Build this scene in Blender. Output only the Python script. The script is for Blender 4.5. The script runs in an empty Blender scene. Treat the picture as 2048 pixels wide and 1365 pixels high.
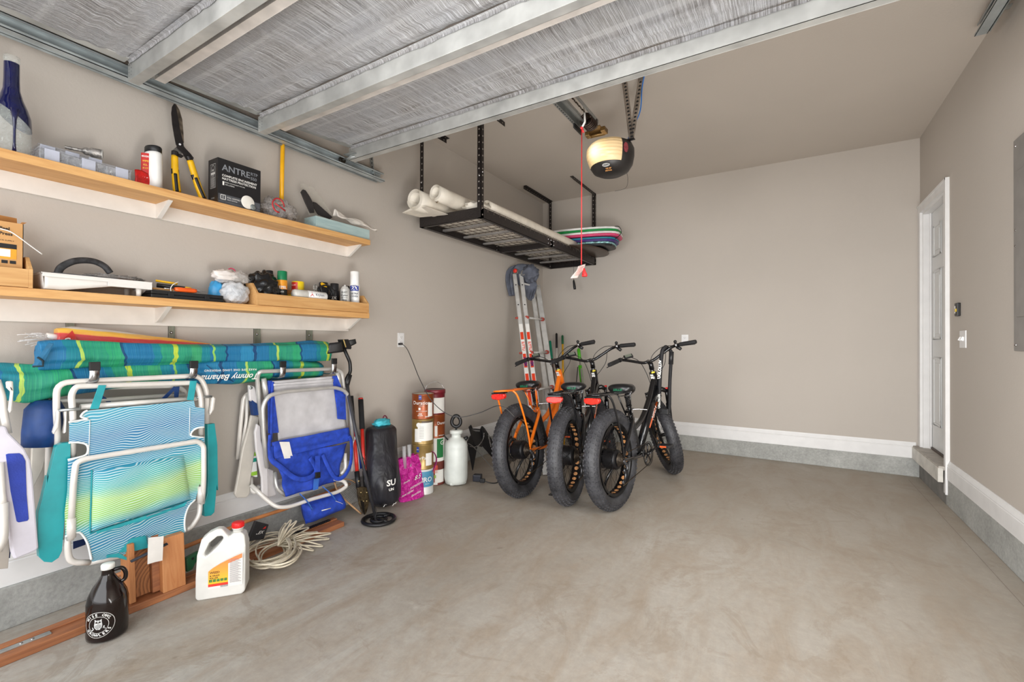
import bpy, bmesh, math, random
from mathutils import Vector, Matrix, Quaternion
V = Vector
R = math.radians
PI = math.pi
random.seed(7)
COL = bpy.context.scene.collection
XL, XR, YB, ZC = -2.72, 1.0, 5.28, 2.98      # room: left wall, right wall, back wall, ceiling

# ---- camera -------------------------------------------------------------
CAM = V((0, 0, 1.16))
F_PX, YAW, PITCH, ROLL = 913.0, R(31.08), R(.30), R(.19)
FW = V((-math.sin(YAW)*math.cos(PITCH), math.cos(YAW)*math.cos(PITCH), math.sin(PITCH)))
_r0 = V((math.cos(YAW), math.sin(YAW), 0)); _u0 = _r0.cross(FW)
RT = math.cos(ROLL)*_r0 + math.sin(ROLL)*_u0
UP = -math.sin(ROLL)*_r0 + math.cos(ROLL)*_u0
cd = bpy.data.cameras.new('camera'); cam = bpy.data.objects.new('camera', cd); COL.objects.link(cam)
M3 = Matrix((RT, UP, -FW)).transposed().to_4x4(); M3.translation = CAM
cam.matrix_world = M3
cd.sensor_width = 36; cd.lens = F_PX/2048*36; cd.clip_start = .02; cd.clip_end = 200
bpy.context.scene.camera = cam

def _pl(px, py, i, val):                      # survey: measured sight line meets the plane axis i = val
    d = FW + (px-1024)/F_PX*RT - (py-682.5)/F_PX*UP
    return CAM + (val-CAM[i])/d[i]*d
def W(px, py, d=0.0): return _pl(px, py, 0, XL+d)      # d metres out of the left wall
def G(px, py, z=0.0): return _pl(px, py, 2, z)
def BK(px, py, d=0.0): return _pl(px, py, 1, YB-d)
def PX(px, py, x): return _pl(px, py, 0, x)
def PY(px, py, y): return _pl(px, py, 1, y)
def zm(ox, oy, s, d, pts): return [W(ox+x/s, oy+y/s, (p[0] if p else d)) for x, y, *p in pts]

# ---- materials -----------------------------------------------------------
def lin(c):
    return tuple(((v/255)/12.92 if v/255 <= .04045 else ((v/255+.055)/1.055)**2.4) for v in c)
MATS = {}
class NT:
    def __init__(s, name):
        m = bpy.data.materials.new(name); m.use_nodes = True; s.m = m; s.t = m.node_tree; s.n = s.t.nodes; s.l = s.t.links
        s.b = s.n['Principled BSDF']; s.tc = s.n.new('ShaderNodeTexCoord')
    def new(s, k, **kw):
        n = s.n.new('ShaderNode'+k)
        for a, b in kw.items(): setattr(n, a, b)
        return n
    def link(s, a, b): s.l.new(a, b)
    def map(s, sc=(1, 1, 1), coord='Object', rot=(0, 0, 0)):
        n = s.new('Mapping'); n.inputs['Scale'].default_value = sc; n.inputs['Rotation'].default_value = rot
        s.link(s.tc.outputs[coord], n.inputs[0]); return n.outputs[0]
    def noise(s, vec, scale, detail=3, rough=.5, dist=0):
        n = s.new('TexNoise'); n.inputs['Scale'].default_value = scale; n.inputs['Detail'].default_value = detail
        n.inputs['Roughness'].default_value = rough; n.inputs['Distortion'].default_value = dist
        s.link(vec, n.inputs['Vector']); return n.outputs['Fac']
    def ramp(s, fac, stops, interp='LINEAR'):
        n = s.new('ValToRGB'); e = n.color_ramp.elements; n.color_ramp.interpolation = interp
        while len(e) < len(stops): e.new(.5)
        for q, (p, c) in zip(e, stops):
            q.position = p; q.color = (*lin(c), 1) if not isinstance(c, (int, float)) else (c, c, c, 1)
        s.link(fac, n.inputs[0]); return n.outputs[0]
    def math(s, op, a, b=None, c=None):
        n = s.new('Math', operation=op)
        for i, v in enumerate((a, b, c)):
            if v is None: continue
            if isinstance(v, (int, float)): n.inputs[i].default_value = v
            else: s.link(v, n.inputs[i])
        return n.outputs[0]
    def sep(s, vec):
        n = s.new('SeparateXYZ'); s.link(vec, n.inputs[0]); return n.outputs
    def mix(s, f, a, b, mode='MIX'):
        n = s.new('MixRGB', blend_type=mode)
        for i, v in enumerate((f, a, b)):
            if isinstance(v, (int, float)): n.inputs[i].default_value = v
            elif isinstance(v, tuple): n.inputs[i].default_value = (*lin(v), 1)
            else: s.link(v, n.inputs[i])
        return n.outputs[0]
    def bump(s, h, st, dist=.01):
        n = s.new('Bump'); n.inputs['Strength'].default_value = st; n.inputs['Distance'].default_value = dist
        s.link(h, n.inputs['Height']); s.link(n.outputs[0], s.b.inputs['Normal'])
    def col(s, c):
        if isinstance(c, tuple): s.b.inputs['Base Color'].default_value = (*lin(c), 1)
        else: s.link(c, s.b.inputs['Base Color'])
    def set(s, **kw):
        for a, b in kw.items(): s.b.inputs[a.replace('_', ' ')].default_value = b
def mat(name, c, rough=.5, metal=0, var=.08, nscale=12, bump=0, bscale=60, **kw):
    """plain painted / plastic / cloth surface with a little procedural unevenness"""
    if name in MATS: return MATS[name]
    t = NT(name); v = t.map()
    n = t.noise(v, nscale)
    lo = tuple(max(0, x*(1-var)) for x in c); hi = tuple(min(255, x*(1+var)) for x in c)
    t.col(t.ramp(n, [(.3, lo), (.7, hi)])); t.set(Roughness=rough, Metallic=metal)
    if bump: t.bump(t.noise(v, bscale, 4), bump, .004)
    for k, x in kw.items(): t.b.inputs[k.replace('_', ' ')].default_value = x
    MATS[name] = t.m; return t.m
def mfun(f):
    def g(*a):
        k = (f.__name__,)+a
        if k not in MATS: MATS[k] = f(*a)
        return MATS[k]
    return g
@mfun
def wood(name, c1, c2, axis='y', rough=.55, sc=1.0):
    t = NT(name); s = {'x': (1.2, 14, 14), 'y': (14, 1.2, 14), 'z': (14, 14, 1.2)}[axis]
    v = t.map(tuple(q*sc for q in s)); n = t.noise(v, 3, 6, .62, .8); n2 = t.noise(t.map(tuple(q*sc*.25 for q in s)), 3, 2)
    c = t.ramp(n, [(.3, c1), (.68, c2)]); t.col(t.mix(t.ramp(n2, [(.35, 0), (.65, .35)]), c, c1)); t.set(Roughness=rough)
    t.bump(n, .12, .002); return t.m
def glassy(name, c, alpha=.25, rough=.1):
    if name in MATS: return MATS[name]
    t = NT(name); v = t.map(); n = t.noise(v, 40, 4, .6, 1.5)
    t.col(c); t.set(Roughness=rough)
    t.link(t.ramp(n, [(.35, alpha*.6), (.62, alpha), (.72, min(1, alpha*2.4))]), t.b.inputs['Alpha'])
    t.bump(n, .5, .01); MATS[name] = t.m; return t.m

# ---- mesh builder ----------------------------------------------------------
ORG = {}
def crom(pts, n=6, closed=False):
    """Catmull-Rom smoothing"""
    p = [V(q) for q in pts]; out = []; m = len(p)
    rng = range(m) if closed else range(m-1)
    for i in rng:
        a, b = p[i], p[(i+1) % m]
        z = p[i-1] if (i or closed) else a; c = p[(i+2) % m] if (closed or i < m-2) else b
        for k in range(n):
            t = k/n
            out.append(.5*((2*a)+(b-z)*t+(2*z-5*a+4*b-c)*t*t+(3*a-z-3*b+c)*t**3))
    if not closed: out.append(p[-1])
    return out
def fillet(pts, r, n=4):
    """round the corners of a polyline"""
    p = [V(q) for q in pts]; out = [p[0]]
    for i in range(1, len(p)-1):
        a, b, c = p[i-1], p[i], p[i+1]
        rr = min(r, (a-b).length*.45, (c-b).length*.45)
        s, e = b+(a-b).normalized()*rr, b+(c-b).normalized()*rr
        for k in range(n+1):
            t = k/n; out.append(s*(1-t)**2+b*2*t*(1-t)+e*t*t)
    return out+[p[-1]]
def frame(d):
    d = V(d).normalized(); a = V((0, 0, 1)) if abs(d.z) < .9 else V((1, 0, 0))
    x = a.cross(d).normalized(); return x, d.cross(x).normalized(), d
class MB:
    def __init__(s, T=None): s.v = []; s.f = []; s.mi = []; s.m = 0; s.T = T; s.sm = []
    def add(s, vs, fs, smooth=False):
        o = len(s.v)
        s.v += [s.T @ V(q) if s.T else V(q) for q in vs]
        s.f += [tuple(i+o for i in q) for q in fs]; s.mi += [s.m]*len(fs); s.sm += [smooth]*len(fs)
        return s
    def box(s, c, size, rot=None):
        c = V(c); h = V(size)/2; q = []
        for x in (-1, 1):
            for y in (-1, 1):
                for z in (-1, 1):
                    p = V((x*h.x, y*h.y, z*h.z)); q.append(c+(rot @ p if rot else p))
        return s.add(q, [(0, 1, 3, 2), (4, 6, 7, 5), (0, 4, 5, 1), (2, 3, 7, 6), (0, 2, 6, 4), (1, 5, 7, 3)])
    def bx(s, x0, x1, y0, y1, z0, z1): return s.box(((x0+x1)/2, (y0+y1)/2, (z0+z1)/2), (abs(x1-x0), abs(y1-y0), abs(z1-z0)))
    def tube(s, pts, r, n=8, closed=False, cap=True, flat=1.0):
        p = [V(q) for q in pts]; m = len(p); rr = r if isinstance(r, (list, tuple)) else [r]*m
        def tan(i):
            a = p[(i-1) % m] if (closed or i) else p[0]; b = p[(i+1) % m] if (closed or i < m-1) else p[-1]
            d = b-a; return d.normalized() if d.length > 1e-9 else V((0, 0, 1))
        x, y, d = frame(tan(0)); vs = []; fs = []
        for i in range(m):
            t = tan(i); q = d.rotation_difference(t); x = (q @ x).normalized(); x = (x-t*x.dot(t)).normalized(); y = t.cross(x); d = t
            for k in range(n):
                a = 2*PI*k/n; vs.append(p[i]+(x*math.cos(a)+y*math.sin(a)*flat)*rr[i])
        for i in range(m if closed else m-1):
            j = (i+1) % m
            for k in range(n): fs.append((i*n+k, i*n+(k+1) % n, j*n+(k+1) % n, j*n+k))
        s.add(vs, fs, True)
        if cap and not closed: s.add(vs[:n], [tuple(range(n))[::-1]]); s.add(vs[-n:], [tuple(range(n))])
        return s
    def cyl(s, a, b, r, n=16, r2=None, cap=True): return s.tube([a, b], [r, r if r2 is None else r2], n, cap=cap)
    def lathe(s, prof, o=(0, 0, 0), ax=(0, 0, 1), n=24, xdir=None, sx=1.0, sy=1.0, a0=0, a1=2*PI, smooth=True):
        """prof [(radius, height)]"""
        x, y, d = frame(ax); o = V(o); full = abs(a1-a0-2*PI) < 1e-6
        if xdir: x = V(xdir).normalized(); y = d.cross(x)
        k = n if full else n+1; vs = []
        for r, h in prof:
            for i in range(k):
                a = a0+(a1-a0)*i/n; vs.append(o+d*h+(x*math.cos(a)*sx+y*math.sin(a)*sy)*r)
        fs = []
        for j in range(len(prof)-1):
            for i in range(n):
                i2 = (i+1) % k; fs.append((j*k+i, j*k+i2, (j+1)*k+i2, (j+1)*k+i))
        return s.add(vs, fs, smooth)
    def prism(s, poly, off, smooth=False):
        """closed 3D polygon extruded by vector off"""
        n = len(poly); off = V(off); a = [V(q) for q in poly]; b = [q+off for q in a]
        s.add(a, [tuple(range(n))]); s.add(b, [tuple(range(n))[::-1]])
        return s.add(a+b, [(i, (i+1) % n, n+(i+1) % n, n+i) for i in range(n)], smooth)
    def sph(s, c, r, n=12, sc=(1, 1, 1), m=8):
        c = V(c); vs = [c+V((0, 0, -r*sc[2]))]; fs = []
        for j in range(1, m):
            t = PI*j/m-PI/2
            for i in range(n): a = 2*PI*i/n; vs.append(c+V((r*sc[0]*math.cos(t)*math.cos(a), r*sc[1]*math.cos(t)*math.sin(a), r*sc[2]*math.sin(t))))
        vs.append(c+V((0, 0, r*sc[2]))); L = len(vs)-1
        for i in range(n): fs.append((0, 1+(i+1) % n, 1+i)); fs.append((L, 1+(m-2)*n+i, 1+(m-2)*n+(i+1) % n))
        for j in range(m-2):
            for i in range(n): fs.append((1+j*n+i, 1+j*n+(i+1) % n, 1+(j+1)*n+(i+1) % n, 1+(j+1)*n+i))
        return s.add(vs, fs, True)
    def grid(s, fn, nu, nv, smooth=True, cu=False):
        vs = [V(fn(u/nu, v/nv)) for v in range(nv+1) for u in range(nu+1)]
        return s.add(vs, [(v*(nu+1)+u, v*(nu+1)+u+1, (v+1)*(nu+1)+u+1, (v+1)*(nu+1)+u) for v in range(nv) for u in range(nu)], smooth)
    def blob(s, c, rx, ry, rz, amp=.15, fr=3.0, n=28, seed=0, rot=None, base=None, m=18):
        """crumpled rounded lump (bags, cloth)"""
        from mathutils import noise as N
        c = V(c); vs = []; fs = []
        for j in range(m+1):
            t = PI*j/m-PI/2
            for i in range(n):
                a = 2*PI*i/n; d = V((math.cos(t)*math.cos(a), math.cos(t)*math.sin(a), math.sin(t)))
                k = 1+amp*N.noise(d*fr+V((seed*7.1, 3, 1)))+amp*.6*abs(N.noise(d*fr*2.6+V((seed*3.3, 1, 9))))
                p = V((d.x*rx, d.y*ry, d.z*rz))*k
                if rot: p = rot @ p
                p = c+p
                if base is not None and p.z < base: p.z = base
                vs.append(p)
        for j in range(m):
            for i in range(n): fs.append((j*n+i, j*n+(i+1) % n, (j+1)*n+(i+1) % n, (j+1)*n+i))
        return s.add(vs, fs, True)
    def build(s, name, mats, parent=None, bevel=0, thick=0, sub=0, top=None, org=None, mw=None):
        """link as ONE object; parent = its thing or part"""
        me = bpy.data.meshes.new(name); ob = bpy.data.objects.new(name, me); COL.objects.link(ob)
        if parent is not None: o = ORG.get(parent, V((0, 0, 0)))
        elif org is not None: o = V(org)
        else:
            zs = min(q.z for q in s.v); n = len(s.v); o = V((sum(q.x for q in s.v)/n, sum(q.y for q in s.v)/n, zs))
        me.from_pydata([q-o for q in s.v], [], s.f); 
        mats = mats if isinstance(mats, (list, tuple)) else [mats]
        for m in mats: me.materials.append(m)
        me.polygons.foreach_set('material_index', s.mi); me.polygons.foreach_set('use_smooth', s.sm)
        bm = bmesh.new(); bm.from_mesh(me); bmesh.ops.remove_doubles(bm, verts=bm.verts, dist=1e-5)
        bmesh.ops.recalc_face_normals(bm, faces=bm.faces); bm.to_mesh(me); bm.free(); me.update()
        if parent is not None:
            ob.parent = parent; ORG[ob] = o
            if mw is not None: ob.matrix_local = mw
        else: ob.location = o; ORG[ob] = o
        if bevel: b = ob.modifiers.new('bevel', 'BEVEL'); b.width = bevel; b.segments = 2; b.limit_method = 'ANGLE'; b.angle_limit = R(40)
        if thick: b = ob.modifiers.new('thickness', 'SOLIDIFY'); b.thickness = thick; b.offset = 0
        if sub: b = ob.modifiers.new('smooth', 'SUBSURF'); b.levels = b.render_levels = sub
        return ob
def tag(o, label, cat, group=None, kind=None):
    if label: o['label'] = label
    if cat: o['category'] = cat
    if group: o['group'] = group
    if kind: o['kind'] = kind
    return o
def thing(name, label, cat, loc, group=None, rot=None):
    o = bpy.data.objects.new(name, None); COL.objects.link(o); o.location = loc; o.empty_display_size = .05
    ORG[o] = V(loc)
    if rot is not None: o.rotation_euler = rot; ORG[o] = V((0, 0, 0))
    return tag(o, label, cat, group)
def struct(o): o['kind'] = 'structure'; return o
def copy_tree(o, off, label, group=None, parent=None):
    c = o.copy(); COL.objects.link(c)
    if parent is None:
        c.location = o.location+V(off); c['label'] = label
        if group: c['group'] = group
    else: c.parent = parent; c.matrix_parent_inverse = o.matrix_parent_inverse.copy()
    for ch in o.children: copy_tree(ch, off, None, None, c)
    return c
def text_mb(body, size, fn, bold=0, align='CENTER', lift=.0008, mb=None, space=1.0, shear=0):
    """writing as a real mesh; fn(x, y, h) maps flat text metres to the surface"""
    cu = bpy.data.curves.new('t', 'FONT'); cu.body = body; cu.size = size; cu.align_x = align; cu.align_y = 'CENTER'
    cu.offset = bold*size; cu.resolution_u = 2; cu.space_character = space; cu.shear = shear
    o = bpy.data.objects.new('t', cu); me = bpy.data.meshes.new_from_object(o)
    mb = mb or MB(); mb.add([fn(v.co.x, v.co.y, lift) for v in me.vertices], [tuple(p.vertices) for p in me.polygons])
    bpy.data.objects.remove(o); bpy.data.curves.remove(cu); bpy.data.meshes.remove(me); return mb
def onplane(o, r, u):
    o, r, u = V(o), V(r).normalized(), V(u).normalized(); n = r.cross(u)
    return lambda x, y, h=0: o+r*x+u*y+n*h
def oncyl(c, rad, ang, z):
    c = V(c)
    return lambda x, y, h=0: V((c.x+(rad+h)*math.cos(ang+x/rad), c.y+(rad+h)*math.sin(ang+x/rad), z+y))
def patch(mb, c, rad, a0, a1, z0, z1, h=.0012, n=0):
    c = V(c); n = n or max(4, int(abs(a1-a0)/.08))
    return mb.grid(lambda u, v: (c.x+(rad+h)*math.cos(a0+(a1-a0)*u), c.y+(rad+h)*math.sin(a0+(a1-a0)*u), z0+(z1-z0)*v), n, 1)
def face_ang(c): return math.atan2(-c[1], -c[0])        # direction from c towards the open side of the garage
white = lambda: mat('white_enamel', (226, 224, 220), .35, var=.03)
black = lambda: mat('black_plastic', (22, 22, 24), .42, var=.2)
chrome = lambda: mat('polished_steel', (190, 190, 192), .2, 1, var=.05)
steel = lambda: mat('galvanised_steel', (176, 180, 180), .38, .85, var=.14, nscale=9, bump=.05)
ink_w = lambda: mat('white_print', (235, 233, 228), .5, var=.02)
ink_k = lambda: mat('black_print', (25, 25, 27), .5, var=.1)
# ============================ the garage itself ============================
def wallmat(name, c):
    t = NT(name); v = t.map(); n = t.noise(v, .7, 3); c2 = tuple(x*.965 for x in c)
    t.col(t.ramp(n, [(.3, c2), (.7, c)])); t.set(Roughness=.82); t.b.inputs['Specular IOR Level'].default_value = .25
    t.bump(t.noise(v, 55, 5, .65), .22, .004); return t.m
wall_m = wallmat('greige_wall_paint', (192, 184, 175)); ceil_m = wallmat('greige_ceiling_paint', (202, 193, 183))
trim_m = mat('white_trim_paint', (226, 225, 224), .4, var=.015)
def concrete():
    t = NT('stained_concrete'); v = t.map()
    big = t.noise(v, .75, 5, .6, .6); mid = t.noise(t.map((3.2, 1.2, 1), rot=(0, 0, R(24))), 1.6, 8, .7, .6); fine = t.noise(v, 26, 8, .75)
    spk = t.noise(v, 160, 3, .6)
    c = t.ramp(big, [(.28, (144, 138, 129)), (.45, (163, 158, 150)), (.62, (174, 171, 165)), (.8, (185, 183, 179))])
    c = t.mix(t.ramp(mid, [(.42, 0), (.64, .7)]), c, (150, 136, 120))
    c = t.mix(t.ramp(mid, [(.24, .45), (.36, 0)]), c, (202, 199, 195))
    c = t.mix(.3, c, t.ramp(fine, [(.3, (120, 112, 102)), (.7, (205, 200, 194))]), 'OVERLAY')
    c = t.mix(t.ramp(spk, [(.7, 0), (.78, .5)]), c, (206, 202, 196))
    sp2 = t.noise(v, 9, 2, .4); c = t.mix(t.ramp(sp2, [(.76, 0), (.8, .5)]), c, (110, 100, 90))
    stn = t.noise(v, 2.1, 6, .75, 1.5); c = t.mix(t.ramp(stn, [(.55, 0), (.6, .3), (.68, .12)]), c, (128, 112, 94))
    # colder grey near the open door; paler brown paints light into the far end
    y = t.sep(t.tc.outputs['Object'])[1]
    c = t.mix(t.math('MULTIPLY', t.ramp(t.math('DIVIDE', y, 5.3), [(.1, 0), (.75, 1)]), .34), c, (182, 170, 154), 'MIX')
    t.col(c); t.link(t.ramp(fine, [(.3, .5), (.7, .72)]), t.b.inputs['Roughness'])
    t.b.inputs['Specular IOR Level'].default_value = .35
    t.bump(fine, .12, .003); return t.m
def curbmat():
    t = NT('rough_concrete_curb'); v = t.map(); n = t.noise(v, 4, 8, .7); f = t.noise(v, 60, 6, .7)
    c = t.ramp(n, [(.3, (150, 151, 148)), (.7, (181, 182, 179))]); c = t.mix(.35, c, t.ramp(f, [(.3, (120, 118, 114)), (.7, (215, 214, 210))]), 'OVERLAY')
    t.col(c); t.set(Roughness=.85); t.bump(f, .35, .005); return t.m
curb_m = curbmat(); conc_m = concrete()
Y0 = -.6
a_, b_ = G(1817, 960, 0), G(1990, 1150, 0); d_ = (b_-a_).normalized(); s_ = V((-d_.y, d_.x, 0))*.0012; b_ = b_+d_*1.5
struct(MB().add([a_+s_+V((0, 0, .0008)), b_+s_+V((0, 0, .0008)), b_-s_+V((0, 0, .0008)), a_-s_+V((0, 0, .0008))], [(0, 1, 2, 3)]).build('trim_8', mat('floor_crack', (134, 124, 114), .9), org=a_))
struct(MB().bx(XL, XR, -3.5, YB, -.12, 0).build('floor', conc_m, org=(0, 0, 0)))
struct(MB().bx(XL-.14, XR+.14, Y0, YB+.14, ZC, ZC+.12).build('ceiling', ceil_m, org=(0, 0, ZC)))
struct(MB().bx(XL-.14, XL, Y0, YB+.14, 0, ZC).build('wall_left', wall_m, org=(XL, 0, 0)))
struct(MB().bx(XL, XR, YB, YB+.14, 0, ZC).build('wall_back', wall_m, org=(0, YB, 0)))
DY0, DY1, DZ0, DZ1 = 4.50, 5.20, .275, 2.30       # door opening in the right wall
w = MB().bx(XR, XR+.14, Y0, DY0, 0, ZC).bx(XR, XR+.14, DY1, YB, 0, ZC).bx(XR, XR+.14, DY0, DY1, DZ1, ZC).bx(XR, XR+.14, DY0, DY1, 0, DZ0-.03)
struct(w.build('wall_right', wall_m, org=(XR, 0, 0)))
struct(MB().bx(XL, XR, Y0-.12, Y0, 2.5, ZC).bx(XL-.14, XL, Y0-.12, Y0, 0, ZC).bx(XR, XR+.14, Y0-.12, Y0, 0, ZC).build('wall_front', wall_m))
CH = .162
struct(MB().bx(XL, XL+.03, Y0, YB-.02, 0, CH+.008).build('trim_1', curb_m, bevel=.004, org=(XL, 0, 0)))
struct(MB().bx(XL+.03, XR-.0, YB-.022, YB, 0, CH).build('trim_2', curb_m, bevel=.004, org=(0, YB, 0)))
struct(MB().bx(XR-.012, XR, Y0, DY0-.03, 0, CH+.03).build('trim_3', curb_m, bevel=.004, org=(XR, 0, 0)))
def baseboard(name, a, b, n, z0, z1):
    """moulded skirting run from a to b, profile growing along n"""
    prof = [(0, 0), (.016, 0), (.016, .095), (.013, .1), (.015, .106), (.012, .115), (.007, .128), (.004, .14), (0, .14)]
    k = (z1-z0)/.14; a, b, n = V(a), V(b), V(n); m = MB()
    m.prism([a+n*x+V((0, 0, z0+z*k)) for x, z in prof], b-a); return struct(m.build(name, trim_m, org=a))
baseboard('baseboard_back', (XL, YB, 0), (XR-.03, YB, 0), (0, -1, 0), CH, .30)
baseboard('baseboard_right', (XR, Y0, 0), (XR, DY0-.07, 0), (-1, 0, 0), CH+.03, .325)
baseboard('baseboard_left', (XL, Y0, 0), (XL, YB-.02, 0), (1, 0, 0), CH+.008, .305)
# door in the right wall
cas = MB()
cw = .07
def casing(a, b, wd, xdir):
    pass
for y0, y1, z0, z1 in ((DY0-cw, DY0, .08, DZ1+cw), (DY1, DY1+cw, DZ0, DZ1+cw), (DY0, DY1, DZ1, DZ1+cw)):
    cas.bx(XR-.018, XR, y0, y1, z0, z1)
cas.bx(XR-.024, XR-.018, DY0-cw, DY0-cw+.016, .08, DZ1+cw).bx(XR-.024, XR-.018, DY0-cw, DY1+cw, DZ1+cw-.016, DZ1+cw)
# reveal of the frame
cas.bx(XR, XR+.14, DY1-.02, DY1, DZ0, DZ1).bx(XR, XR+.14, DY0, DY0+.02, DZ0, DZ1).bx(XR, XR+.14, DY0+.02, DY1-.02, DZ1-.02, DZ1)
cas.bx(XR+.04, XR+.053, DY1-.035, DY1-.02, DZ0, DZ1-.02).bx(XR+.04, XR+.053, DY0+.02, DY0+.035, DZ0, DZ1-.02)
struct(cas.build('trim_4', trim_m, bevel=.003, org=(XR, DY0, 0)))
dr = thing('door_1', None, None, (XR+.1, DY0+.02, DZ0)); struct(dr)
door_m = mat('white_door_paint', (212, 213, 212), .38, var=.01)
leaf = MB().bx(XR+.055, XR+.095, DY0+.022, DY1-.022, DZ0+.02, DZ1-.022)
leaf.build('door_leaf', door_m, dr)
dw = DY1-DY0-.044
pm = MB()
for y0, y1 in ((.08, .31), (.39, .62)):
    for z0, z1 in ((.22, .78), (.93, 1.5), (1.62, 1.88)):
        ya, yb = DY0+.022+y0*dw/.7, DY0+.022+y1*dw/.7; za, zb = DZ0+z0, DZ0+z1; x = XR+.055
        for p, q, r_, s_ in ((ya, yb, za, za+.018), (ya, yb, zb-.018, zb), (ya, ya+.018, za, zb), (yb-.018, yb, za, zb)): pm.bx(x-.006, x+.001, p, q, r_, s_)
        pm.bx(x-.005, x+.001, ya+.045, yb-.045, za+.045, zb-.045)
pm.build('raised_panel', door_m, dr, bevel=.004)
MB().bx(XR+.045, XR+.095, DY0+.02, DY1-.02, DZ0, DZ0+.018).build('weather_strip', mat('dark_bronze_strip', (84, 72, 64), .5, .4), dr)
MB().cyl((XR+.055, DY0+.08, DZ0+.92), (XR+.04, DY0+.08, DZ0+.92), .009).lathe([(.001, 0), (.024, .004), (.027, .018), (.02, .03), (.001, .034)], (XR+.042, DY0+.08, DZ0+.92), (-1, 0, 0)).build('door_knob', chrome(), dr)
sl = MB().bx(XR-.055, XR+.08, DY0-.035, DY1+.055, DZ0-.03, DZ0)
struct(sl.build('trim_5', mat('worn_door_sill', (172, 166, 158), .6, var=.1), bevel=.003, org=(XR, DY0, DZ0)))
struct(MB().bx(XR-.06, XR-.03, DY0-.045, DY1+.06, DZ0-.115, DZ0-.012).build('trim_6', mat('scuffed_white_board', (208, 204, 196), .5, var=.06), bevel=.003, org=(XR, DY0, .16)))
struct(MB().bx(XR-.012, XR, DY0-.03, DY1+.06, 0, DZ0-.03).build('trim_7', mat('dark_riser', (120, 118, 114), .8), org=(XR, DY0, 0)))
# electrical panel
ep = thing('electrical_panel', 'grey metal electrical panel cover on the right wall at the photo edge', 'electrical panel', (XR-.0, 3.1, 1.13))
gp = mat('grey_panel_paint', (128, 124, 120), .45, var=.04)
MB().bx(XR-.012, XR, 2.93, 3.31, 1.13, 2.2).build('cover', gp, ep, bevel=.003)
MB().bx(XR-.02, XR-.012, 2.97, 3.26, 1.3, 2.03).build('hatch', gp, ep, bevel=.003)
for y in (2.96, 3.285):
    for z in (1.16, 1.66, 1.74, 2.165): MB().lathe([(.0005, .006), (.005, .005), (.007, 0)], (XR-.012, y, z), (-1, 0, 0), 10).build('screw', chrome(), ep)
# wall switch and opener button
ws = thing('light_switch', 'white double light switch plate on the right wall beside the door', 'light switch', (XR, 4.13, 1.14))
MB().bx(XR-.006, XR, 4.07, 4.19, 1.14, 1.255).build('plate', trim_m, ws, bevel=.002)
for y in (4.107, 4.153): MB().box((XR-.011, y, 1.2), (.018, .012, .026), Matrix.Rotation(R(25), 3, 'Y')).build('toggle', trim_m, ws, bevel=.002)
wb = thing('wall_button', 'small black garage door button with yellow light on right wall', 'wall control', (XR, 4.215, 1.36))
MB().bx(XR-.018, XR, 4.185, 4.245, 1.355, 1.445).build('case', black(), wb, bevel=.004)
MB().bx(XR-.022, XR-.018, 4.2, 4.225, 1.385, 1.405).build('button', mat('yellow_light', (224, 190, 50), .4), wb)
MB().bx(XR-.0195, XR-.018, 4.228, 4.238, 1.375, 1.425).build('marking', ink_w(), wb)
def outlet(name, label, o, n, cat='outlet', plug=None):
    o, n = V(o), V(n); s = V((0, 0, 1)).cross(n)
    t = thing(name, label, cat, o)
    def bxn(m, a, b, z, w, h, d0, d1): m.prism([o+n*d0+s*(a+p*w/2)+V((0, 0, z+q*h/2)) for p, q in ((-1, -1), (1, -1), (1, 1), (-1, 1))], n*(d1-d0)); return m
    bxn(MB(), 0, 0, 0, .072, .116, 0, .006).build('plate', trim_m, t, bevel=.002)
    for z in (-.022, .022):
        fc = bxn(MB(), 0, 0, z, .034, .03, .006, .009).build('socket', trim_m, t, bevel=.001)
        m = MB(); bxn(m, -.007, 0, z+.003, .002, .009, .009, .0096); bxn(m, .007, 0, z+.003, .002, .008, .009, .0096); bxn(m, 0, 0, z-.008, .004, .004, .009, .0096)
        m.build('slot', ink_k(), fc)
    return t
outlet('wall_outlet', 'white outlet on the back wall behind the right handlebar grip', (-.962, YB, 1.205), (0, -1, 0))
outlet('wall_outlet', 'white outlet on the left wall with a black plug in it', (XL, 2.74, 1.185), (1, 0, 0))
# ground outside the open door
struct(MB().bx(-9, 9, -16, -3.5, -.14, -.02).build('ground_outside', mat('driveway_concrete', (190, 186, 178), .8, var=.05), org=(0, -9, 0)))
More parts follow.
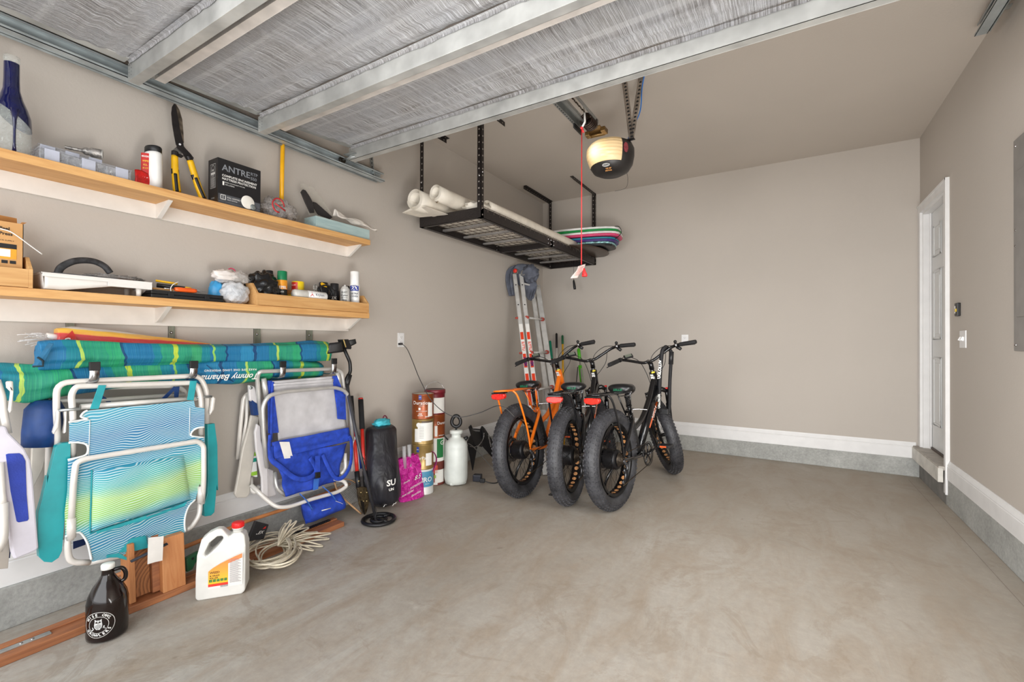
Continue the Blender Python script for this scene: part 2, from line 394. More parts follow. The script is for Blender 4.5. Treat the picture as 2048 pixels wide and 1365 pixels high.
# ============================ overhead garage door ============================
def foil(name, sy):
    t = NT(name); v = t.map((1.2, 1.2, 1.2))
    st = t.noise(t.map((110, 2.0, 2)), 2.2, 4, .65, 0)         # creases running along the depth of each panel
    cr = t.new('TexVoronoi', feature='DISTANCE_TO_EDGE'); cr.inputs['Scale'].default_value = 17
    dv = t.new('Mapping'); t.link(t.tc.outputs['Object'], dv.inputs[0]); dv.inputs['Scale'].default_value = (1.4, .6, 1)
    nz = t.new('TexNoise'); nz.inputs['Scale'].default_value = 3; t.link(dv.outputs[0], nz.inputs['Vector'])
    t.link(t.mix(.35, dv.outputs[0], nz.outputs['Color']), cr.inputs['Vector'])
    crack = t.ramp(cr.outputs['Distance'], [(0, 1.0), (.035, 0)])
    fold = t.noise(t.map((.4, 9, 1)), 1.6, 3, .5, .2)
    fine = t.noise(t.map((180, 46, 10)), 1.5, 5, .7)
    crk = t.noise(t.map((46, 22, 10), rot=(0, 0, .5)), 1.3, 6, .75, 1.2)
    h = t.math('ADD', t.math('MULTIPLY', st, .8), t.math('ADD', t.math('MULTIPLY', crk, 1.6), t.math('ADD', t.math('MULTIPLY', fine, .5), t.math('MULTIPLY', fold, 1.6))))
    t.bump(h, .9, .014)
    big = t.noise(v, 3.2, 4); st2 = t.noise(t.map((170, 2.6, 2)), 1.6, 3, .6, 0); cr2 = t.noise(t.map((70, 40, 10), rot=(0, 0, .9)), 1.5, 5, .8, 2.0)
    base = t.ramp(st2, [(.36, (148, 144, 144)), (.5, (196, 194, 194)), (.64, (244, 244, 248))])  # streaks and crinkles here paint crease highlights and shade into the foil colour
    base = t.mix(t.ramp(big, [(.4, .0), (.7, .45)]), base, (206, 210, 218)); base = t.mix(t.ramp(cr2, [(.3, .6), (.42, 0)]), base, (92, 86, 84))
    base = t.mix(t.ramp(cr2, [(.58, 0), (.68, .85)]), base, (252, 252, 252))
    yy = t.sep(t.tc.outputs['Object'])[1]; fd = t.noise(t.map((.25, 16, 1)), 1.5, 2, .5, .3); base = t.mix(t.ramp(fd, [(.56, 0), (.66, .35)]), base, (248, 248, 248))
    t.col(base); t.set(Metallic=.6, Roughness=.3); return t.m
foil_m = foil('foil_insulation', 1)
galv = mat('galvanised_door_rail', (196, 197, 194), .42, .55, var=.1, nscale=7, bump=.04)
strut_m = mat('white_steel_strut', (214, 208, 202), .42, .15, var=.06)
DX0, DX1 = -2.565, .845
gd = thing('garage_door', 'raised sectional garage door lined with silver foil insulation', 'garage door', ((DX0+DX1)/2, .8, 2.42))
secs = [(-.38, .235, 2.43, 2.43), (.285, .855, 2.425, 2.43), (.905, 1.455, 2.43, 2.45), (1.505, 2.085, 2.455, 2.5)]
from mathutils import noise as MN
for y0, y1, z0, z1 in secs:
    m = MB()
    def ff(u, v):
        x = DX0+.05+(DX1-DX0-.1)*u; e = abs(v-.5)*2
        zz = z0+(z1-z0)*v-.012*(1-e**4)+.006*MN.noise(V((x*2.2, v*8, y0)))+(.004*math.sin(v*46+MN.noise(V((x*3, 0, y0)))*3) if v > .6 else 0)
        yy = y0+(y1-y0)*v+(.010*MN.noise(V((x*14, 5, y0)))+.004*MN.noise(V((x*40, 5, y0))) if v > .97 else 0)
        return (x, yy, zz)
    m.grid(ff, 200, 40); m.build('foil_panel', foil_m, gd)
    MB().bx(DX0, DX1, y0-.01, y1+.04, z1+.02, z1+.032).build('door_skin', strut_m, gd)
    for x in (DX0, DX1-.055): 
        m = MB(); a = V((x, y0, z0-.006)); m.prism([a, a+V((.055, 0, 0)), V((x+.055, y1, z1-.006)), V((x, y1, z1-.006))], (0, 0, .03)); 
        m.build('end_stile', galv, gd, bevel=.002)
def hem(y, zt):
    m = MB(); n = 420; vs = []
    for i in range(n+1):
        x = DX0+.02+(DX1-DX0-.04)*i/n; d = .006+.010*abs(MN.noise(V((x*9, y, 0))))+.006*abs(MN.noise(V((x*40, y, 3))))
        b = .004*MN.noise(V((x*30, y, 7)))
        vs += [(x, y-.02, zt+.002), (x, y-.006+b, zt+.003+b), (x, y-.003, zt-d*.5), (x, y-.0025, zt-d)]
    m.add(vs, [(4*i+k, 4*i+k+1, 4*i+k+5, 4*i+k+4) for i in range(n) for k in range(3)], True); m.build('foil_edge', foil_m, gd)
def rail(y, zb, zt, strut=True, name='rail'):
    hem(y, zt)
    """inward facing channel with a lip"""
    m = MB(); m.bx(DX0, DX1, y, y+.003, zb, zt); m.bx(DX0, DX1, y, y+.042, zb, zb+.003); m.bx(DX0, DX1, y+.039, y+.042, zb, zb+.02)
    m.bx(DX0, DX1, y-.0, y+.02, zt-.003, zt)
    m.bx(DX0, DX0+.003, y, y+.042, zb, zt); m.bx(DX1-.003, DX1, y, y+.042, zb, zt)
    o = m.build(name, galv, gd, bevel=.001)
    h = MB()
    for i in range(4):
        for dx in (.012, .036): h.cyl((DX0+dx, y-.0008, zb+.02+i*.016), (DX0+dx, y+.001, zb+.02+i*.016), .0018, 8)
    h.build('rivet_hole', ink_k(), o)
    return o
rail(.868, 2.345, 2.425); rail(1.465, 2.352, 2.437); rail(.245, 2.35, 2.425)
rail(2.09, 2.409, 2.49, name='bottom_rail')
for y, zb, zt in ((.955, 2.385, 2.44), (1.56, 2.402, 2.45), (.335, 2.385, 2.43)):
    m = MB(); x0, x1 = DX0+.04, DX1-.04
    m.bx(x0, x1, y, y+.003, zb, zt).bx(x0, x1, y, y+.04, zb, zb+.003).bx(x0, x1, y+.037, y+.04, zb, zt).bx(x0, x1, y-.016, y, zt-.003, zt).bx(x0, x1, y+.04, y+.056, zt-.003, zt)
    m.build('strut', strut_m, gd, bevel=.001)
# hinge between the first sections
hm = MB().box((DX0+.045, .935, 2.40), (.06, .055, .004)).box((DX0+.075, .945, 2.405), (.004, .05, .03)).box((DX0+.016, .93, 2.405), (.004, .04, .03))
for q in ((.03, .925), (.055, .925), (.03, .945), (.055, .945)): hm.cyl((DX0+q[0], q[1], 2.392), (DX0+q[0], q[1], 2.402), .006, 6)
hm.build('hinge', steel(), gd)
for yy, n_ in ((2.06, 1),):
    r_ = MB().cyl((DX0-.075, yy+.03, 2.425), (DX0+.06, yy+.03, 2.425), .006, 10).box((DX0+.03, yy+.02, 2.44), (.09, .05, .004)); 
    for q in ((.01, 0), (.055, 0), (.035, .03)): r_.cyl((DX0+q[0], yy+.02, 2.425+q[1]), (DX0+q[0], yy-.002+.02, 2.425+q[1]), .006, 8)
    rk = r_.build('roller_bracket', steel(), gd)
    MB().cyl((DX0-.08, yy+.03, 2.425), (DX0-.062, yy+.03, 2.425), .024, 16).build('roller', mat('dark_roller', (40, 34, 26), .4, .3), rk)
# tracks
def track(x0, s, yend, name, label, side):
    t = thing(name, label, 'garage door track', (x0, 1, 2.385))
    z0, z1 = 2.385, 2.45; m = MB(); ya = -.55
    m.bx(x0, x0+s*.003, ya, yend, z0, z1)                       # web
    m.bx(x0, x0+s*.052, ya, yend, z0, z0+.003).bx(x0, x0+s*.04, ya, yend, z1-.003, z1)
    m.bx(x0+s*.049, x0+s*.052, ya, yend, z0, z0+.012).bx(x0+s*.037, x0+s*.04, ya, yend, z1-.012, z1)
    m.build('channel', mat('track_steel', (178, 186, 188), .36, .5, var=.14, nscale=6), t)
    a = MB(); a.bx(x0-s*.003, x0, ya, yend-.03, z0-.01, z0+.02); a.build('angle_flange', steel(), t)
    return t
tl = track(-2.665, 1, 2.46, 'garage_door_track', 'galvanised left door track running under the foil door beside wall', 1)
def perf(a, b, w, n, d=(1, 0, 0), flange=(0, 1, 0), mt=None, name='hanger', par=None, hole=.006, hm=None):
    """perforated angle from a to b"""
    a, b, d, fl = V(a), V(b), V(d).normalized(), V(flange).normalized(); m = MB(); ax = (b-a).normalized()
    for q, oth in ((d, fl), (fl, d)):
        m.prism([a, a+q*w, b+q*w, b], oth*.0025)
    o = m.build(name, mt or steel(), par)
    h = MB(); L = (b-a).length; k = int(L/n)
    for i in range(k):
        c = a+ax*(n*(i+.5))
        for q, oth in ((d, fl), (fl, d)):
            cc = c+q*w*.55; h.lathe([(.0004, .0), (hole, .0)], cc+oth*.0031, oth, 8); h.lathe([(.0004, 0), (hole, 0)], cc-oth*.0006, -oth, 8)
    h.build('punched_hole', hm or ink_k(), o); return o
perf((-2.66, 2.37, 2.40), (-2.66, 2.30, 2.97), .034, .028, par=tl, d=(1, 0, 0), flange=(0, 1, 0))
trk = track(.935, -1, 3.46, 'garage_door_track', 'galvanised door track end under the ceiling at upper right corner', -1)
# the right track end is mounted higher
trk.location.z += .475
perf((.99, 3.35, 2.84), (.99, 2.9, 2.97), .03, .03, d=(-1, 0, 0), flange=(0, 0, 1), par=None, name='x') if False else None
perf((.91, 3.34, 2.90), (.985, 3.34, 2.90), .045, .026, d=(0, -1, 0), flange=(0, 0, 1), par=trk, hole=.009)
for ch in trk.children:
    if ch.name.startswith('hanger'): ch.location.z -= .475
# ============================ wall shelves ============================
pine = wood('pine_shelf', (196, 140, 80), (228, 182, 120), 'y')
pine2 = wood('pine_box', (192, 140, 82), (220, 176, 118), 'y')
cleat_m = mat('white_primed_wood', (226, 221, 214), .55, var=.025)
def shelf(zt, yend, label):
    t = thing('wall_shelf', label, 'shelf', (XL, .9, zt-.036)); y0 = -.75
    MB().bx(XL, XL+.20, y0, yend, zt-.036, zt).build('plank', pine, t, bevel=.002)
    MB().bx(XL, XL+.018, y0, yend-.03, zt-.126 if zt < 1.5 else zt-.108, zt-.036).build('cleat', cleat_m, t, bevel=.001)
    return t
UZ, LZ = 1.887, 1.369
su = shelf(UZ, 2.24, 'upper pine plank shelf with the shears and black box on it')
sl_ = shelf(LZ, 2.235, 'lower pine plank shelf with the paint tray and bottle crate')
for t, zt, zb in ((su, UZ-.036, UZ-.108), (sl_, LZ-.036, LZ-.11)):
    for y in (-.1, 1.03, 2.185):
        m = MB(); m.prism([(XL+.018, y, zb), (XL+.035, y, zb), (XL+.155, y, zt), (XL+.018, y, zt)], (0, .02, 0)); m.build('bracket', cleat_m, t, bevel=.001)

def lathe_thing(name, label, cat, c, prof, m, group=None, **kw):
    t = thing(name, label, cat, c, group); o = MB().lathe(prof, c, **kw).build('body', m, t); return t, o
def cap_rad(r, z0, z1, rnd=.004): return [(0, z0), (r-rnd, z0), (r, z0+rnd), (r, z1-rnd), (r-rnd, z1), (0, z1)]

# --- upper shelf things ---
def on_up(px, py, d=.1): p = W(px, py, d); p.z = UZ; return p
c = on_up(22, 298, .115)
bt = thing('wine_bottle', 'clear glass bottle painted dark blue at the neck with a drip', 'bottle', c)
PR = [(0, .002), (.034, .0), (.037, .006), (.0375, .10), (.036, .125), (.030, .15), (.021, .178), (.0155, .205), (.0145, .235), (.0142, .29), (.0158, .291), (.0158, .305), (.0125, .306)]
gm = glassy('clear_bottle_glass', (200, 205, 200), .35, .06)
k = 1.28
kr_ = 1.5
MB().lathe([(r*kr_, h*k) for r, h in PR], c, n=32).build('glass', gm, bt)
def blue_paint():
    t = NT('blue_drip_paint'); v = t.map(); t.col(t.ramp(t.noise(v, 14), [(.3, (9, 11, 46)), (.7, (16, 22, 78))])); t.set(Roughness=.12, Coat_Weight=.5)
    return t.m
bl = blue_paint(); m = MB(); ca = face_ang(c)
def edge(a):                                             # lower edge of the paint, lower on the wall side
    return .118+.034*math.cos(a-ca+1.35)
def bp(u, v):
    a = 2*PI*u; h = edge(a)*k+(.285*k-edge(a)*k)*v; hh = h/k
    for (r0, h0), (r1, h1) in zip(PR, PR[1:]):
        if h0 <= hh <= h1 and h1 > h0: r = r0+(r1-r0)*(hh-h0)/(h1-h0); break
    return (c.x+(r*kr_+.0007)*math.cos(a), c.y+(r*kr_+.0007)*math.sin(a), c.z+h)
m.grid(bp, 48, 40)
dr_ = MB(); da = ca+.15
dr_.tube([(c.x+.057*math.cos(da), c.y+.057*math.sin(da), c.z+z) for z in (.17, .13, .09, .04, .008)], [.014, .006, .004, .004, .006], 8)
pt = m.build('blue_paint', bl, bt); dr_.build('paint_drip', bl, pt)
clr = glassy('clear_plastic', (214, 218, 224), .42, .12); clr2 = glassy('clear_plastic_lid', (196, 200, 208), .3, .1)
def organizer(name, label, y0, y1, d0, d1, z0, z1):
    t = thing(name, label, 'storage box', (XL+(d0+d1)/2, (y0+y1)/2, z0))
    MB().bx(XL+d0, XL+d1, y0, y1, z0, z1).build('tray', clr, t, bevel=.004)
    MB().bx(XL+d0-.002, XL+d1+.002, y0-.003, y1+.003, z1, z1+.006).build('lid', clr2, t, bevel=.002)
    m = MB(); L = y1-y0
    for f in (.12, .5, .88): m.bx(XL+d1+.002, XL+d1+.007, y0+L*f-.03, y0+L*f+.03, z0+.004, z1+.004)
    m2 = MB()
    for i in range(1, 7): m2.bx(XL+d0+.004, XL+d1-.004, y0+L*i/7-.001, y0+L*i/7+.001, z0+.003, z1-.002)
    m2.build('divider', clr, t)
    for f in (.12, .5, .88):
        MB().bx(XL+d1+.002, XL+d1+.007, y0+L*f-.022, y0+L*f+.022, z0+.004, z1+.002).build('latch', mat('frosted_latch', (196, 200, 214), .3, Alpha=.75), t, bevel=.001)
    return t
ya, yb = on_up(78, 300, .17).y, on_up(262, 340, .17).y
organizer('parts_organizer', 'clear plastic divided parts organizer with latches, lower of the pair', ya, yb, .03, .175, UZ, UZ+.046)
organizer('parts_organizer', 'thin clear plastic parts organizer lying on top of the other', ya+.01, yb-.09, .02, .13, UZ+.054, UZ+.072)
# foil wrapped hose / cable sleeve
ft = thing('foil_roll', 'crinkled silver foil tube with an open end on the organizers', 'roll', W(190, 305, .12))
p0, p1 = W(130, 292, .09), W(206, 312, .13); p0.z = p1.z = UZ+.102; m = MB()
pts = [p0.lerp(p1, i/16) for i in range(17)]
m.tube(pts, [.006+.003*random.random() if i < 8 else (.014+.006*random.random() if i < 11 else .020) for i in range(17)], 14, cap=False)
m.build('sleeve', mat('crinkled_foil', (150, 146, 142), .35, .7, var=.3, nscale=60, bump=.6, bscale=120), ft)
d_ = (p1-p0).normalized(); MB().lathe([(.013, -.004), (.020, -.004), (.020, 0), (.013, 0), (.013, -.01), (0, -.011)], p1, d_).build('end_ring', mat('pale_ring', (180, 178, 172), .5), ft)
MB().lathe([(0, .0005), (.013, .0005)], p1, d_).build('bore', ink_k(), ft)
# white oval canister
c = on_up(306, 370, .10)
wc = thing('wipe_canister', 'white oval plastic container with black lid and red label', 'canister', c)
wp = mat('white_hdpe', (232, 231, 228), .4, var=.02)
MB().lathe([(0, 0), (.042, 0), (.046, .004), (.046, .172), (.043, .182), (.038, .185)], c, sx=.72, sy=1.15, n=36).build('body', wp, wc)
MB().lathe([(.037, .180), (.0425, .182), (.0425, .208), (.040, .212), (0, .213)], c, sx=.74, sy=1.12, n=36).build('lid', black(), wc)
red = mat('red_label', (190, 34, 28), .4, var=.08)
a0 = -.95
def ov(a, z, h=.0008): return V((c.x+(.046+h)*.72*math.cos(a), c.y+(.046+h)*1.15*math.sin(a), c.z+z))
MB().grid(lambda u, v: ov(-1.3+.95*u, .02+.148*v), 10, 1).build('label', red, wc)
m = MB()
for body, z, s in (('MAGIC', .152, .0115),):
    text_mb(body, s, lambda x, y, h: ov(-.83+x/.05, z+y, .0014), mb=m, bold=.02)
m.build('lettering', ink_w(), wc)
m = MB()
for body, z, s in (('WIPE', .130, .012), ('ALL', .112, .012), ('30 CT', .096, .010)): text_mb(body, s, lambda x, y, h: ov(-.83+x/.05, z+y, .0014), mb=m, bold=.02)
m.build('yellow_lettering', mat('yellow_print', (232, 186, 60), .5), wc)
c2 = W(284, 366, .12); c2.z = UZ
rp = thing('red_pouch', 'small shiny red foil packet leaning on the white container', 'packet', c2)
MB().grid(lambda u, v: (c2.x+.004+.006*math.sin(v*3), c2.y-.03+.06*u, UZ+.075*v+.004*math.sin(u*5)*v), 8, 8).build('pouch', mat('red_foil', (196, 30, 26), .25, .2, var=.2, nscale=40, bump=.3), rp, thick=.006)
m = MB(); text_mb('SALE', .016, lambda x, y, h: V((c2.x+.0125, c2.y+.001+x, UZ+.045+y)), mb=m, shear=.2); m.build('lettering', ink_w(), rp)
# hedge shears, standing on their grips
hs = thing('hedge_shears', 'black and yellow hedge shears standing on their handles, blades up', 'shears', on_up(375, 392, .09))
yl = mat('yellow_grip', (238, 184, 12), .42, var=.06); bk = mat('black_steel_blade', (34, 30, 30), .38, .4, var=.25, nscale=30)
def zs(*pts, d=.1): return [W(260+x/5.46, 190+y/5.46, (p[0] if p else d)) for x, y, *p in pts]
def plate(poly, th, m, name, par, bevel=.0008): 
    return MB().prism([q+V((-th/2, 0, 0)) for q in poly], (th, 0, 0)).build(name, m, par, bevel=bevel)
plate(zs((480, 95), (500, 100), (540, 165), (570, 270), (582, 400), (588, 520), (560, 560), (530, 500), (505, 300), (490, 180), d=.094), .004, mat('worn_blade', (92, 82, 70), .45, .5, var=.35, nscale=40), 'blade', hs)
plate(zs((478, 97), (458, 130), (450, 200), (460, 320), (480, 440), (500, 540), (520, 580), (590, 580), (580, 520), (550, 400), (525, 260), (505, 150), (495, 105), d=.1), .004, bk, 'blade', hs)
plate(zs((505, 565), (530, 600), (575, 640), (610, 700), (680, 715), (695, 690), (665, 650), (600, 580), (585, 560), d=.101), .006, bk, 'tang', hs)
plate(zs((500, 572), (470, 600), (455, 640), (545, 660), (590, 620), (530, 570), d=.096), .005, mat('grey_steel', (134, 132, 128), .35, .8), 'tang', hs)
a, b = zs((545, 540, .1035), (545, 540, .109)); MB().cyl(a, b, .005, 12).build('pivot_bolt', chrome(), hs)
def grip(pts, rs, mats_, name):
    m = MB(); q = crom(pts, 4); n = len(q); rr = [rs[0]+(rs[1]-rs[0])*i/(n-1) for i in range(n)]; m.tube(q, rr, 12, flat=.9); return m.build(name, mats_, hs)
grip(zs((490, 618), (488, 670)), (.015, .015), bk, 'ferrule'); grip(zs((640, 668), (655, 718)), (.015, .015), bk, 'ferrule')
plate(zs((455, 618), (450, 650), (560, 690), (590, 668), (560, 650), d=.097), .004, bk, 'cross_stop', hs)
g1 = grip(zs((487, 665), (490, 800), (500, 930), (515, 1060, .1)), (.015, .0175), yl, 'grip'); g2 = grip(zs((655, 715), (700, 860), (745, 1000), (800, 1140, .1)), (.015, .0172), yl, 'grip')
def sleeve(pts, par, r, name='rubber_inlay'):
    return MB().tube(crom(pts, 4), r, 12, flat=.75).build(name, black(), par)
sleeve(zs((492, 815), (495, 870)), g1, [.0172]*5); sleeve(zs((700, 872), (722, 925)), g2, [.0172]*5)
sleeve(zs((496, 860, .114), (505, 960, .116), (515, 1055, .117)), g1, [.0075]*9); sleeve(zs((718, 905, .114), (760, 1010, .116), (815, 1135, .117)), g2, [.0075]*9)
# black light-fixture box
p0 = on_up(436, 403, .185); p1 = on_up(520, 420, .175)
bz = .24
t = thing('product_box', 'black cardboard box printed with grey ANTRE lettering', 'box', (XL+.13, (p0.y+p1.y)/2, UZ))
def blackcard():
    t = NT('black_printed_card'); v = t.map(); n = t.noise(v, 22, 5); z = t.sep(v)[2]
    t.col(t.mix(t.ramp(t.math('MULTIPLY', n, t.ramp(z, [(.02, 1), (.09, 0)])), [(.35, 0), (.7, .6)]), (24, 23, 25), (86, 66, 48))); t.set(Roughness=.38); return t.m
bc = blackcard(); y0, y1, xf, xb = p0.y, p1.y, XL+.18, XL+.085
MB().bx(xb, xf, y0, y1, UZ, UZ+bz).build('carton', bc, t, bevel=.001)
L = y1-y0; K = 1.69; _fr = onplane((xf, y0, UZ), (0, 1, 0), (0, 0, 1)); fr = lambda x, y, h=0: _fr(x*K, y*K, h); L = L/K; bz = bz/K
grey = mat('grey_print', (142, 146, 152), .4, .3); m = MB()
def T(m, body, s, x, y, align='LEFT', f=fr, **kw): return text_mb(body, s*K, lambda a, b, h: f(x+a/K*1.0, y+b/K*1.0, h+.0008), mb=m, align=align, **kw)
T(m, 'ANTRE', .0275, .012, bz-.028, bold=.015); T(m, 'RTP', .0135, L-.034, bz-.021, bold=.02); T(m, '550', .0135, L-.034, bz-.036, bold=.02); m.build('title_lettering', grey, t)
m = MB(); T(m, 'COMPLETE ENCASEMENT', .0095, .012, bz-.052, bold=.02); T(m, 'MATTRESS PROTECTION', .0095, .012, bz-.062, bold=.02); T(m, 'RECESSED DOWNLIGHT FIXTURE', .0045, .014, bz-.072); T(m, '550 LUMENS', .005, .022, bz-.079)
fl = MB().bx(0, 0, 0, 0, 0, 0)
def rect(m, x0, x1, z0, z1, f=fr, h=.0009): return m.add([f(x0, z0, h), f(x1, z0, h), f(x1, z1, h), f(x0, z1, h)], [(0, 1, 2, 3)])
rect(m, .014, .019, bz-.082, bz-.07); T(m, 'FULL ASSEMBLY INSIDE', .006, .028, .024); T(m, 'MULTI VOLTAGE', .004, .028, .017); m.build('lettering', ink_w(), t)
m = MB(); rect(m, 0.002, L-.002, .0125, .0135); rect(m, .002, L-.002, .003, .032); m.build('grey_band', mat('dark_grey_band', (72, 74, 78), .4, var=.2), t)
m = MB(); 
for q in ((.010, .026, .014, .03), ): 
    for a, b, c_, d_ in ((.008, .0095, .014, .030), (.022, .0235, .014, .030), (.008, .0235, .0145, .016), (.008, .0235, .0285, .030), (.015, .016, .014, .03)): rect(m, a, b, c_, d_, h=.0018)
m.build('cube_mark', ink_w(), t)
m = MB(); ct = fr(L-.042, .026, 0); m.lathe([(0, .004), (.032, .0035), (.036, .001)], ct, (1, 0, 0), n=32); m.build('lamp_picture', mat('bright_disc_print', (236, 232, 222), .4, var=.04), t)
m = MB(); m.lathe([(0, .0052), (.0155, .005), (.0155, .003)], fr(L-.026, .014, 0), (1, 0, 0), n=20); m.build('seal_print', mat('grey_seal', (120, 126, 124), .4, var=.3, nscale=300), t)
_fs = onplane((xb, y0, UZ), (1, 0, 0), (0, 0, 1)); fs = lambda x, y, h=0: _fs(x*1.12, y*K, h); m = MB()
def rs(a, b, c_, d_): m.add([fs(a, c_, .0009), fs(b, c_, .0009), fs(b, d_, .0009), fs(a, d_, .0009)], [(0, 1, 2, 3)])
for q in ((.02, .0215, .05, .125), (.066, .0675, .05, .125), (.02, .0675, .05, .0512), (.02, .0675, .1238, .125), (.026, .062, .092, .099)): rs(*q)
m.lathe([(.012, .0009), (.0145, .0009)], fs(.044, .113, 0), (0, -1, 0), n=20)
T(m, 'PATIO', .010, .044, .104-.0, 'CENTER', f=fs); T(m, 'DOOR', .009, .044, .088, 'CENTER', f=fs); T(m, 'LITHONIA', .007, .044, .018, 'CENTER', f=fs)
for i in range(9): rs(.026, .060, .054+i*.0035, .0552+i*.0035)
m.build('side_print', mat('pale_side_print', (190, 188, 184), .5), t)
# plunger-like head in a crinkled bag on a long yellow handle
c = on_up(548, 435, .11)
yb_ = thing('bagged_broom', 'yellow-handled broom standing upright, head wrapped in a clear bag', 'broom', c)
pt0, pt1 = W(563, 396, .085), W(566, 270, .035); pt1.z += .02
MB().tube([pt0+V((0, 0, -.04)), pt0.lerp(pt1, .5), pt1+(pt1-pt0).normalized()*.3], .0125, 14).build('handle', mat('yellow_handle', (240, 176, 16), .35, var=.03), yb_)
c0 = W(551, 415, .1)
bag = glassy('crinkled_clear_bag', (196, 190, 186), .5, .15)
MB().lathe([(0, .0), (.04, .005), (.05, .04), (.034, .08), (.012, .10)], (c0.x, c0.y+.02, UZ+.002), n=16).build('broom_head', mat('dark_bristles', (70, 62, 62), .8, var=.3, nscale=80, bump=.5), yb_)
MB().blob((c0.x+.008, c0.y+.015, UZ+.062), .06, .105, .066, .35, 4, seed=4, base=UZ+.001, n=40, m=26).build('plastic_bag', bag, yb_)
m = MB(); m.tube([V((c0.x+.075, c0.y-.028, UZ+.075))+V((0, math.cos(a)*.036, math.sin(a)*.04)) for a in [i*.35 for i in range(15)]], .0045, 6, flat=.4)
m.tube([V((c0.x+.076, c0.y-.05, UZ+.082)), V((c0.x+.08, c0.y+.012, UZ+.052))], .004, 6); m.build('red_marking', mat('red_bag_print', (178, 44, 48), .4, var=.2), yb_)
# pale blue wooden tray with black brush in a bag and gloves
a0, a1 = on_up(630, 452, .165), on_up(740, 474, .175)
bb = thing('wooden_tray', 'pale blue washed wooden tray at the right end of upper shelf', 'tray', (XL+.11, (a0.y+a1.y)/2, UZ))
bw = wood('blue_washed_wood', (150, 176, 178), (186, 204, 200), 'y'); h = .076; y0, y1 = a0.y, a1.y-.005; x0, x1 = XL+.055, XL+.175
for q in ((x1-.01, x1, y0, y1), (x0, x0+.01, y0, y1), (x0+.01, x1-.01, y0, y0+.01), (x0+.01, x1-.01, y1-.01, y1)): MB().bx(*q, UZ, UZ+h).build('side', bw, bb, bevel=.001)
MB().bx(x0+.01, x1-.01, y0+.01, y1-.01, UZ, UZ+.006).build('bottom', bw, bb)
br = thing('rubber_strap', 'black rubber strap pieces in a clear bag standing in blue tray', 'bagged item', (XL+.1, y0+.05, UZ+.006))
rb = mat('black_rubber', (44, 40, 40), .6, var=.2, bump=.2)
def z5(*pts, d=.1): return [W(500+x/5.46, 250+y/5.46, (p[0] if p else d)) for x, y, *p in pts]
plate(z5((552, 735), (575, 705), (605, 715), (655, 790), (690, 860), (700, 960), (655, 965), (600, 850)), .008, rb, 'strap', br, .002)
plate(z5((690, 840), (720, 850), (800, 920), (900, 1010), (870, 1030), (740, 980), (695, 900), d=.085), .008, rb, 'strap', br, .002)
MB().prism(z5((545, 630), (690, 680), (780, 800), (925, 1020), (640, 985), (560, 760), d=.075), (.0015, 0, 0)).build('clear_bag', glassy('thin_clear_film', (214, 210, 196), .14, .1), br)
gl = thing('work_gloves', 'crumpled white cloth gloves draped over the blue tray', 'gloves', (XL+.12, y1-.08, UZ+.05))
m = MB(); ca_, cb = z5((930, 1000, .12), (1380, 1160, .16)); 
m.grid(lambda u, v: ca_.lerp(cb, u)+V((.05*(v-.5)*(1-u*.5), .0, .012*math.sin(u*9+v*4)+.030*(1-u)*math.sin(v*PI)+.012*MN.noise(V((u*6, v*5, 2)))+.008)), 24, 12)
m.build('fabric', mat('white_cotton', (222, 214, 204), .85, var=.06, bump=.3), gl, thick=.003)
# ============================ lower shelf things ============================
def on_lo(px, py, d=.1): p = W(px, py, d); p.z = LZ; return p
def zl(*pts, d=.1): return [W(x/4.876, 400+y/4.876, (p[0] if p else d)) for x, y, *p in pts]
def zr(*pts, d=.1): return [W(400+x/5.689, 480+y/5.689, (p[0] if p else d)) for x, y, *p in pts]
def crate(name, label, y0, y1, ends, front_h):
    """open box with slanted high-backed ends"""
    t = thing(name, label, 'crate', (XL+.1, (y0+y1)/2, LZ)); xf = XL+.205
    MB().bx(xf-.012, xf, y0+.012, y1-.012, LZ+.002, LZ+front_h).build('front_board', pine2, t, bevel=.001)
    MB().bx(XL+.002, xf-.012, y0+.012, y1-.012, LZ, LZ+.008).build('bottom_board', pine2, t)
    MB().bx(XL+.002, XL+.012, y0+.012, y1-.012, LZ+.008, LZ+.125).build('back_board', pine2, t)
    for y in ends:
        MB().prism([(XL+.002, y, LZ), (xf, y, LZ), (xf, y, LZ+front_h), (XL+.155, y, LZ+.125), (XL+.002, y, LZ+.125)], (0, .012, 0)).build('end_board', pine2, t, bevel=.001)
    return t
ya = W(66, 570, .205).y
crate('wooden_crate', 'pine crate holding the cardboard box at the left end of lower shelf', .25, ya, (.25, ya-.012), .072)
yl0, yl1 = W(513, 600, .205).y, W(738, 625, .205).y
crate('wooden_crate', 'long pine crate holding spray cans at the right end of lower shelf', yl0, yl1, (yl0, yl1-.012), .068)
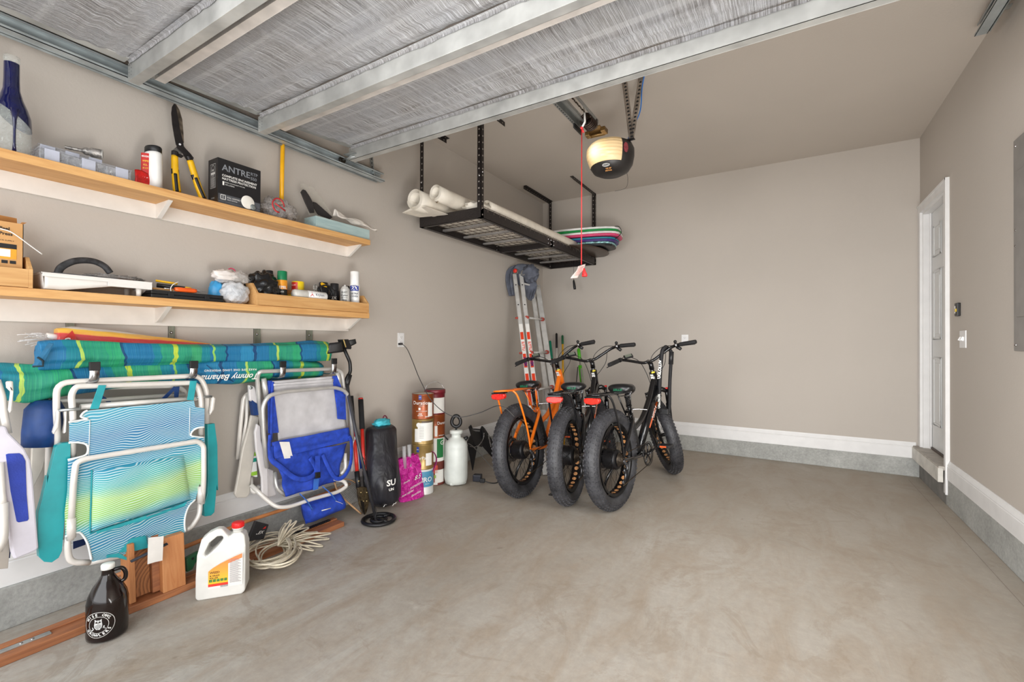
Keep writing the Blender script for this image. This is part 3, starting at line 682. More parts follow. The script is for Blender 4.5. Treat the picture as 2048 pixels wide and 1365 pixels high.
# kraft box
cy0, cy1 = W(-40, 540, .15).y, W(46, 535, .17).y
kb = thing('cardboard_box', 'open brown cardboard packet printed Peel and Press in left crate', 'box', (XL+.13, (cy0+cy1)/2, LZ+.008))
kr = mat('kraft_cardboard', (201, 152, 96), .7, var=.05, bump=.1)
x0, x1 = XL+.09, XL+.172; h = .24
m = MB(); b = LZ+.009
for q in ((x1-.002, x1, cy0, cy1), (x0, x0+.002, cy0, cy1), (x0, x1, cy0, cy0+.002), (x0, x1, cy1-.002, cy1)): m.bx(*q, b, b+h)
m.bx(x0, x1, cy0, cy1, b, b+.002); m.build('carton', kr, kb)
m = MB(); m.prism([(x0, cy0, b+h), (x0, cy1, b+h), (x0+.02, cy1-.006, b+h+.03), (x0+.02, cy0, b+h+.035)], (.0015, 0, 0)); m.prism([(x0, cy1-.001, b+h), (x1, cy1-.001, b+h), (x1-.02, cy1+.012, b+h+.012), (x0+.01, cy1+.01, b+h+.02)], (0, .0015, 0)); m.build('flap', mat('kraft_flap', (190, 132, 72), .7, var=.06), kb)
KT = 1.5
K2 = 1.5; _fk = onplane((x1, cy0, b), (0, 1, 0), (0, 0, 1)); fk = lambda x, y, h=0: _fk(x*K2, y*K2, h); wdt = (cy1-cy0)/K2; h = .24/K2; m = MB()
def TT(m, body, s, x, y, f, align='LEFT', **kw): return text_mb(body, s*KT, lambda p, q, h: f(x+p/KT, y+q/KT, h), mb=m, align=align, **kw)
def RR(m, x0, x1, z0, z1, f, h=.0008): return m.add([f(x0, z0, h), f(x1, z0, h), f(x1, z1, h), f(x0, z1, h)], [(0, 1, 2, 3)])
TT(m, 'Peel', .011, wdt-.043, h-.018, fk, bold=.03); TT(m, 'Press', .011, wdt-.043, h-.031, fk, bold=.03); TT(m, 'QUICK SUPPLY', .005, wdt-.05, h-.048, fk)
RR(m, wdt-.056, wdt-.012, h-.068, h-.056, fk)
for i in range(3): RR(m, wdt-.053+i*.0145, wdt-.042+i*.0145, h-.106, h-.098, fk)
m.build('black_print', ink_k(), kb)
m = MB(); RR(m, wdt-.056, wdt-.012, h-.094, h-.068, fk); m.build('orange_print', mat('orange_print', (232, 160, 44), .5), kb)
MB().lathe([(0, .0008), (.006, .0008)], fk(wdt-.052, h-.03), (1, 0, 0), n=12).build('orange_dot', mat('orange_print', (232, 160, 44), .5), kb)
m = MB(); RR(m, wdt-.053, wdt-.023, h-.089, h-.070, fk, .0014); m.build('white_print_panel', ink_w(), kb)
tb = thing('plastic_tube', 'curved white plastic edging strip arching over the cardboard box', 'plastic strip', W(40, 480, .19))
MB().tube(crom(zl((-60, 250, .18), (0, 280, .185), (100, 310, .2), (200, 375, .205), (300, 450, .205), (410, 530, .205)), 6), .0042, 8, flat=.5).build('strip', mat('white_tube', (228, 226, 222), .35), tb)
# paint tray
pt_ = thing('paint_tray', 'white plastic paint roller tray holding a trowel and bags', 'paint tray', (XL+.12, W(190, 590, .15).y, LZ))
y0, y1 = W(82, 560, .2).y, W(304, 590, .2).y; xf, xb = XL+.2, XL+.02; zt = LZ+.068
wt = mat('white_tray_plastic', (226, 222, 216), .38, var=.02)
m = MB(); N_ = 24
def tray(u, v):                                          # deep well at the left, sloping shallow to the right
    return None
dep = lambda u: (LZ+.004 if u < .16 else LZ+.004+(zt-.016-LZ)*min(1, (u-.16)/.55)*.75)
m.grid(lambda u, v: (xb+.012+(xf-xb-.024)*v, y0+.012+(y1-y0-.024)*u, dep(u)), 30, 4)
m.grid(lambda u, v: (xf-.012+.004*v, y0+.012+(y1-y0-.024)*u, dep(u)+(zt-dep(u))*v), 30, 3); m.grid(lambda u, v: (xb+.012-.004*v, y0+.012+(y1-y0-.024)*u, dep(u)+(zt-dep(u))*v), 30, 3)
m.grid(lambda u, v: (xb+.012+(xf-xb-.024)*u, y0+.012-.006*v, dep(0)+(zt-dep(0))*v), 4, 3); m.grid(lambda u, v: (xb+.012+(xf-xb-.024)*u, y1-.012+.006*v, dep(1)+(zt-dep(1))*v), 4, 3)
m.build('well', wt, pt_, thick=.002)
m = MB()
for q in ((xf-.01, xf, y0, y1), (xb, xb+.01, y0, y1), (xb, xf, y0, y0+.008), (xb, xf, y1-.008, y1)): m.bx(*q, zt-.004, zt)
m.bx(xf-.002, xf, y0+.004, y1-.002, zt-.016, zt).bx(xb, xf, y1-.002, y1, zt-.034, zt).bx(xf-.002, xf, y1-.16, y1, zt-.034, zt)
m.build('rim', wt, pt_, bevel=.001)
for q in (xb+.02, xf-.03): MB().cyl((q, y1-.04, LZ), (q, y1-.04, zt-.02), .009, 10, .012).build('foot', wt, pt_)
tw = thing('grout_float', 'black arched rubber float handle sticking up from the paint tray', 'trowel', W(160, 545, .12))
MB().tube(crom(zl((560, 745, .14), (590, 665, .14), (700, 605, .14), (820, 590, .13), (930, 605, .12), (1020, 650, .12), (1075, 715, .12)), 6), [.0135]*37, 12, flat=.8).build('handle', mat('dusty_black_rubber', (48, 48, 50), .6, var=.35, nscale=50), tw)
pz = zt+.003; q = zl((520, 730, .14), (1085, 725, .12)); 
MB().bx(XL+.08, XL+.17, q[0].y-.01, q[1].y+.01, zt+.001, zt+.007).build('float_pad', mat('grey_pad', (96, 96, 98), .7), tw, bevel=.002)
tp = thing('plastic_packet', 'clear plastic packets of small hardware on the paint tray', 'packet', zl((1150, 750, .12))[0])
c = zl((1120, 735, .11))[0]; c.z = zt+.012
MB().blob((c.x, c.y, c.z), .05, .10, .014, .5, 5, seed=11, base=zt+.008).build('packet', glassy('grey_clear_film', (168, 164, 160), .65, .2), tp)
tp = thing('small_carton', 'small flat brown carton behind the hardware packets', 'box', zl((1180, 700, .05))[0])
p, q = zl((1120, 690, .05), (1285, 690, .05)); MB().bx(XL+.03, XL+.08, p.y, q.y, zt+.001, zt+.02).build('carton', mat('brown_card', (122, 82, 62), .6), tp, bevel=.001)
pl_ = thing('paper_packet', 'crumpled grey and white paper packet beside the paint tray', 'packet', zl((1400, 760, .1))[0])
c = zl((1395, 785, .10))[0]; MB().blob((c.x, c.y, LZ+.042), .035, .032, .016, .5, 4, seed=3, base=LZ+.001).build('paper', mat('grey_paper', (176, 172, 168), .6, var=.2, nscale=40), pl_)
# black flat tool case
y0, y1 = zl((1480, 0, .19))[0].y, W(447, 600, .19).y
tc_ = thing('tool_case', 'flat black plastic tool case lying on the lower shelf', 'tool case', (XL+.12, (y0+y1)/2, LZ))
MB().bx(XL+.05, XL+.19, y0, y1, LZ, LZ+.018).build('base', black(), tc_, bevel=.003); MB().bx(XL+.05, XL+.19, y0, y1, LZ+.019, LZ+.036).build('lid', black(), tc_, bevel=.003)
for f in (.25, .75): MB().bx(XL+.19, XL+.195, y0+(y1-y0)*f-.012, y0+(y1-y0)*f+.012, LZ+.008, LZ+.03).build('latch', black(), tc_, bevel=.001)
z0 = LZ+.056
pk = thing('pliers', 'black and yellow handled plier tool lying on the tool case', 'pliers', zl((1700, 820, .13))[0])
def bar(m, a, b, r, fl=1, n=10): return m.tube([a, a.lerp(b, .5), b], r, n, flat=fl)
a, b = zl((1530, 790, .10), (1850, 845, .16)); a.z = z0+.012; b.z = z0
bar(MB(), a, a.lerp(b, .85), .014, .8).build('grip', black(), pk); bar(MB(), a.lerp(b, .86), b+(b-a)*.05, .0145, .8).build('grip_end', yl, pk)
a2, b2 = zl((1520, 775, .08), (1730, 800, .12)); a2.z = z0+.036; b2.z = z0+.026; bar(MB(), a2, b2, .008, .7).build('upper_grip', yl, pk)
a3, b3 = zl((1890, 840, .15), (2020, 880, .16)); a3.z = z0; b3.z = z0-.004; MB().tube([a3, b3], [.004, .0012], 8).build('jaw', steel(), pk)
sd = thing('screwdriver', 'short screwdriver with translucent orange handle on the tool case', 'screwdriver', zl((1800, 890, .17))[0])
a, b = zl((1705, 885, .175), (1915, 895, .175)); a.z = b.z = LZ+.049
n = 9; MB().tube([a.lerp(b, i/(n-1)) for i in range(n)], [.009, .0115, .012, .0115, .0115, .012, .012, .0115, .009], 10).build('handle', mat('orange_acetate', (232, 94, 34), .2, var=.08), sd)
MB().cyl(a+V((0, -.045, 0)), a, .0025, 8).build('shaft', chrome(), sd)
zt_ = thing('cable_tie', 'thin white cable tie loop hanging on the black plier grip', 'cable tie', zl((1690, 850, .17))[0])
MB().tube(crom(zl((1740, 800, .17), (1690, 825, .178), (1665, 860, .18), (1668, 895, .18)), 5), .0018, 6).build('tie', ink_w(), zt_)
st_ = thing('scissors', 'steel tipped scissors lying at the right of the pliers', 'scissors', zl((2000, 880, .13))[0])
a, b = zr((-60, 520, .12), (80, 572, .15)); a.z = z0-.002; b.z = LZ+.04
m = MB(); m.tube([a, b], [.005, .001], 6, flat=.4); m.tube([a+V((.01, .0, 0)), b+V((-.004, .004, 0))], [.005, .001], 6, flat=.4); m.build('blades', steel(), st_)
a, b = zl((1480, 850, .15), (1690, 890, .16)); a.z = LZ+.045; b.z = LZ+.045
st_ = thing('wooden_shim', 'thin pale wooden stick lying between tray and tool case', 'stick', a)
MB().box((a+b)/2, (.014, (b-a).length, .008)).build('stick', pine2, st_)
# blue white salt bag and gravel bag
c = on_lo(440, 600, .11)
sb = thing('salt_bag', 'blue and white plastic bag of pellets with crumpled top', 'bag', c)
c1 = zr((210, 560, .10))[0]
MB().blob((c1.x-.02, c1.y+.0, LZ+.062), .04, .036, .062, .22, 3, seed=21, base=LZ+.001).build('bag', mat('sky_blue_bag', (62, 158, 214), .35, var=.1), sb)
c1 = zr((290, 415, .10))[0]; MB().blob(c1, .04, .065, .034, .35, 3, seed=22).build('folded_top', mat('white_film', (226, 218, 212), .3, var=.05), sb)
c1 = zr((360, 335, .10))[0]; MB().tube(crom([c1+V((0, -.026, -.012)), c1+V((0, -.006, .004)), c1+V((0, .012, 0)), c1+V((0, .024, -.018))], 4), .006, 6, flat=.5).build('pink_tie', mat('pink_plastic', (208, 60, 98), .4), sb)
def gravel():
    t = NT('bagged_gravel'); v = t.map(); vo = t.new('TexVoronoi'); vo.inputs['Scale'].default_value = 240; t.link(v, vo.inputs[0])
    t.col(t.mix(.55, t.ramp(t.math('FRACT', t.math('MULTIPLY', vo.outputs['Distance'], 3.3)), [(.2, (118, 128, 140)), (.7, (222, 222, 222))]), t.ramp(t.noise(v, 30, 5), [(.35, (190, 194, 200)), (.7, (240, 240, 240))]))); t.set(Roughness=.2); t.bump(t.noise(v, 38, 5, .6, 1), .7, .01); return t.m
c1 = zr((400, 600, .135))[0]
gb = thing('gravel_bag', 'clear plastic bag of pale blue-grey gravel against the crate', 'bag', V((c1.x, c1.y, LZ)))
MB().blob((c1.x+.0, c1.y-.002, LZ+.058), .05, .07, .062, .2, 3, seed=31, base=LZ+.001, n=40, m=26).build('bag', gravel(), gb)
c2 = zr((470, 420, .11))[0]; MB().blob((c2.x, c2.y-.02, c2.z-.01), .035, .06, .035, .4, 3.4, seed=33, base=LZ+.1).build('gathered_top', glassy('bag_top_film', (225, 222, 218), .5, .12), gb)
# things standing in the long crate
FZ = LZ+.009
def spray(label, px, py, d, r, h, body, cap_c, lettering, name='spray_can', capr=.85, caph=.03, cat='spray can', nozzle=False, lie=None, group=None):
    p = zr((px, py, d))[0]; c = V((p.x, p.y, FZ)); t = thing(name, label, cat, c, group)
    MB().lathe([(0, .001), (r*.9, 0), (r, .003), (r, h*.86), (r*.97, h*.88), (r*.72, h*.95), (r*.6, h)], c).build('can', body, t)
    if caph: MB().lathe([(r*capr, h*.88), (r*capr, h*.88+caph-.003), (r*capr-.003, h*.88+caph), (0, h*.88+caph)], c).build('cap', cap_c, t)
    if nozzle: MB().lathe([(.006, h), (.006, h+.008), (.004, h+.011), (0, h+.011)], c, n=12).build('nozzle', cap_c, t)
    a = face_ang(c)-.1
    for body_, s, z, m_ in lettering:
        text_mb(body_, s, lambda x, y, hh: oncyl(c, r+.0006, a, c.z+z)(x, y, hh), bold=.02).build('lettering', m_, t)
    return t, c, a
blk = mat('black_film', (20, 19, 20), .2, var=.3, nscale=30, bump=1.0, bscale=26)
c1 = zr((700, 480, .10))[0]
t = thing('trash_bag', 'crumpled shiny black plastic bag at the left end of the crate', 'bag', V((c1.x, c1.y, FZ)))
MB().blob((c1.x+.01, c1.y-.0, FZ+.088), .072, .084, .098, .3, 3.0, seed=41, base=FZ, n=48, m=30).build('bag', blk, t)
t, c, a = spray('grey can with black trigger nozzle behind the black bag', 790, 400, .055, .024, .21, mat('grey_can', (168, 166, 160), .4, .3), black(), [])
MB().cyl((c.x, c.y, c.z+.15), (c.x, c.y-.03, c.z+.152), .006).lathe([(.004, -.033), (.012, -.03), (.012, -.024), (.004, -.02)], (c.x, c.y, c.z+.15), (0, 1, 0), 12).build('trigger', black(), t)
def repel():
    t = NT('green_repellent_can'); z = t.sep(t.map())[2]; c = t.ramp(t.math('DIVIDE', t.math('ADD', z, 0), .16), [(.0, (24, 84, 60)), (.40, (20, 60, 44)), (.41, (28, 30, 26)), (.62, (34, 30, 26)), (.63, (236, 150, 40)), (.78, (240, 160, 44))], 'CONSTANT')
    t.col(c); t.set(Roughness=.3, Metallic=.2); return t.m
t, c, a = spray('green and orange insect repellent spray can reading REPEL', 935, 560, .12, .028, .178, repel(), mat('green_cap', (12, 118, 74), .35), [('REPEL', .022, .112, ink_w()), ('MAX', .012, .085, ink_w()), ('40', .02, .055, mat('orange_print', (232, 160, 44), .5))], capr=.97, caph=.055)
ym = mat('yellow_tin', (238, 206, 30), .35); rm = mat('red_tin', (204, 40, 30), .35)
p = zr((1115, 500, .09))[0]; c = V((p.x, p.y, FZ))
t = thing('varnish_can', 'yellow and red round tins stacked beside the repellent can', 'tin', c)
MB().lathe(cap_rad(.06, 0, .08, .002), c).build('lower_tin', ym, t); tn = MB().lathe(cap_rad(.036, .082, .165, .002), c).build('upper_tin', ym, t)
m = MB(); patch(m, (c.x, c.y), .036, face_ang(c)-1.5, face_ang(c)-.05, FZ+.09, FZ+.158); m.build('red_label', rm, tn)
m = MB(); 
for z in (.14, .11): text_mb('GLUE' if z > .12 else 'ALL', .014, oncyl(c, .0368, face_ang(c)-.8, FZ+z), mb=m)
m.build('lettering', ink_w(), tn)
# lying can
p, q = zr((1055, 590, .165), (1425, 640, .17)); p.z = FZ+.078; q.z = FZ+.078
t = thing('spray_can', 'white spray can with clear cap lying on its side in crate', 'spray can', V(((p.x+q.x)/2, (p.y+q.y)/2, FZ)))
ax = (q-p).normalized(); L = (q-p).length; r = .029; wcan = mat('white_can', (224, 224, 222), .35, .1)
MB().lathe([(0, L*.4), (r, L*.4), (r, L-.004), (r*.9, L), (0, L)], p, ax).build('can', wcan, t); MB().lathe([(0, 0), (r*.8, .003), (r, .012), (r, L*.4)], p, ax).build('cap', mat('frosted_cap', (206, 204, 196), .25, Alpha=.9), t)
x_, y_, _ = frame(ax)
def onlie(off, ang0): return lambda x, y, h: p+ax*(off+x)+(V((1, 0, 0))*math.cos(ang0+y/r)+V((0, 0, 1))*math.sin(ang0+y/r))*(r+.0008)
m = MB(); text_mb('Krylon', .022, onlie(L*.74, .15), mb=m); m.build('lettering', mat('navy_print', (30, 36, 70), .4), t)
m = MB(); text_mb('A', .036, onlie(L*.5, .15), mb=m, bold=.04); m.build('red_lettering', rm, t)
cw_ = mat('black_can', (30, 30, 34), .35, .2)
spray('black-capped spray can behind the coiled cable', 1405, 560, .055, .033, .155, cw_, black(), [], caph=.05)
spray('tall black spray can right of the coiled cable', 1530, 590, .075, .032, .155, cw_, black(), [('2X', .026, .085, ink_w())], caph=.05)
spray('black-capped spray can hidden behind the small grey one', 1660, 600, .045, .032, .152, cw_, black(), [], caph=.05)
t, c, a = spray('small grey and white capless spray can near the crate end', 1648, 620, .145, .031, .165, mat('pale_grey_can', (206, 206, 202), .35, .2), mat('white_nozzle', (230, 230, 226), .4), [('RUST', .016, .122, ink_k()), ('Color', .019, .102, ink_k()), ('METALLIC', .009, .086, ink_k())], caph=0, nozzle=True)
m = MB(); [patch(m, (c.x, c.y), .031, a-.42+i*.13, a-.35+i*.13, c.z+.05, c.z+.075, n=1) for i in range(7)]; m.build('barcode', ink_k(), t)
wc2 = mat('glossy_white_can', (234, 234, 232), .3)
t, c, a = spray('tallest white spray can with blue 2X label at the crate end', 1760, 600, .14, .032, .215, wc2, wc2, [('ULTRA', .016, .122, mat('navy_print', (30, 36, 70), .4)), ('COVER', .016, .103, mat('navy_print', (30, 36, 70), .4)), ('RUST', .01, .178, mat('navy_print', (30, 36, 70), .4))], capr=.93, caph=.09)
m = MB(); patch(m, (c.x, c.y), .032, a-1.0, a+1.0, c.z+.142, c.z+.178); bl_ = m.build('blue_band', mat('royal_blue_print', (40, 62, 156), .4), t)
text_mb('2X', .036, lambda x, y, h: oncyl(c, .033, a, c.z+.16)(x, y, h), bold=.03, shear=.2).build('large_lettering', ink_w(), t)
p = zr((1765, 700, .15))[0]; t = thing('jar_lid', 'small round white lid lying in front of the white can', 'lid', V((p.x, p.y, FZ))); MB().lathe(cap_rad(.028, .0, .062, .003), V((p.x, p.y, FZ))).build('lid', wcan, t)
# coiled cable with yellow tag
cc = zr((1440, 600, .145))[0]
t = thing('coiled_cable', 'coil of black cable with a yellow tag among spray cans', 'cable', V((cc.x, cc.y, FZ))); m = MB()
for i in range(9):
    o = zr((1440+random.uniform(-25, 25), 590+random.uniform(-20, 20), .14+i*.004))[0]; rx, rz = .044+random.uniform(-.006, .01), .03+random.uniform(-.005, .006)
    m.tube([o+V((0, math.cos(a_)*rx+math.sin(a_)*.01, math.sin(a_)*rz-math.cos(a_)*.016)) for a_ in [k_*2*PI/22 for k_ in range(22)]], 0.0042, 6, closed=True)
m.build('coil', black(), t)
m = MB(); p = zr((1310, 545, .16))[0]; m.tube([p+V((0, math.cos(a_)*.014*(1-i/40), math.sin(a_)*.018)) for i, a_ in enumerate([k_*.5 for k_ in range(26)])], .0035, 6); m.build('strain_relief', mat('speckled_grey', (120, 118, 114), .5, var=.5, nscale=200), t)
p = zr((1405, 515, .165))[0]; MB().prism([p+V((0, -.023, .006)), p+V((0, -.014, .016)), p+V((0, .012, .007)), p+V((0, .026, -.012)), p+V((0, -.007, -.012))], (.002, 0, 0)).build('tag', mat('yellow_tag', (240, 184, 20), .4), t)
# ============================ wall rail strips, hooks, umbrellas ============================
def za(*pts, d=.2): return [W(x/4.014, 640+y/4.014, (p[0] if p else d)) for x, y, *p in pts]
def zb(*pts, d=.2): return [W(x/3.29, 950+y/3.29, (p[0] if p else d)) for x, y, *p in pts]
def zc(*pts, d=.2): return [W(420+x/3.5, 670+y/3.5, (p[0] if p else d)) for x, y, *p in pts]
def zw(*pts, d=.2): return [W(x/3.103, 700+y/3.103, (p[0] if p else d)) for x, y, *p in pts]
strip_m = mat('grey_green_steel', (140, 142, 130), .4, .6, var=.08)
for px0, px1, lab in ((131, 147, 'leftmost steel wall strip below the shelf above the rainbow umbrella'), (336, 348, 'steel wall strip second from left below the lower shelf'), (507, 519, 'steel wall strip third from left below the lower shelf'), (612, 623, 'rightmost steel wall strip below the shelf near its end')):
    y0, y1 = W(px0, 660).y, W(px1, 660).y
    t = thing('wall_strip', lab, 'wall strip', (XL, (y0+y1)/2, .95))
    MB().bx(XL, XL+.004, y0, y1, .93, 1.259).bx(XL, XL+.012, y0, y0+.003, .93, 1.259).bx(XL, XL+.012, y1-.003, y1, .93, 1.259).build('strip', strip_m, t)
    MB().lathe([(0, .007), (.005, .006), (.007, .0)], (XL+.004, (y0+y1)/2, 1.21), (1, 0, 0), 10).build('screw', chrome(), t)
def hook(y, z0, ztop, dout, label, group=None):
    t = thing('utility_hook', label, 'hook', (XL+.03, y, z0)); w = .032
    pts = [(XL+.004, z0+.06), (XL+.004, z0+.012), (XL+.02, z0), (XL+dout-.03, z0-.004), (XL+dout-.008, z0+.004), (XL+dout, z0+.03), (XL+dout, ztop)]
    pts = fillet([V((x, 0, z)) for x, z in pts], .015, 4); m = MB(); n = len(pts)
    vs = [(p.x, y-w/2, p.z) for p in pts]+[(p.x, y+w/2, p.z) for p in pts]
    m.add(vs, [(i, i+1, n+i+1, n+i) for i in range(n-1)], True); m.build('bar', chrome(), t, thick=.005)
    MB().bx(XL+dout-.006, XL+dout+.006, y-w/2-.002, y+w/2+.002, ztop-.03, ztop+.006).build('rubber_tip', black(), t, bevel=.002)
    return t
HK = []
for (ox, oy, s_), (x0, x1, yt, yb), d, lab in (((0, 640, 4.014), (725, 795, 350, 500), .285, 'left chrome hook with black tip over the turquoise chair frame'), ((0, 640, 4.014), (1530, 1582, 340, 465), .285, 'chrome hook at the right end of the turquoise chair frame'),
        ((420, 670, 3.5), (495, 527, 192, 298), .255, 'chrome hook holding the blue and grey chair at its left'), ((420, 670, 3.5), (853, 888, 172, 270), .255, 'chrome hook with black tip right above the blue and grey chair')):
    a = W(ox+(x0+x1)/2/s_, oy+yt/s_, d); b = W(ox+(x0+x1)/2/s_, oy+yb/s_, d); hook(a.y, b.z, a.z, d, lab)

def stripes():
    t = NT('striped_umbrella_cloth'); v = t.tc.outputs['Object']; x, y, z = t.sep(v)[0:3]
    wob = t.noise(t.map((6, 2, 6)), 2.2, 2, .5); yy = t.math('ADD', y, t.math('MULTIPLY', t.math('SUBTRACT', wob, .5), .05))
    f = t.math('FRACT', t.math('DIVIDE', t.math('ADD', yy, 10.0), .86))
    B, G_, T_, N_, Y_ = (24, 112, 160), (38, 150, 112), (16, 128, 142), (14, 62, 112), (184, 206, 56)
    bands = [(0, B), (.06, T_), (.09, G_), (.15, Y_), (.172, G_), (.24, (54, 158, 104)), (.30, T_), (.345, B), (.36, (150, 208, 84)), (.375, T_), (.43, N_), (.445, B), (.52, (36, 130, 176)), (.60, N_), (.62, B), (.70, T_), (.755, (180, 212, 92)), (.77, G_), (.87, (40, 160, 108)), (.93, N_), (.945, B)]
    st_ = []
    for (p0, c0), (p1, _c) in zip(bands, bands[1:]+[(1.0, None)]): st_.append((p0, c0))
    c = t.ramp(f, st_, 'CONSTANT')
    fine = t.noise(t.map((1.5, 130, 1.5)), 3, 3, .6); c = t.mix(t.ramp(fine, [(.35, .55), (.5, 0)]), c, (12, 92, 120)); c = t.mix(t.ramp(fine, [(.58, 0), (.75, .4)]), c, (120, 214, 190))
    t.col(c); t.set(Roughness=.62); t.bump(t.noise(t.map((20, 5, 20)), 2, 4), .35, .01); return t.m
um = stripes()
def roll(name, label, pts, rs, m_, tie=(), seed=0, open_end=None, handle=None):
    p = crom(pts, 10); n = len(p); t = thing(name, label, 'umbrella', V(pts[0]))
    mb = MB(); vs = []; K = 36
    for i, q in enumerate(p):
        u = i/(n-1)*(len(rs)-1); j = min(int(u), len(rs)-2); r = rs[j]+(rs[j+1]-rs[j])*(u-j)
        for k in range(K):
            a = 2*PI*k/K; fold = 1+.09*math.sin(a*5+i*.09+seed)+.05*math.sin(a*9-i*.13)+.08*MN.noise(V((math.cos(a)*1.5, math.sin(a)*1.5, q.y*9+seed)))
            vs.append(q+V((math.cos(a)*r*.85*fold, 0, math.sin(a)*r*fold)))
    fs = [(i*K+k, i*K+(k+1) % K, (i+1)*K+(k+1) % K, (i+1)*K+k) for i in range(n-1) for k in range(K)]
    mb.add(vs, fs, True); mb.add(vs[:K], [tuple(range(K))]); mb.add(vs[-K:], [tuple(range(K))]); mb.build('canopy', m_, t); return t
# upper long umbrella: open flared hem at the left, tapered flap at the right
up_pts = [W(75, 712, .16), W(130, 708, .16), W(250, 709, .16), W(400, 709, .16), W(540, 707, .15), W(620, 704, .15), W(655, 704, .15)]
u1 = roll('beach_umbrella', 'rolled green and blue striped umbrella, upper of the two', up_pts, [.052, .062, .052, .05, .058, .066, .056], um, seed=1)
hem = MB(); 
ha, hb = za((385, 190, .19), (260, 372, .19)); 
MB().prism(za((390, 185, .215), (430, 190, .222), (345, 370, .222), (285, 380, .222), (250, 376, .215), d=.215), (.006, 0, 0)).build('hem_flap', mat('teal_hem', (20, 92, 128), .7, var=.2, bump=.3, bscale=90), u1, bevel=.002)
MB().tube(za((300, 300, .225), (345, 330, .23), (345, 372, .23), (262, 376, .22)), .004, 6).build('dark_lining', mat('dark_teal_lining', (22, 40, 48), .8), u1)
lo_pts = [W(-60, 765, .125), W(0, 764, .13), W(60, 768, .135), W(150, 757, .14), W(300, 748, .14), W(440, 743, .14), W(560, 737, .14), W(640, 740, .135)]
u2 = roll('beach_umbrella', 'rolled striped umbrella with white script, lower of the two', lo_pts, [.055, .064, .076, .07, .052, .05, .07, .06, .045], um, seed=5)
# strap and printed name (hung upside down)
MB().tube(za((1660, 365, .205), (1740, 430, .212), (1870, 495, .205)), .006, 8, flat=.4).build('tie_strap', mat('dark_blue_strap', (14, 70, 120), .6), u2)
o1 = za((1790, 468, .206))[0]; 
def updown(o, s=1): return lambda x, y, h: o+V((h+.0045, -x, -y+x*.02))
tm = ink_w()
text_mb('Tommy Bahama', .044, updown(o1+V((.012, .035, .004))), shear=.45, bold=.012).build('script_lettering', tm, u2)
text_mb('MAKE LIFE ONE LONG WEEKEND', .015, updown(o1+V((.010, .035, .041))), bold=.01, space=1.2).build('small_lettering', tm, u2)
# cream pole end poking out of the lower umbrella
MB().tube(zc((640, 232, .12), (760, 236, .12), (800, 250, .12)), [.010, .010, .008], 10).build('pole_tip', mat('cream_pole', (216, 206, 188), .4), u2)
def rainbow():
    t = NT('rainbow_cloth'); v = t.tc.outputs['Object']; x, y, z = t.sep(v)[0:3]
    a = t.math('ADD', z, t.math('MULTIPLY', y, .075)); a = t.math('ADD', a, t.math('MULTIPLY', t.math('SUBTRACT', t.noise(t.map((2, 4, 2)), 1.5, 2), .5), .02))
    c = t.ramp(t.math('ADD', t.math('MULTIPLY', a, 10), .30), [(0, (36, 92, 176)), (.14, (50, 110, 190)), (.17, (206, 44, 42)), (.5, (214, 36, 40)), (.53, (240, 166, 40)), (.72, (236, 190, 60)), (.76, (216, 220, 220))], 'LINEAR')
    t.col(c); t.set(Roughness=.5, Coat_Weight=.4, Coat_Roughness=.15); t.bump(t.noise(t.map((12, 4, 12)), 2.5, 4), .5, .01); return t.m
rb_pts = [W(112, 677, .075), W(150, 677, .075), W(230, 682, .075), W(320, 690, .07), W(420, 700, .065)]
u3 = roll('rainbow_umbrella', 'rolled red, yellow and blue umbrella in a clear sleeve behind', rb_pts, [.042, .05, .044, .036, .03], rainbow(), seed=9)
MB().prism(za((480, 180, .128), (580, 85, .128), (640, 200, .128), d=.128), (.002, 0, 0)).build('red_triangle_print', red, u3)
text_mb('C', .030, lambda x, y, h: za((540, 168, .131))[0]+V((h, x, y)), bold=.03).build('white_letter', ink_w(), u3)
p, q = za((370, 125, .08), (500, 145, .08)); MB().cyl(p, q, .011, 10).build('white_pole', mat('white_tube', (228, 226, 222), .35), u3)
sl3 = MB(); m = MB()
m.grid(lambda u, v: crom(rb_pts, 4)[min(16, int(u*16))]+V((.055*math.cos(v*2*PI), -.035 if u == 0 else 0, .058*math.sin(v*2*PI)*(1-.3*u)))+V((.006*MN.noise(V((u*9, v*6, 1))), 0, .006*MN.noise(V((u*9, v*6, 4))))), 16, 20)
m.build('clear_sleeve', glassy('sleeve_film', (228, 228, 230), .07, .08), u3)
fr_ = MB()
for i in range(16):
    a = random.uniform(-.9, .9); p0 = za((370, 150, .09))[0]+V((random.uniform(-.03, .03), 0, .02*math.sin(a))); L = random.uniform(.03, .085)
    fr_.tube(crom([p0, p0+V((random.uniform(-.01, .01), -L*.5, math.sin(a)*L*.3)), p0+V((random.uniform(-.01, .01), -L, math.sin(a)*L*.3+random.uniform(-.01, .01)))], 3), .0016, 5)
fr_.build('torn_film_end', glassy('torn_film', (236, 236, 236), .6, .1), u3)

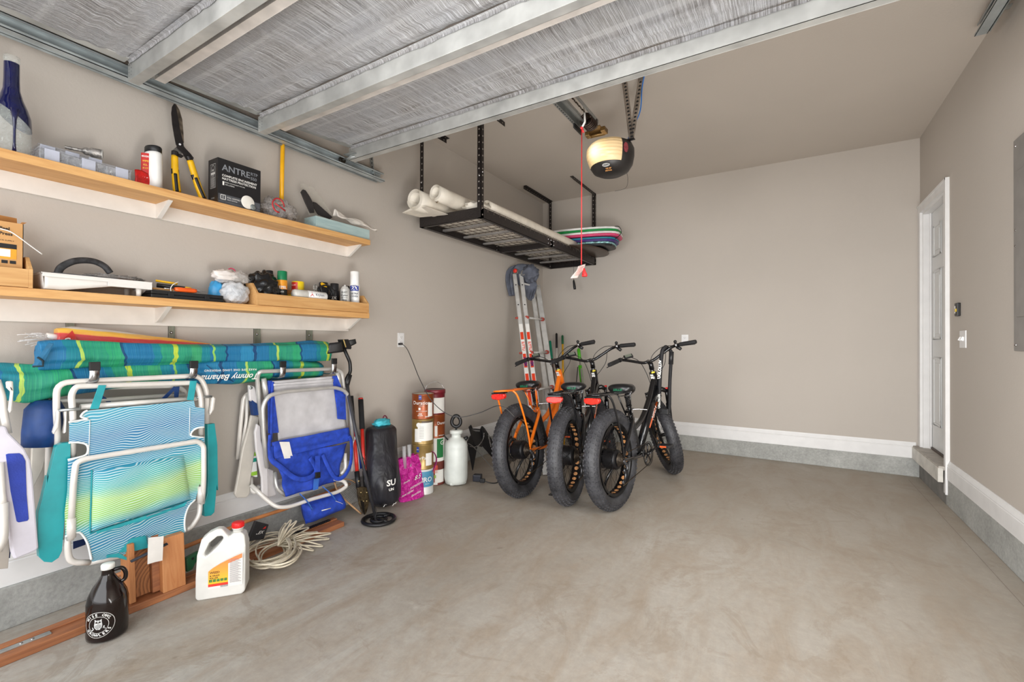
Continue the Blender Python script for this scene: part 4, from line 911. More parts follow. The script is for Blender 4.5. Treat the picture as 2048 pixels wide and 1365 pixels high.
# ============================ folding beach chairs on the hooks ============================
tube_m = mat('white_chair_tube', (224, 219, 212), .3, .1, var=.03)
def waves():
    t = NT('wavy_turquoise_sling'); v = t.tc.outputs['Object']; x, y, z = t.sep(v)[0:3]
    n = t.noise(t.map((3, 1.0, 1.0)), 5.5, 1, .4, .7); n2 = t.noise(t.map((2, 1.0, 2.2)), 3.3, 1.5)
    ph = t.math('ADD', t.math('MULTIPLY', z, 118), t.math('MULTIPLY', n, 9.5)); ph = t.math('SUBTRACT', ph, t.math('MULTIPLY', y, 18))
    st = t.ramp(t.math('FRACT', ph), [(.0, 1), (.2, 1), (.36, 0), (.84, 0), (1, 1)])
    zz = t.math('ADD', t.math('ADD', z, t.math('MULTIPLY', t.math('SUBTRACT', n2, .5), .12)), t.math('MULTIPLY', y, -.1))
    c = t.ramp(t.math('DIVIDE', zz, .72), [(.05, (44, 158, 176)), (.2, (44, 124, 164)), (.30, (50, 158, 176)), (.37, (140, 192, 96)), (.47, (160, 200, 104)), (.54, (60, 166, 158)), (.62, (48, 144, 174)), (.8, (48, 118, 166)), (.97, (74, 164, 190))])
    t.col(t.mix(t.math('MULTIPLY', st, .7), c, (222, 238, 236))); t.set(Roughness=.7); t.bump(t.noise(v, 400, 2), .15, .001); return t.m
wv = waves(); teal = mat('teal_plastic', (30, 154, 160), .35, var=.05); tealc = mat('teal_webbing', (36, 152, 160), .7, var=.08, bump=.2)
def sheet(poly, name, m_, par, th=.004, bulge=0, bev=.001): 
    return MB().prism(poly, (th, 0, 0)).build(name, m_, par, bevel=bev)
def chair(name, label, o): return thing(name, label, 'beach chair', o)
c1 = chair('beach_chair', 'turquoise wave patterned folding chair hanging nearest the growler', W(260, 1120, .2))
def tb(pts, name, par, r=.0115, f=.05, m_=None, closed=False): return MB().tube(fillet(pts, f, 5), r, 12).build(name, m_ or tube_m, par)
tb(za((455, 1200, .175), (462, 900, .2), (452, 700, .23), (455, 505, .235), (1600, 448, .235), (1660, 560, .235), (1662, 830, .21)), 'rear_frame', c1, f=.07)
tb(za((582, 1130, .225), (585, 760, .25), (572, 600, .255), (610, 535, .255), (1575, 505, .255), (1615, 620, .252), (1612, 930, .235)), 'back_frame', c1, f=.07)
tb(za((645, 700, .235), (1580, 632, .235)), 'cross_bar', c1)
tb(zb((462, 430, .26), (475, 0, .27))[:1]+za((590, 1300, .275), (610, 1150, .278), (680, 1118, .278), (1585, 975, .278), (1635, 1010, .278), (1636, 1300, .275))+zb((1330, 190, .26)), 'leg_frame', c1, f=.06)
tb(zb((452, 330, .23), (440, 480, .24), (460, 580, .24), (590, 578, .24)), 'seat_frame', c1, f=.09); tb(zb((1322, 100, .23), (1312, 270, .24), (1260, 345, .24), (1225, 362, .24)), 'seat_frame', c1, f=.06)
tb(zb((590, 578, .238), (820, 528, .238), (1225, 362, .238)), 'seat_bar', c1)
for q in (zb((425, 370, .262), (510, 350, .262)), zb((1290, 140, .262), (1350, 130, .262))):
    a, b = q; MB().cyl((a+b)/2+V((0, 0, .045)), (a+b)/2+V((0, 0, -.035)), .0155, 14).build('leg_collar', tube_m, c1)
back = za((555, 825), (705, 797), (665, 786), (650, 775), (672, 745), (702, 728), (1555, 650), (1565, 700), (1640, 712), (1638, 862), (1590, 868), (1550, 890), (1532, 925), (1560, 938), (1640, 946), (1640, 1365), d=.262)+zb((1310, 60), (1285, 165), (1245, 205), (1222, 260), (1214, 320), (1220, 378), (1110, 420), (830, 520), (605, 572), (590, 505), (575, 450), (545, 400), (510, 380), (430, 410), (425, 250), d=.262)+za((540, 1365), (545, 1125), (620, 1108), (690, 1085), (708, 1040), (690, 1000), (620, 985), (555, 988), d=.262)
def sling(poly, m_, name, par, z=.262, amp=.004):
    bm_ = MB(); bm_.prism(poly, (.003, 0, 0)); return bm_.build(name, m_, par)
sl_o = sling(back, wv, 'sling', c1)
pip = mat('white_piping', (228, 232, 230), .6)
for q in (za((552, 824), (620, 812), (705, 797), (665, 786), (650, 775), (672, 745), (702, 728), d=.2655), za((552, 988), (620, 985), (690, 1000), (708, 1040), (690, 1085), (620, 1108), (545, 1125), d=.2655), za((1640, 862), (1590, 868), (1550, 890), (1532, 925), (1560, 938), (1640, 946), d=.2655), zb((428, 408), (510, 380), (545, 400), (575, 450), (590, 505), (602, 560), d=.2655), zb((1285, 165), (1245, 205), (1222, 260), (1214, 320), (1220, 376), d=.2655)):
    MB().tube(crom(q, 4), .0042, 6).build('edge_piping', pip, c1)
MB().tube(za((722, 805, .2665), (716, 1000, .2665), (712, 1100, .2665)), .0014, 5).build('seam', pip, c1); MB().tube(za((1525, 705, .2665), (1520, 930, .2665)), .0014, 5).build('seam', pip, c1)
# raised pillow pouch
A = za((735, 1205, .266), (1475, 1085, .266)); Bq = zb((590, 385, .266), (1255, 165, .266))
def pil(u, v):
    p = A[0].lerp(A[1], u).lerp(Bq[0].lerp(Bq[1], u), v); e = max(abs(u-.5), abs(v-.5))*2
    return p+V((.034*max(0, 1-abs(2*u-1)**4)**.5*max(0, 1-abs(2*v-1)**4)**.5+.003*MN.noise(V((u*5, v*5, 1))), 0, 0))
MB().grid(pil, 28, 28).build('pillow', wv, c1)
MB().tube([p+V((.004, 0, 0)) for p in [pil(0, v/20) for v in range(21)]]+[pil(1, 1)], .0028, 6).build('pillow_piping', tealc, c1)
for q in (((790, 525), (852, 525), (790, 715), (720, 718)), ((1525, 490), (1578, 490), (1552, 648), (1500, 645))): sheet(za(*q, d=.27), 'strap', tealc, c1, .004)
sheet(zb((630, 375), (960, 270), (965, 280), (1230, 180), (1215, 205), (940, 300), (640, 388), d=.296), 'pocket_edge', tealc, c1, .003)
sheet(zb((780, 510), (860, 420), (915, 408), (960, 400), (965, 455), (1075, 440), (1080, 400), (1115, 405), (1100, 450), (870, 505), d=.268), 'hem_webbing', tealc, c1, .005)
sheet(zb((700, 530), (780, 515), (860, 560), (858, 570), (770, 545), (700, 545), d=.272), 'loose_strap', tealc, c1, .003)
a, b = zb((862, 572, .325), (1100, 455, .325)); MB().tube([a, b], .010, 10, flat=.5).build('carry_strap', mat('charcoal_strap', (40, 42, 50), .7), c1)
sheet(zb((975, 415), (1076, 404), (1068, 565), (1020, 575), (970, 590), d=.335), 'care_tag', mat('white_cloth_tag', (232, 228, 222), .8, var=.04), c1, .0015, bev=0)
for q in (((425, 800), (440, 1000), (555, 985)),): pass
def arm(poly, name, par, m_, th=.016, inl=None, d=None):
    return MB().prism(poly, (th, 0, 0)).build(name, m_, par, bevel=.006)
arm(za((430, 1008), (480, 985), (545, 978), (548, 1365), d=.215)+zb((440, 60), (415, 220), (392, 490), (370, 535), (325, 566), (275, 562), (242, 530), (232, 400), (235, 240), (262, 150), (295, 0), d=.215)+za((360, 1300), d=.215), 'armrest', c1, teal, .03)
arm(za((1642, 835), (1700, 828), (1722, 1000), (1728, 1365), d=.19)+zb((1408, 60), (1392, 240), (1370, 262), (1328, 268), (1322, 200), (1345, 120), (1350, 0), d=.19), 'armrest', c1, teal, .03)
# plastic arm hinges
for q in (((440, 730), (470, 720), (460, 860), (420, 918), (412, 900), (440, 800)), ((500, 720), (528, 715), (520, 900), (500, 912), (508, 800)), ((1690, 610), (1718, 625), (1705, 720), (1672, 768), (1670, 740), (1680, 690))): arm(za(*q, d=.235), 'arm_hinge', c1, tube_m, .02)
for q in (((470, 730, .25), (640, 715, .27)), ((1580, 625, .25), (1700, 618, .25))): MB().cyl(*za(*q), .006, 10).build('pivot_pin', steel(), c1)
sheet(zb((480, 440), (560, 420), (562, 460), (480, 490), d=.15), 'under_pocket', mat('navy_cloth', (16, 44, 96), .7), c1, .004)

# chair behind it: navy cup holder, pale frame
c2 = chair('beach_chair', 'white framed folding chair with navy pouch behind the turquoise chair', W(90, 1080, .1))
tb(za((325, 900, .07), (322, 640, .1), (360, 590, .12), (560, 570, .13), (700, 545, .13), (1400, 530, .13), (1480, 560, .13), (1500, 700, .1)), 'rear_frame', c2, f=.06)
tb(za((350, 720, .14), (480, 650, .15), (700, 655, .15), (1480, 600, .15)), 'cross_bar', c2, r=.010)
tb(za((400, 720, .14), (385, 1365, .12)), 'leg', c2); tb(zb((400, 0, .12), (395, 430, .1)), 'leg', c2)
tb(za((430, 720, .12), (395, 900, .12), (395, 1150, .1)), 'arm_tube', c2, r=.009)
nv = mat('navy_nylon', (18, 56, 112), .5, var=.15, bump=.2)
cm = MB(); p = za((330, 900, .14))[0]; cm.lathe([(.05, -.085), (.056, -.03), (.060, .06), (.04, .095), (.02, .10)], p+V((.02, .0, .03)), (0, .12, 1), 20, sx=1.0, sy=.9); cm.build('cup_holder', nv, c2, thick=.003)
sheet(za((410, 610), (440, 600), (430, 690), (398, 680), d=.13), 'strap', nv, c2, .004); sheet(za((820, 605), (900, 665), (870, 672), (815, 640), d=.155), 'strap', nv, c2, .003)
sheet(za((1395, 540), (1440, 535), (1430, 625), (1398, 625), d=.16), 'strap', nv, c2, .004); sheet(za((1395, 535), (1420, 545), (1330, 640), (1292, 636), d=.158), 'strap', nv, c2, .003)
arm(za((250, 960), (385, 985), (330, 1200), (245, 1365), (235, 1365), d=.045)+zb((60, 480), (85, 400), (120, 100), d=.045)[:0], 'armrest', c2, mat('cream_plastic', (206, 200, 190), .4, var=.04), .018)
arm(zb((0, 300), (45, 330), (48, 590), (0, 610), d=.08), 'armrest', c2, mat('warm_grey_plastic', (168, 160, 150), .4, var=.04), .02)

# left edge chair with lilac arm and blue inlays
c3 = chair('beach_chair', 'folding chair with lilac-white armrest and blue inlay at left edge', W(20, 1130, .2))
lil = mat('lilac_white_plastic', (214, 210, 220), .38, var=.03); cob = mat('cobalt_pad', (48, 68, 166), .8, var=.08, bump=.4, bscale=200)
arm3 = arm(zw((-60, 470), (25, 470), (40, 510), (90, 560), (140, 610), (175, 680), (188, 760), (225, 1215), (215, 1235), (95, 1285), (75, 1290), (60, 1250), (20, 900), (-40, 700), d=.235), 'armrest', c3, lil, .03)
MB().prism(zw((35, 650), (50, 645), (120, 642), (140, 655), (158, 690), (165, 900), (178, 1050), (170, 1062), (115, 1072), (102, 1065), (65, 880), d=.2655), (.002, 0, 0)).build('inlay', cob, arm3, bevel=.001)
tb(zw((-20, 190, .21), (15, 300, .21), (25, 400, .215), (50, 520, .22)), 'arm_tube', c3, f=.02)
arm(zw((30, 195), (75, 192), (78, 260), (72, 370), (55, 395), (45, 370), (60, 260), (35, 235), d=.235), 'arm_hinge', c3, tube_m, .018)
tb(zw((0, 700, .27), (12, 900, .275), (20, 960, .275)), 'leg_frame', c3); tb(zw((20, 950, .275), (15, 1180, .28), (-20, 1250, .28)), 'leg_frame', c3, r=.016)
sheet(zw((-10, 1060), (40, 1075), (50, 1250), (40, 1350), (-20, 1355), d=.2), 'lower_armrest', mat('warm_grey_plastic', (168, 160, 150), .4), c3, .02)
sheet(zw((48, 1200), (62, 1255), (58, 1290), (48, 1290), d=.19), 'blue_trim', nv, c3, .01)

# blue chair on the right
c4 = chair('beach_chair', 'blue and grey folding backpack chair hanging beside the black sack', W(620, 1000, .2))
blu = mat('royal_blue_canvas', (34, 68, 176), .75, var=.12, nscale=30, bump=.35, bscale=180); lg = mat('light_grey_canvas', (196, 194, 196), .75, var=.05, bump=.2)
alu = mat('brushed_aluminium_tube', (206, 204, 200), .3, .5, var=.05)
tb(zc((395, 910, .12), (345, 480, .17), (330, 300, .2), (345, 258, .215), (880, 238, .215), (925, 262, .215), (950, 500, .19), (965, 700, .16)), 'rear_frame', c4, f=.05, m_=alu)
tb(zc((400, 930, .2), (375, 700, .225), (368, 500, .235), (410, 425, .24), (520, 400, .24), (880, 368, .24), (960, 400, .24), (985, 500, .235), (998, 740, .215)), 'back_frame', c4, f=.06, m_=alu)
MB().cyl(*zc((375, 305, .205), (395, 440, .2)), .014, 12).build('sleeve_joint', alu, c4); MB().cyl(*zc((888, 262, .205), (910, 360, .2)), .014, 12).build('sleeve_joint', alu, c4)
def hang(poly_tl, tr, bl, br_, name, m_, par, amp=.006, th=.003, seed=0, nu=24, nv_=24):
    return MB().grid(lambda u, v: poly_tl.lerp(tr, u).lerp(bl.lerp(br_, u), v)+V((amp*MN.noise(V((u*3.1+seed, v*3.1, seed))), 0, 0)), nu, nv_).build(name, m_, par, thick=th)
q = zc((435, 325, .205), (862, 290, .205), (480, 760, .185), (960, 660, .185)); hang(q[0], q[1], q[2], q[3], 'back_panel', lg, c4, .012, seed=3)
q = zc((440, 345, .213), (862, 308, .213), (444, 358, .214), (862, 330, .214)); hang(*q, 'top_hem', lg, c4, .004, .006, seed=4, nv_=4)
sheet(zc((400, 320), (435, 322), (478, 685), (405, 692), d=.2), 'side_panel', blu, c4, .006); sheet(zc((855, 290), (885, 285), (930, 400), (950, 595), (895, 590), d=.208), 'side_panel', blu, c4, .006)
sheet(zc((880, 392), (945, 420), (950, 592), (890, 588), d=.213), 'side_flap', blu, c4, .005)
q = zc((430, 755, .218), (970, 650, .218), (450, 870, .222), (985, 740, .222)); hang(*q, 'zip_band', blu, c4, .012, .01, seed=5)
q = zc((455, 850, .215), (960, 760, .215), (530, 1135, .2), (880, 1030, .2)); hang(*q, 'pouch', blu, c4, .03, .004, seed=6)
sheet(zc((485, 750), (555, 750), (580, 862), (520, 868), d=.236), 'care_label', mat('white_cloth_tag', (232, 228, 222), .8), c4, .001, bev=0)
def strapm(pts, name, w, par, m_=blu): return MB().tube(crom(pts, 5), w, 8, flat=.25).build(name, m_, par)
strapm(zc((425, 780, .225), (430, 870, .238), (500, 930, .25), (600, 1005, .258), (690, 1005, .255), (745, 950, .24), (700, 860, .235)), 'shoulder_strap', .016, c4)
strapm(zc((790, 840, .235), (830, 930, .25), (880, 1005, .25), (940, 990, .25), (985, 900, .24), (990, 760, .23), (975, 710, .225)), 'shoulder_strap', .014, c4)
strapm(zc((420, 700, .23), (415, 800, .235), (440, 880, .235)), 'side_strap', .010, c4); strapm(zc((440, 330, .214), (432, 500, .218), (428, 740, .22)), 'side_strap', .008, c4)
sheet(zc((735, 850), (768, 843), (768, 960), (735, 965), d=.245), 'buckle_strap', blu, c4, .004); MB().prism(zc((733, 965), (768, 960), (768, 1000), (733, 1005), d=.247), (.01, 0, 0)).build('buckle', black(), c4, bevel=.002)
sheet(zc((725, 1010), (762, 1005), (755, 1080), (720, 1090), d=.235), 'buckle_strap', mat('faded_blue_strap', (52, 104, 190), .7), c4, .004)
tb(zc((285, 1050, .14), (400, 1160, .2), (470, 1210, .235), (560, 1205, .245), (700, 1155, .25), (900, 1100, .25), (960, 1060, .25), (940, 1025, .24), (870, 1010, .22)), 'leg_frame', c4, f=.04)
tb(zc((455, 960, .15), (465, 1080, .17), (530, 1125, .18)), 'seat_frame', c4, f=.04, m_=alu); tb(zc((945, 830, .2), (950, 940, .21), (915, 980, .21)), 'seat_frame', c4, f=.03)
lgp = mat('pale_grey_plastic', (212, 208, 208), .4, var=.03)
def armp(poly, c, m_=lgp, th=.016, name='armrest'): return arm(poly, name, c, m_, th)
armp(zc((318, 620), (345, 640), (350, 740), (395, 900), (400, 1135), (355, 1140), (350, 1000), (310, 800), (302, 680), d=.165), c4)
armp(zc((395, 930), (440, 950), (458, 1120), (400, 1140), d=.13), c4, th=.012)
armp(zc((985, 740), (1020, 700), (1045, 940), (985, 960), d=.17), c4, th=.012); sheet(zc((1022, 700), (1090, 925), (1045, 940), d=.165), 'seat_edge', blu, c4, .006)
# small blue cooler pouch hanging below
cp = thing('cooler_pouch', 'small royal blue fabric pouch strapped below the blue chair', 'pouch', W(645, 1040, .2))
m = MB(); A_ = zc((640, 1190, .2), (900, 1095, .2), (670, 1325, .2), (945, 1210, .2))
def pouch(u, v):
    p = A_[0].lerp(A_[1], u).lerp(A_[2].lerp(A_[3], u), v); k = max(0, 1-abs(2*v-1)**2.4)**.5*max(0, 1-abs(2*u-1)**8)**.5
    return p, k
m.grid(lambda u, v: pouch(u, v)[0]+V((.062*pouch(u, v)[1]+.004*MN.noise(V((u*5, v*5, 0))), 0, 0)), 24, 16); m.grid(lambda u, v: pouch(u, v)[0]-V((.05*pouch(u, v)[1], 0, 0)), 24, 16)
m.build('body', blu, cp)
for q in (((630, 1115), (665, 1115), (715, 1225), (700, 1240)), ((790, 1065), (820, 1060), (880, 1160), (850, 1168))):
    MB().tube(crom([p for p in zc((*q[0], .262), ((q[0][0]+q[2][0])/2+10, (q[0][1]+q[2][1])/2, .268), (*q[2], .268))], 4), .010, 8, flat=.3).build('strap', mat('faded_blue_strap', (52, 104, 190), .7), cp)
MB().tube(zc((782, 1232, .266), (845, 1215, .266)), .003, 6).build('white_pull', ink_w(), cp)
MB().tube(crom(zc((880, 1165, .265), (920, 1180, .263), (945, 1195, .25)), 4), .0015, 5).build('zip_cord', ink_w(), cp)
# cream chair behind
c5 = chair('beach_chair', 'cream-armed folding chair behind the blue chair at its left', W(480, 980, .08))
crm = mat('cream_plastic', (206, 200, 190), .4, var=.04)
armp(zc((275, 560), (335, 570), (330, 610), (305, 800), (275, 1000), (268, 1110), (245, 1138), (180, 1140), (160, 1115), (185, 980), (215, 800), (260, 640), d=.09), c5, crm, .018)
tb(zc((195, 870, .05), (215, 620, .06), (235, 440, .07), (280, 400, .08)), 'rear_frame', c5, f=.04); tb(zc((262, 420, .09), (255, 600, .08), (215, 860, .07)), 'back_frame', c5, f=.03, r=.009)
armp(zc((258, 350), (300, 360), (335, 450), (335, 488), (320, 480), (265, 460), d=.14), c5, lgp, .02, 'arm_hinge')
MB().lathe([(0, .004), (.008, .003), (.009, 0)], zc((286, 372, .16))[0], (1, 0, 0), 12).build('rivet', steel(), c5)
sheet(zc((270, 450), (330, 500), (320, 560), (285, 562), d=.13), 'navy_pouch', nv, c5, .03)
tb(zc((285, 1000, .08), (290, 1090, .1), (320, 1110, .12), (345, 1060, .12)), 'leg_frame', c5, f=.03)
def gstr():
    t = NT('green_striped_sling'); z = t.sep(t.map())[2]; t.col(t.ramp(t.math('FRACT', t.math('MULTIPLY', z, 9)), [(0, (236, 236, 232)), (.3, (30, 150, 130)), (.5, (236, 236, 232)), (.6, (150, 200, 60)), (.8, (236, 236, 232))], 'CONSTANT')); return t.m
sheet(zc((300, 840), (318, 780), (330, 1000), (285, 985), d=.1), 'sling', gstr(), c5, .004)
sheet(zc((325, 620), (345, 640), (360, 900), (325, 760), d=.12), 'white_sling', lg, c5, .004)
# ============================ things on the floor along the left wall ============================
mer = wood('merbau_wood', (132, 82, 56), (184, 120, 76), 'y', .5)
merz = wood('merbau_upright', (168, 104, 58), (206, 142, 88), 'z', .5)
# long hardwood board frame
bd = thing('hardwood_beam', 'long reddish-brown hardwood board lying on the floor along the curb', 'wood board', (-2.44, .9, 0))
X0, X1 = -2.50, -2.395
MB().bx(X0, X1, -.3, 1.93, 0, .030).build('board', mer, bd, bevel=.003)
MB().bx(X0-.002, X0+.036, -.3, 1.93, .030, .037).build('back_lip', mer, bd, bevel=.002)
py0, py1 = .40, .575
for y0, y1 in ((.30, .60),):
    mp = MB().bx(X0+.04, X0+.066, y0, y1, .030, .035).build('mending_plate', steel(), bd, bevel=.001)
    for y in (y0+.12, y0+.16, y0+.22, y0+.25): MB().lathe([(0, .003), (.005, .002), (.006, 0)], (X0+.053, y, .035), (0, 0, 1), 10).build('screw', chrome(), mp)
MB().prism([(X0+.05, .36, .0305), (X0+.09, .34, .0305), (X0+.09, .30, .0305), (X0+.03, .30, .0305)], (0, 0, .002)).build('gap_shadow', mat('painted_gap_shade', (40, 30, 26), .8), bd)  # thin dark sheet laid on the board as painted shade
# woven dark end on the far part of the board
m = MB()
for i in range(22): m.box((X0+.03, 1.62+i*.012, .042), (.022, .005, .01), Matrix.Rotation(R(25), 3, 'Z'))
m.build('black_tread_strip', black(), bd)
# short upright timber blocks
tbk = thing('timber_block', 'upright brown hardwood block unit under the turquoise chair', 'wood block', (-2.46, .93, .037))
ya, yb, yc = .836, .955, 1.045; zt = .285
MB().bx(X0+.005, X0+.035, ya, yc, .037, zt).build('back_board', merz, tbk, bevel=.002)
MB().bx(X0+.035, X1-.012, ya, ya+.022, .037, zt).build('side_board', merz, tbk, bevel=.002)
MB().bx(X0+.035, X1-.004, yb, yc, .030, .268).build('post', wood('merbau_post', (186, 116, 66), (210, 150, 98), 'z', .5), tbk, bevel=.003)
def rings():
    t = NT('end_grain'); v = t.map(); x, y, z = t.sep(v)[0:3]
    d = t.math('SQRT', t.math('ADD', t.math('POWER', t.math('ADD', y, -.09), 2.0), t.math('POWER', t.math('ADD', z, -.02), 2.0))); d = t.math('ADD', d, t.math('MULTIPLY', t.noise(v, 18, 3), .02))
    t.col(t.ramp(t.math('FRACT', t.math('MULTIPLY', d, 70)), [(.2, (124, 74, 38)), (.7, (168, 108, 60))])); t.set(Roughness=.55); return t.m
MB().bx(X0+.035, X0+.05, ya+.024, yb-.03, .037, zt-.01).build('inset_panel', rings(), tbk)
MB().bx(X0+.04, X0+.07, yb-.028, yb, .037, zt).build('inner_edge', mer, tbk, bevel=.001)
for ch in tbk.children:
    for v_ in ch.data.vertices: v_.co.x -= v_.co.z*.10
# thin round pole along the curb
rp_ = thing('wooden_pole', 'orange-brown round wooden pole lying along the concrete curb', 'pole', W(300, 1120, .12))
pp = [W(222, 1157, .15), W(491, 1044, .13), W(566, 1020, .125), W(700, 968, .12)]
MB().tube([pp[0], pp[1], pp[2], pp[3]], .0105, 12).build('pole', mat('tan_pole', (188, 122, 72), .45, var=.1), rp_)
# growler
gc = G(211, 1262); gc = V((gc.x-.045, gc.y+.02, 0)); gc = V((-2.305, .728, 0))
gw = thing('growler_jug', 'dark amber glass growler jug with white owl badge and white cap', 'jug', gc)
amb = mat('amber_glass', (20, 8, 6), .1, var=.35, nscale=6, Coat_Weight=.1)
GP = [(0, .004), (.052, .0), (.0635, .008), (.065, .02), (.065, .145), (.060, .172), (.047, .203), (.031, .228), (.0205, .248), (.0185, .272), (.0205, .274)]
MB().lathe(GP, gc, n=40).build('body', amb, gw)
MB().lathe([(.0195, .272), (.0215, .273), (.0215, .290), (.0195, .293), (0, .294)], gc, n=28).build('cap', mat('white_cap', (226, 226, 220), .4), gw)
gw.scale.z = .965
ga = face_ang(gc); ha_ = ga+1.25   # handle towards the back wall side
hx = V((math.cos(ha_), math.sin(ha_), 0)); hx = V((.35, .94, 0)).normalized()
MB().tube(crom([gc+hx*.018+V((0, 0, .262)), gc+hx*.042+V((0, 0, .262)), gc+hx*.054+V((0, 0, .24)), gc+hx*.052+V((0, 0, .215)), gc+hx*.038+V((0, 0, .205))], 6), .0075, 12).build('handle', amb, gw)
a0 = ga-.42; rr = .0655
def og(x, y, h=.0005): return V((gc.x+(rr+h)*math.cos(a0+x/rr), gc.y+(rr+h)*math.sin(a0+x/rr), .079+y))
m = MB()
def ell(m, rx, ry, w, h=.0006, n=48):
    vs = []; 
    for i in range(n):
        a = 2*PI*i/n; vs += [og(rx*math.cos(a), ry*math.sin(a), h), og((rx+w)*math.cos(a), (ry+w)*math.sin(a), h)]
    return m.add(vs, [(2*i, 2*i+1, (2*i+3) % (2*n), (2*i+2) % (2*n)) for i in range(n)])
ell(m, .049, .049, .0014); ell(m, .031, .031, .0012); bdg = m.build('badge_ring', ink_w(), gw)
def arc_text(m, body, rad, size, mid, flip=False):
    step = size*.86/rad; n = len(body)
    for i, ch in enumerate(body):
        if ch == ' ': continue
        a = (mid+(n-1)/2*step-i*step) if not flip else (mid-(n-1)/2*step+i*step)
        c_, s_ = math.cos(a), math.sin(a); u = (c_, s_) if not flip else (-c_, -s_); r_ = (u[1], -u[0])
        text_mb(ch, size, lambda x, y, h: og(rad*c_+r_[0]*x+u[0]*y, rad*s_+r_[1]*x+u[1]*y, .0008), mb=m, bold=.03)
m = MB(); arc_text(m, 'WISE OWL', .040, .0135, PI/2); m.build('badge_upper_lettering', ink_w(), gw)
m = MB(); arc_text(m, 'GROWLERS', .040, .0135, -PI/2, True); m.build('badge_lower_lettering', ink_w(), gw)
m = MB()
def poly(m, pts, h=.0007): return m.add([og(x, y, h) for x, y in pts], [tuple(range(len(pts)))])
grb = mat('grey_print_owl', (188, 188, 186), .5, var=.25, nscale=260)
poly(m, [(-.013, .0), (-.011, .014), (-.011, .024), (-.006, .019), (.006, .019), (.011, .024), (.011, .014), (.013, 0), (.011, -.012), (.005, -.018), (-.005, -.018), (-.011, -.012)])
poly(m, [(-.022, -.017), (.022, -.014), (.024, -.018), (-.022, -.021)]); poly(m, [(.014, -.014), (.017, -.004), (.02, -.006), (.018, -.014)]); poly(m, [(-.016, -.017), (-.02, -.009), (-.017, -.007), (-.013, -.016)])
owl = m.build('owl_emblem', grb, gw)
m = MB(); [ell_ for ell_ in [m.add([og(sx*.005+.0034*math.cos(2*PI*i/14), .011+.0034*math.sin(2*PI*i/14), .0011) for i in range(14)], [tuple(range(14))]) for sx in (-1, 1)]]
poly(m, [(-.0015, .008), (.0015, .008), (0, .004)], .0012)
for r_ in range(4):
    for q in range(4 if r_ % 2 else 3): x = (q-(1.5 if r_ % 2 else 1))*.0055; poly(m, [(x-.0018, .001-r_*.0042), (x+.0018, .001-r_*.0042), (x, -.0022-r_*.0042)], .0011)
m.build('owl_detail', mat('amber_dark_print', (30, 16, 12), .3), owl)
# white weed killer jug with red cap
jc = V((-2.25, 1.135, 0))
jg = thing('plastic_jug', 'large white plastic jug with red cap and orange garden label', 'jug', jc)
ju = V((.50, .866, 0)).normalized(); ju = V((.62, .78, 0)).normalized(); jn = V((ju.y, -ju.x, 0))   # long side and outward face
hdpe = mat('white_jug_plastic', (212, 210, 204), .4, var=.03)
def J(a, z, n=0): return jc+ju*a+jn*n+V((0, 0, z))
prof = [(-.098, .012), (-.086, 0), (.086, 0), (.098, .012), (.098, .215), (.09, .262), (.074, .275), (.045, .275), (.028, .262), (.014, .278), (-.002, .298), (-.022, .300), (-.055, .286), (-.082, .262), (-.094, .2), (-.098, .1)]
hole = [(-.066, .205), (-.05, .245), (-.02, .268), (.0, .268), (.006, .256), (-.012, .232), (-.038, .208), (-.058, .193)]
bmj = bmesh.new()
ov_ = [bmj.verts.new(J(a, z)) for a, z in prof]; hv = [bmj.verts.new(J(a, z)) for a, z in hole]
eds = [bmj.edges.new((l[i], l[(i+1) % len(l)])) for l in (ov_, hv) for i in range(len(l))]
bmesh.ops.triangle_fill(bmj, edges=eds, use_beauty=True)
m = MB(); T_ = .056
vb = {v: i for i, v in enumerate(bmj.verts)}; vs = [v.co.copy() for v in bmj.verts]; fs = [tuple(vb[v] for v in f.verts) for f in bmj.faces]
nrm = {}
def wdth(z): return T_*(1 if z < .19 else max(.36, 1-(z-.19)/.11*.66))
A1 = [p+jn*wdth(p.z) for p in vs]; A2 = [p-jn*wdth(p.z) for p in vs]; n_ = len(vs)
m.add(A1, fs); m.add(A2, [f[::-1] for f in fs]); no = len(prof); nh = len(hole)
m.add(A1+A2, [(i, (i+1) % no, n_+(i+1) % no, n_+i) for i in range(no)]+[(no+i, no+(i+1) % nh, n_+no+(i+1) % nh, n_+no+i) for i in range(nh)])
bmj.free(); m.build('body', hdpe, jg, bevel=.012)
nk = J(.058, .275); MB().lathe([(.021, -.01), (.021, .012), (.0245, .013), (.0245, .017), (.018, .018)], nk).build('neck', hdpe, jg)
rc = mat('red_cap', (214, 34, 34), .4, var=.05); m = MB(); m.lathe([(.0235, .016), (.025, .017), (.0245, .038), (.021, .041), (0, .041)], nk)
for i in range(22): a = 2*PI*i/22; m.box(nk+V((math.cos(a)*.0247, math.sin(a)*.0247, .028)), (.0025, .0025, .019), Matrix.Rotation(a, 3, 'Z'))
m.build('cap', rc, jg)
FL = T_+.0007
def lab(pts, name, m_, par=jg, h=0): return MB().add([J(a, z, FL+h) for a, z in pts], [tuple(range(len(pts)))]).build(name, m_, par)
lb = lab([(-.048, .045), (.088, .045), (.088, .19), (.06, .182), (.02, .165), (-.02, .145), (-.048, .125)], 'label', mat('pale_label_paper', (226, 220, 214), .5, var=.03))
def grad():
    t = NT('orange_label'); z = t.sep(t.map())[2]; t.col(t.ramp(t.math('DIVIDE', z, .2), [(.25, (206, 40, 36)), (.33, (228, 60, 40)), (.34, (236, 190, 40)), (.6, (240, 160, 60)), (.95, (238, 120, 70))])); return t.m
lab([(-.048, .055), (.03, .055), (.03, .168), (.0, .155), (-.03, .139), (-.048, .125)], 'orange_field', grad(), lb, .0004)
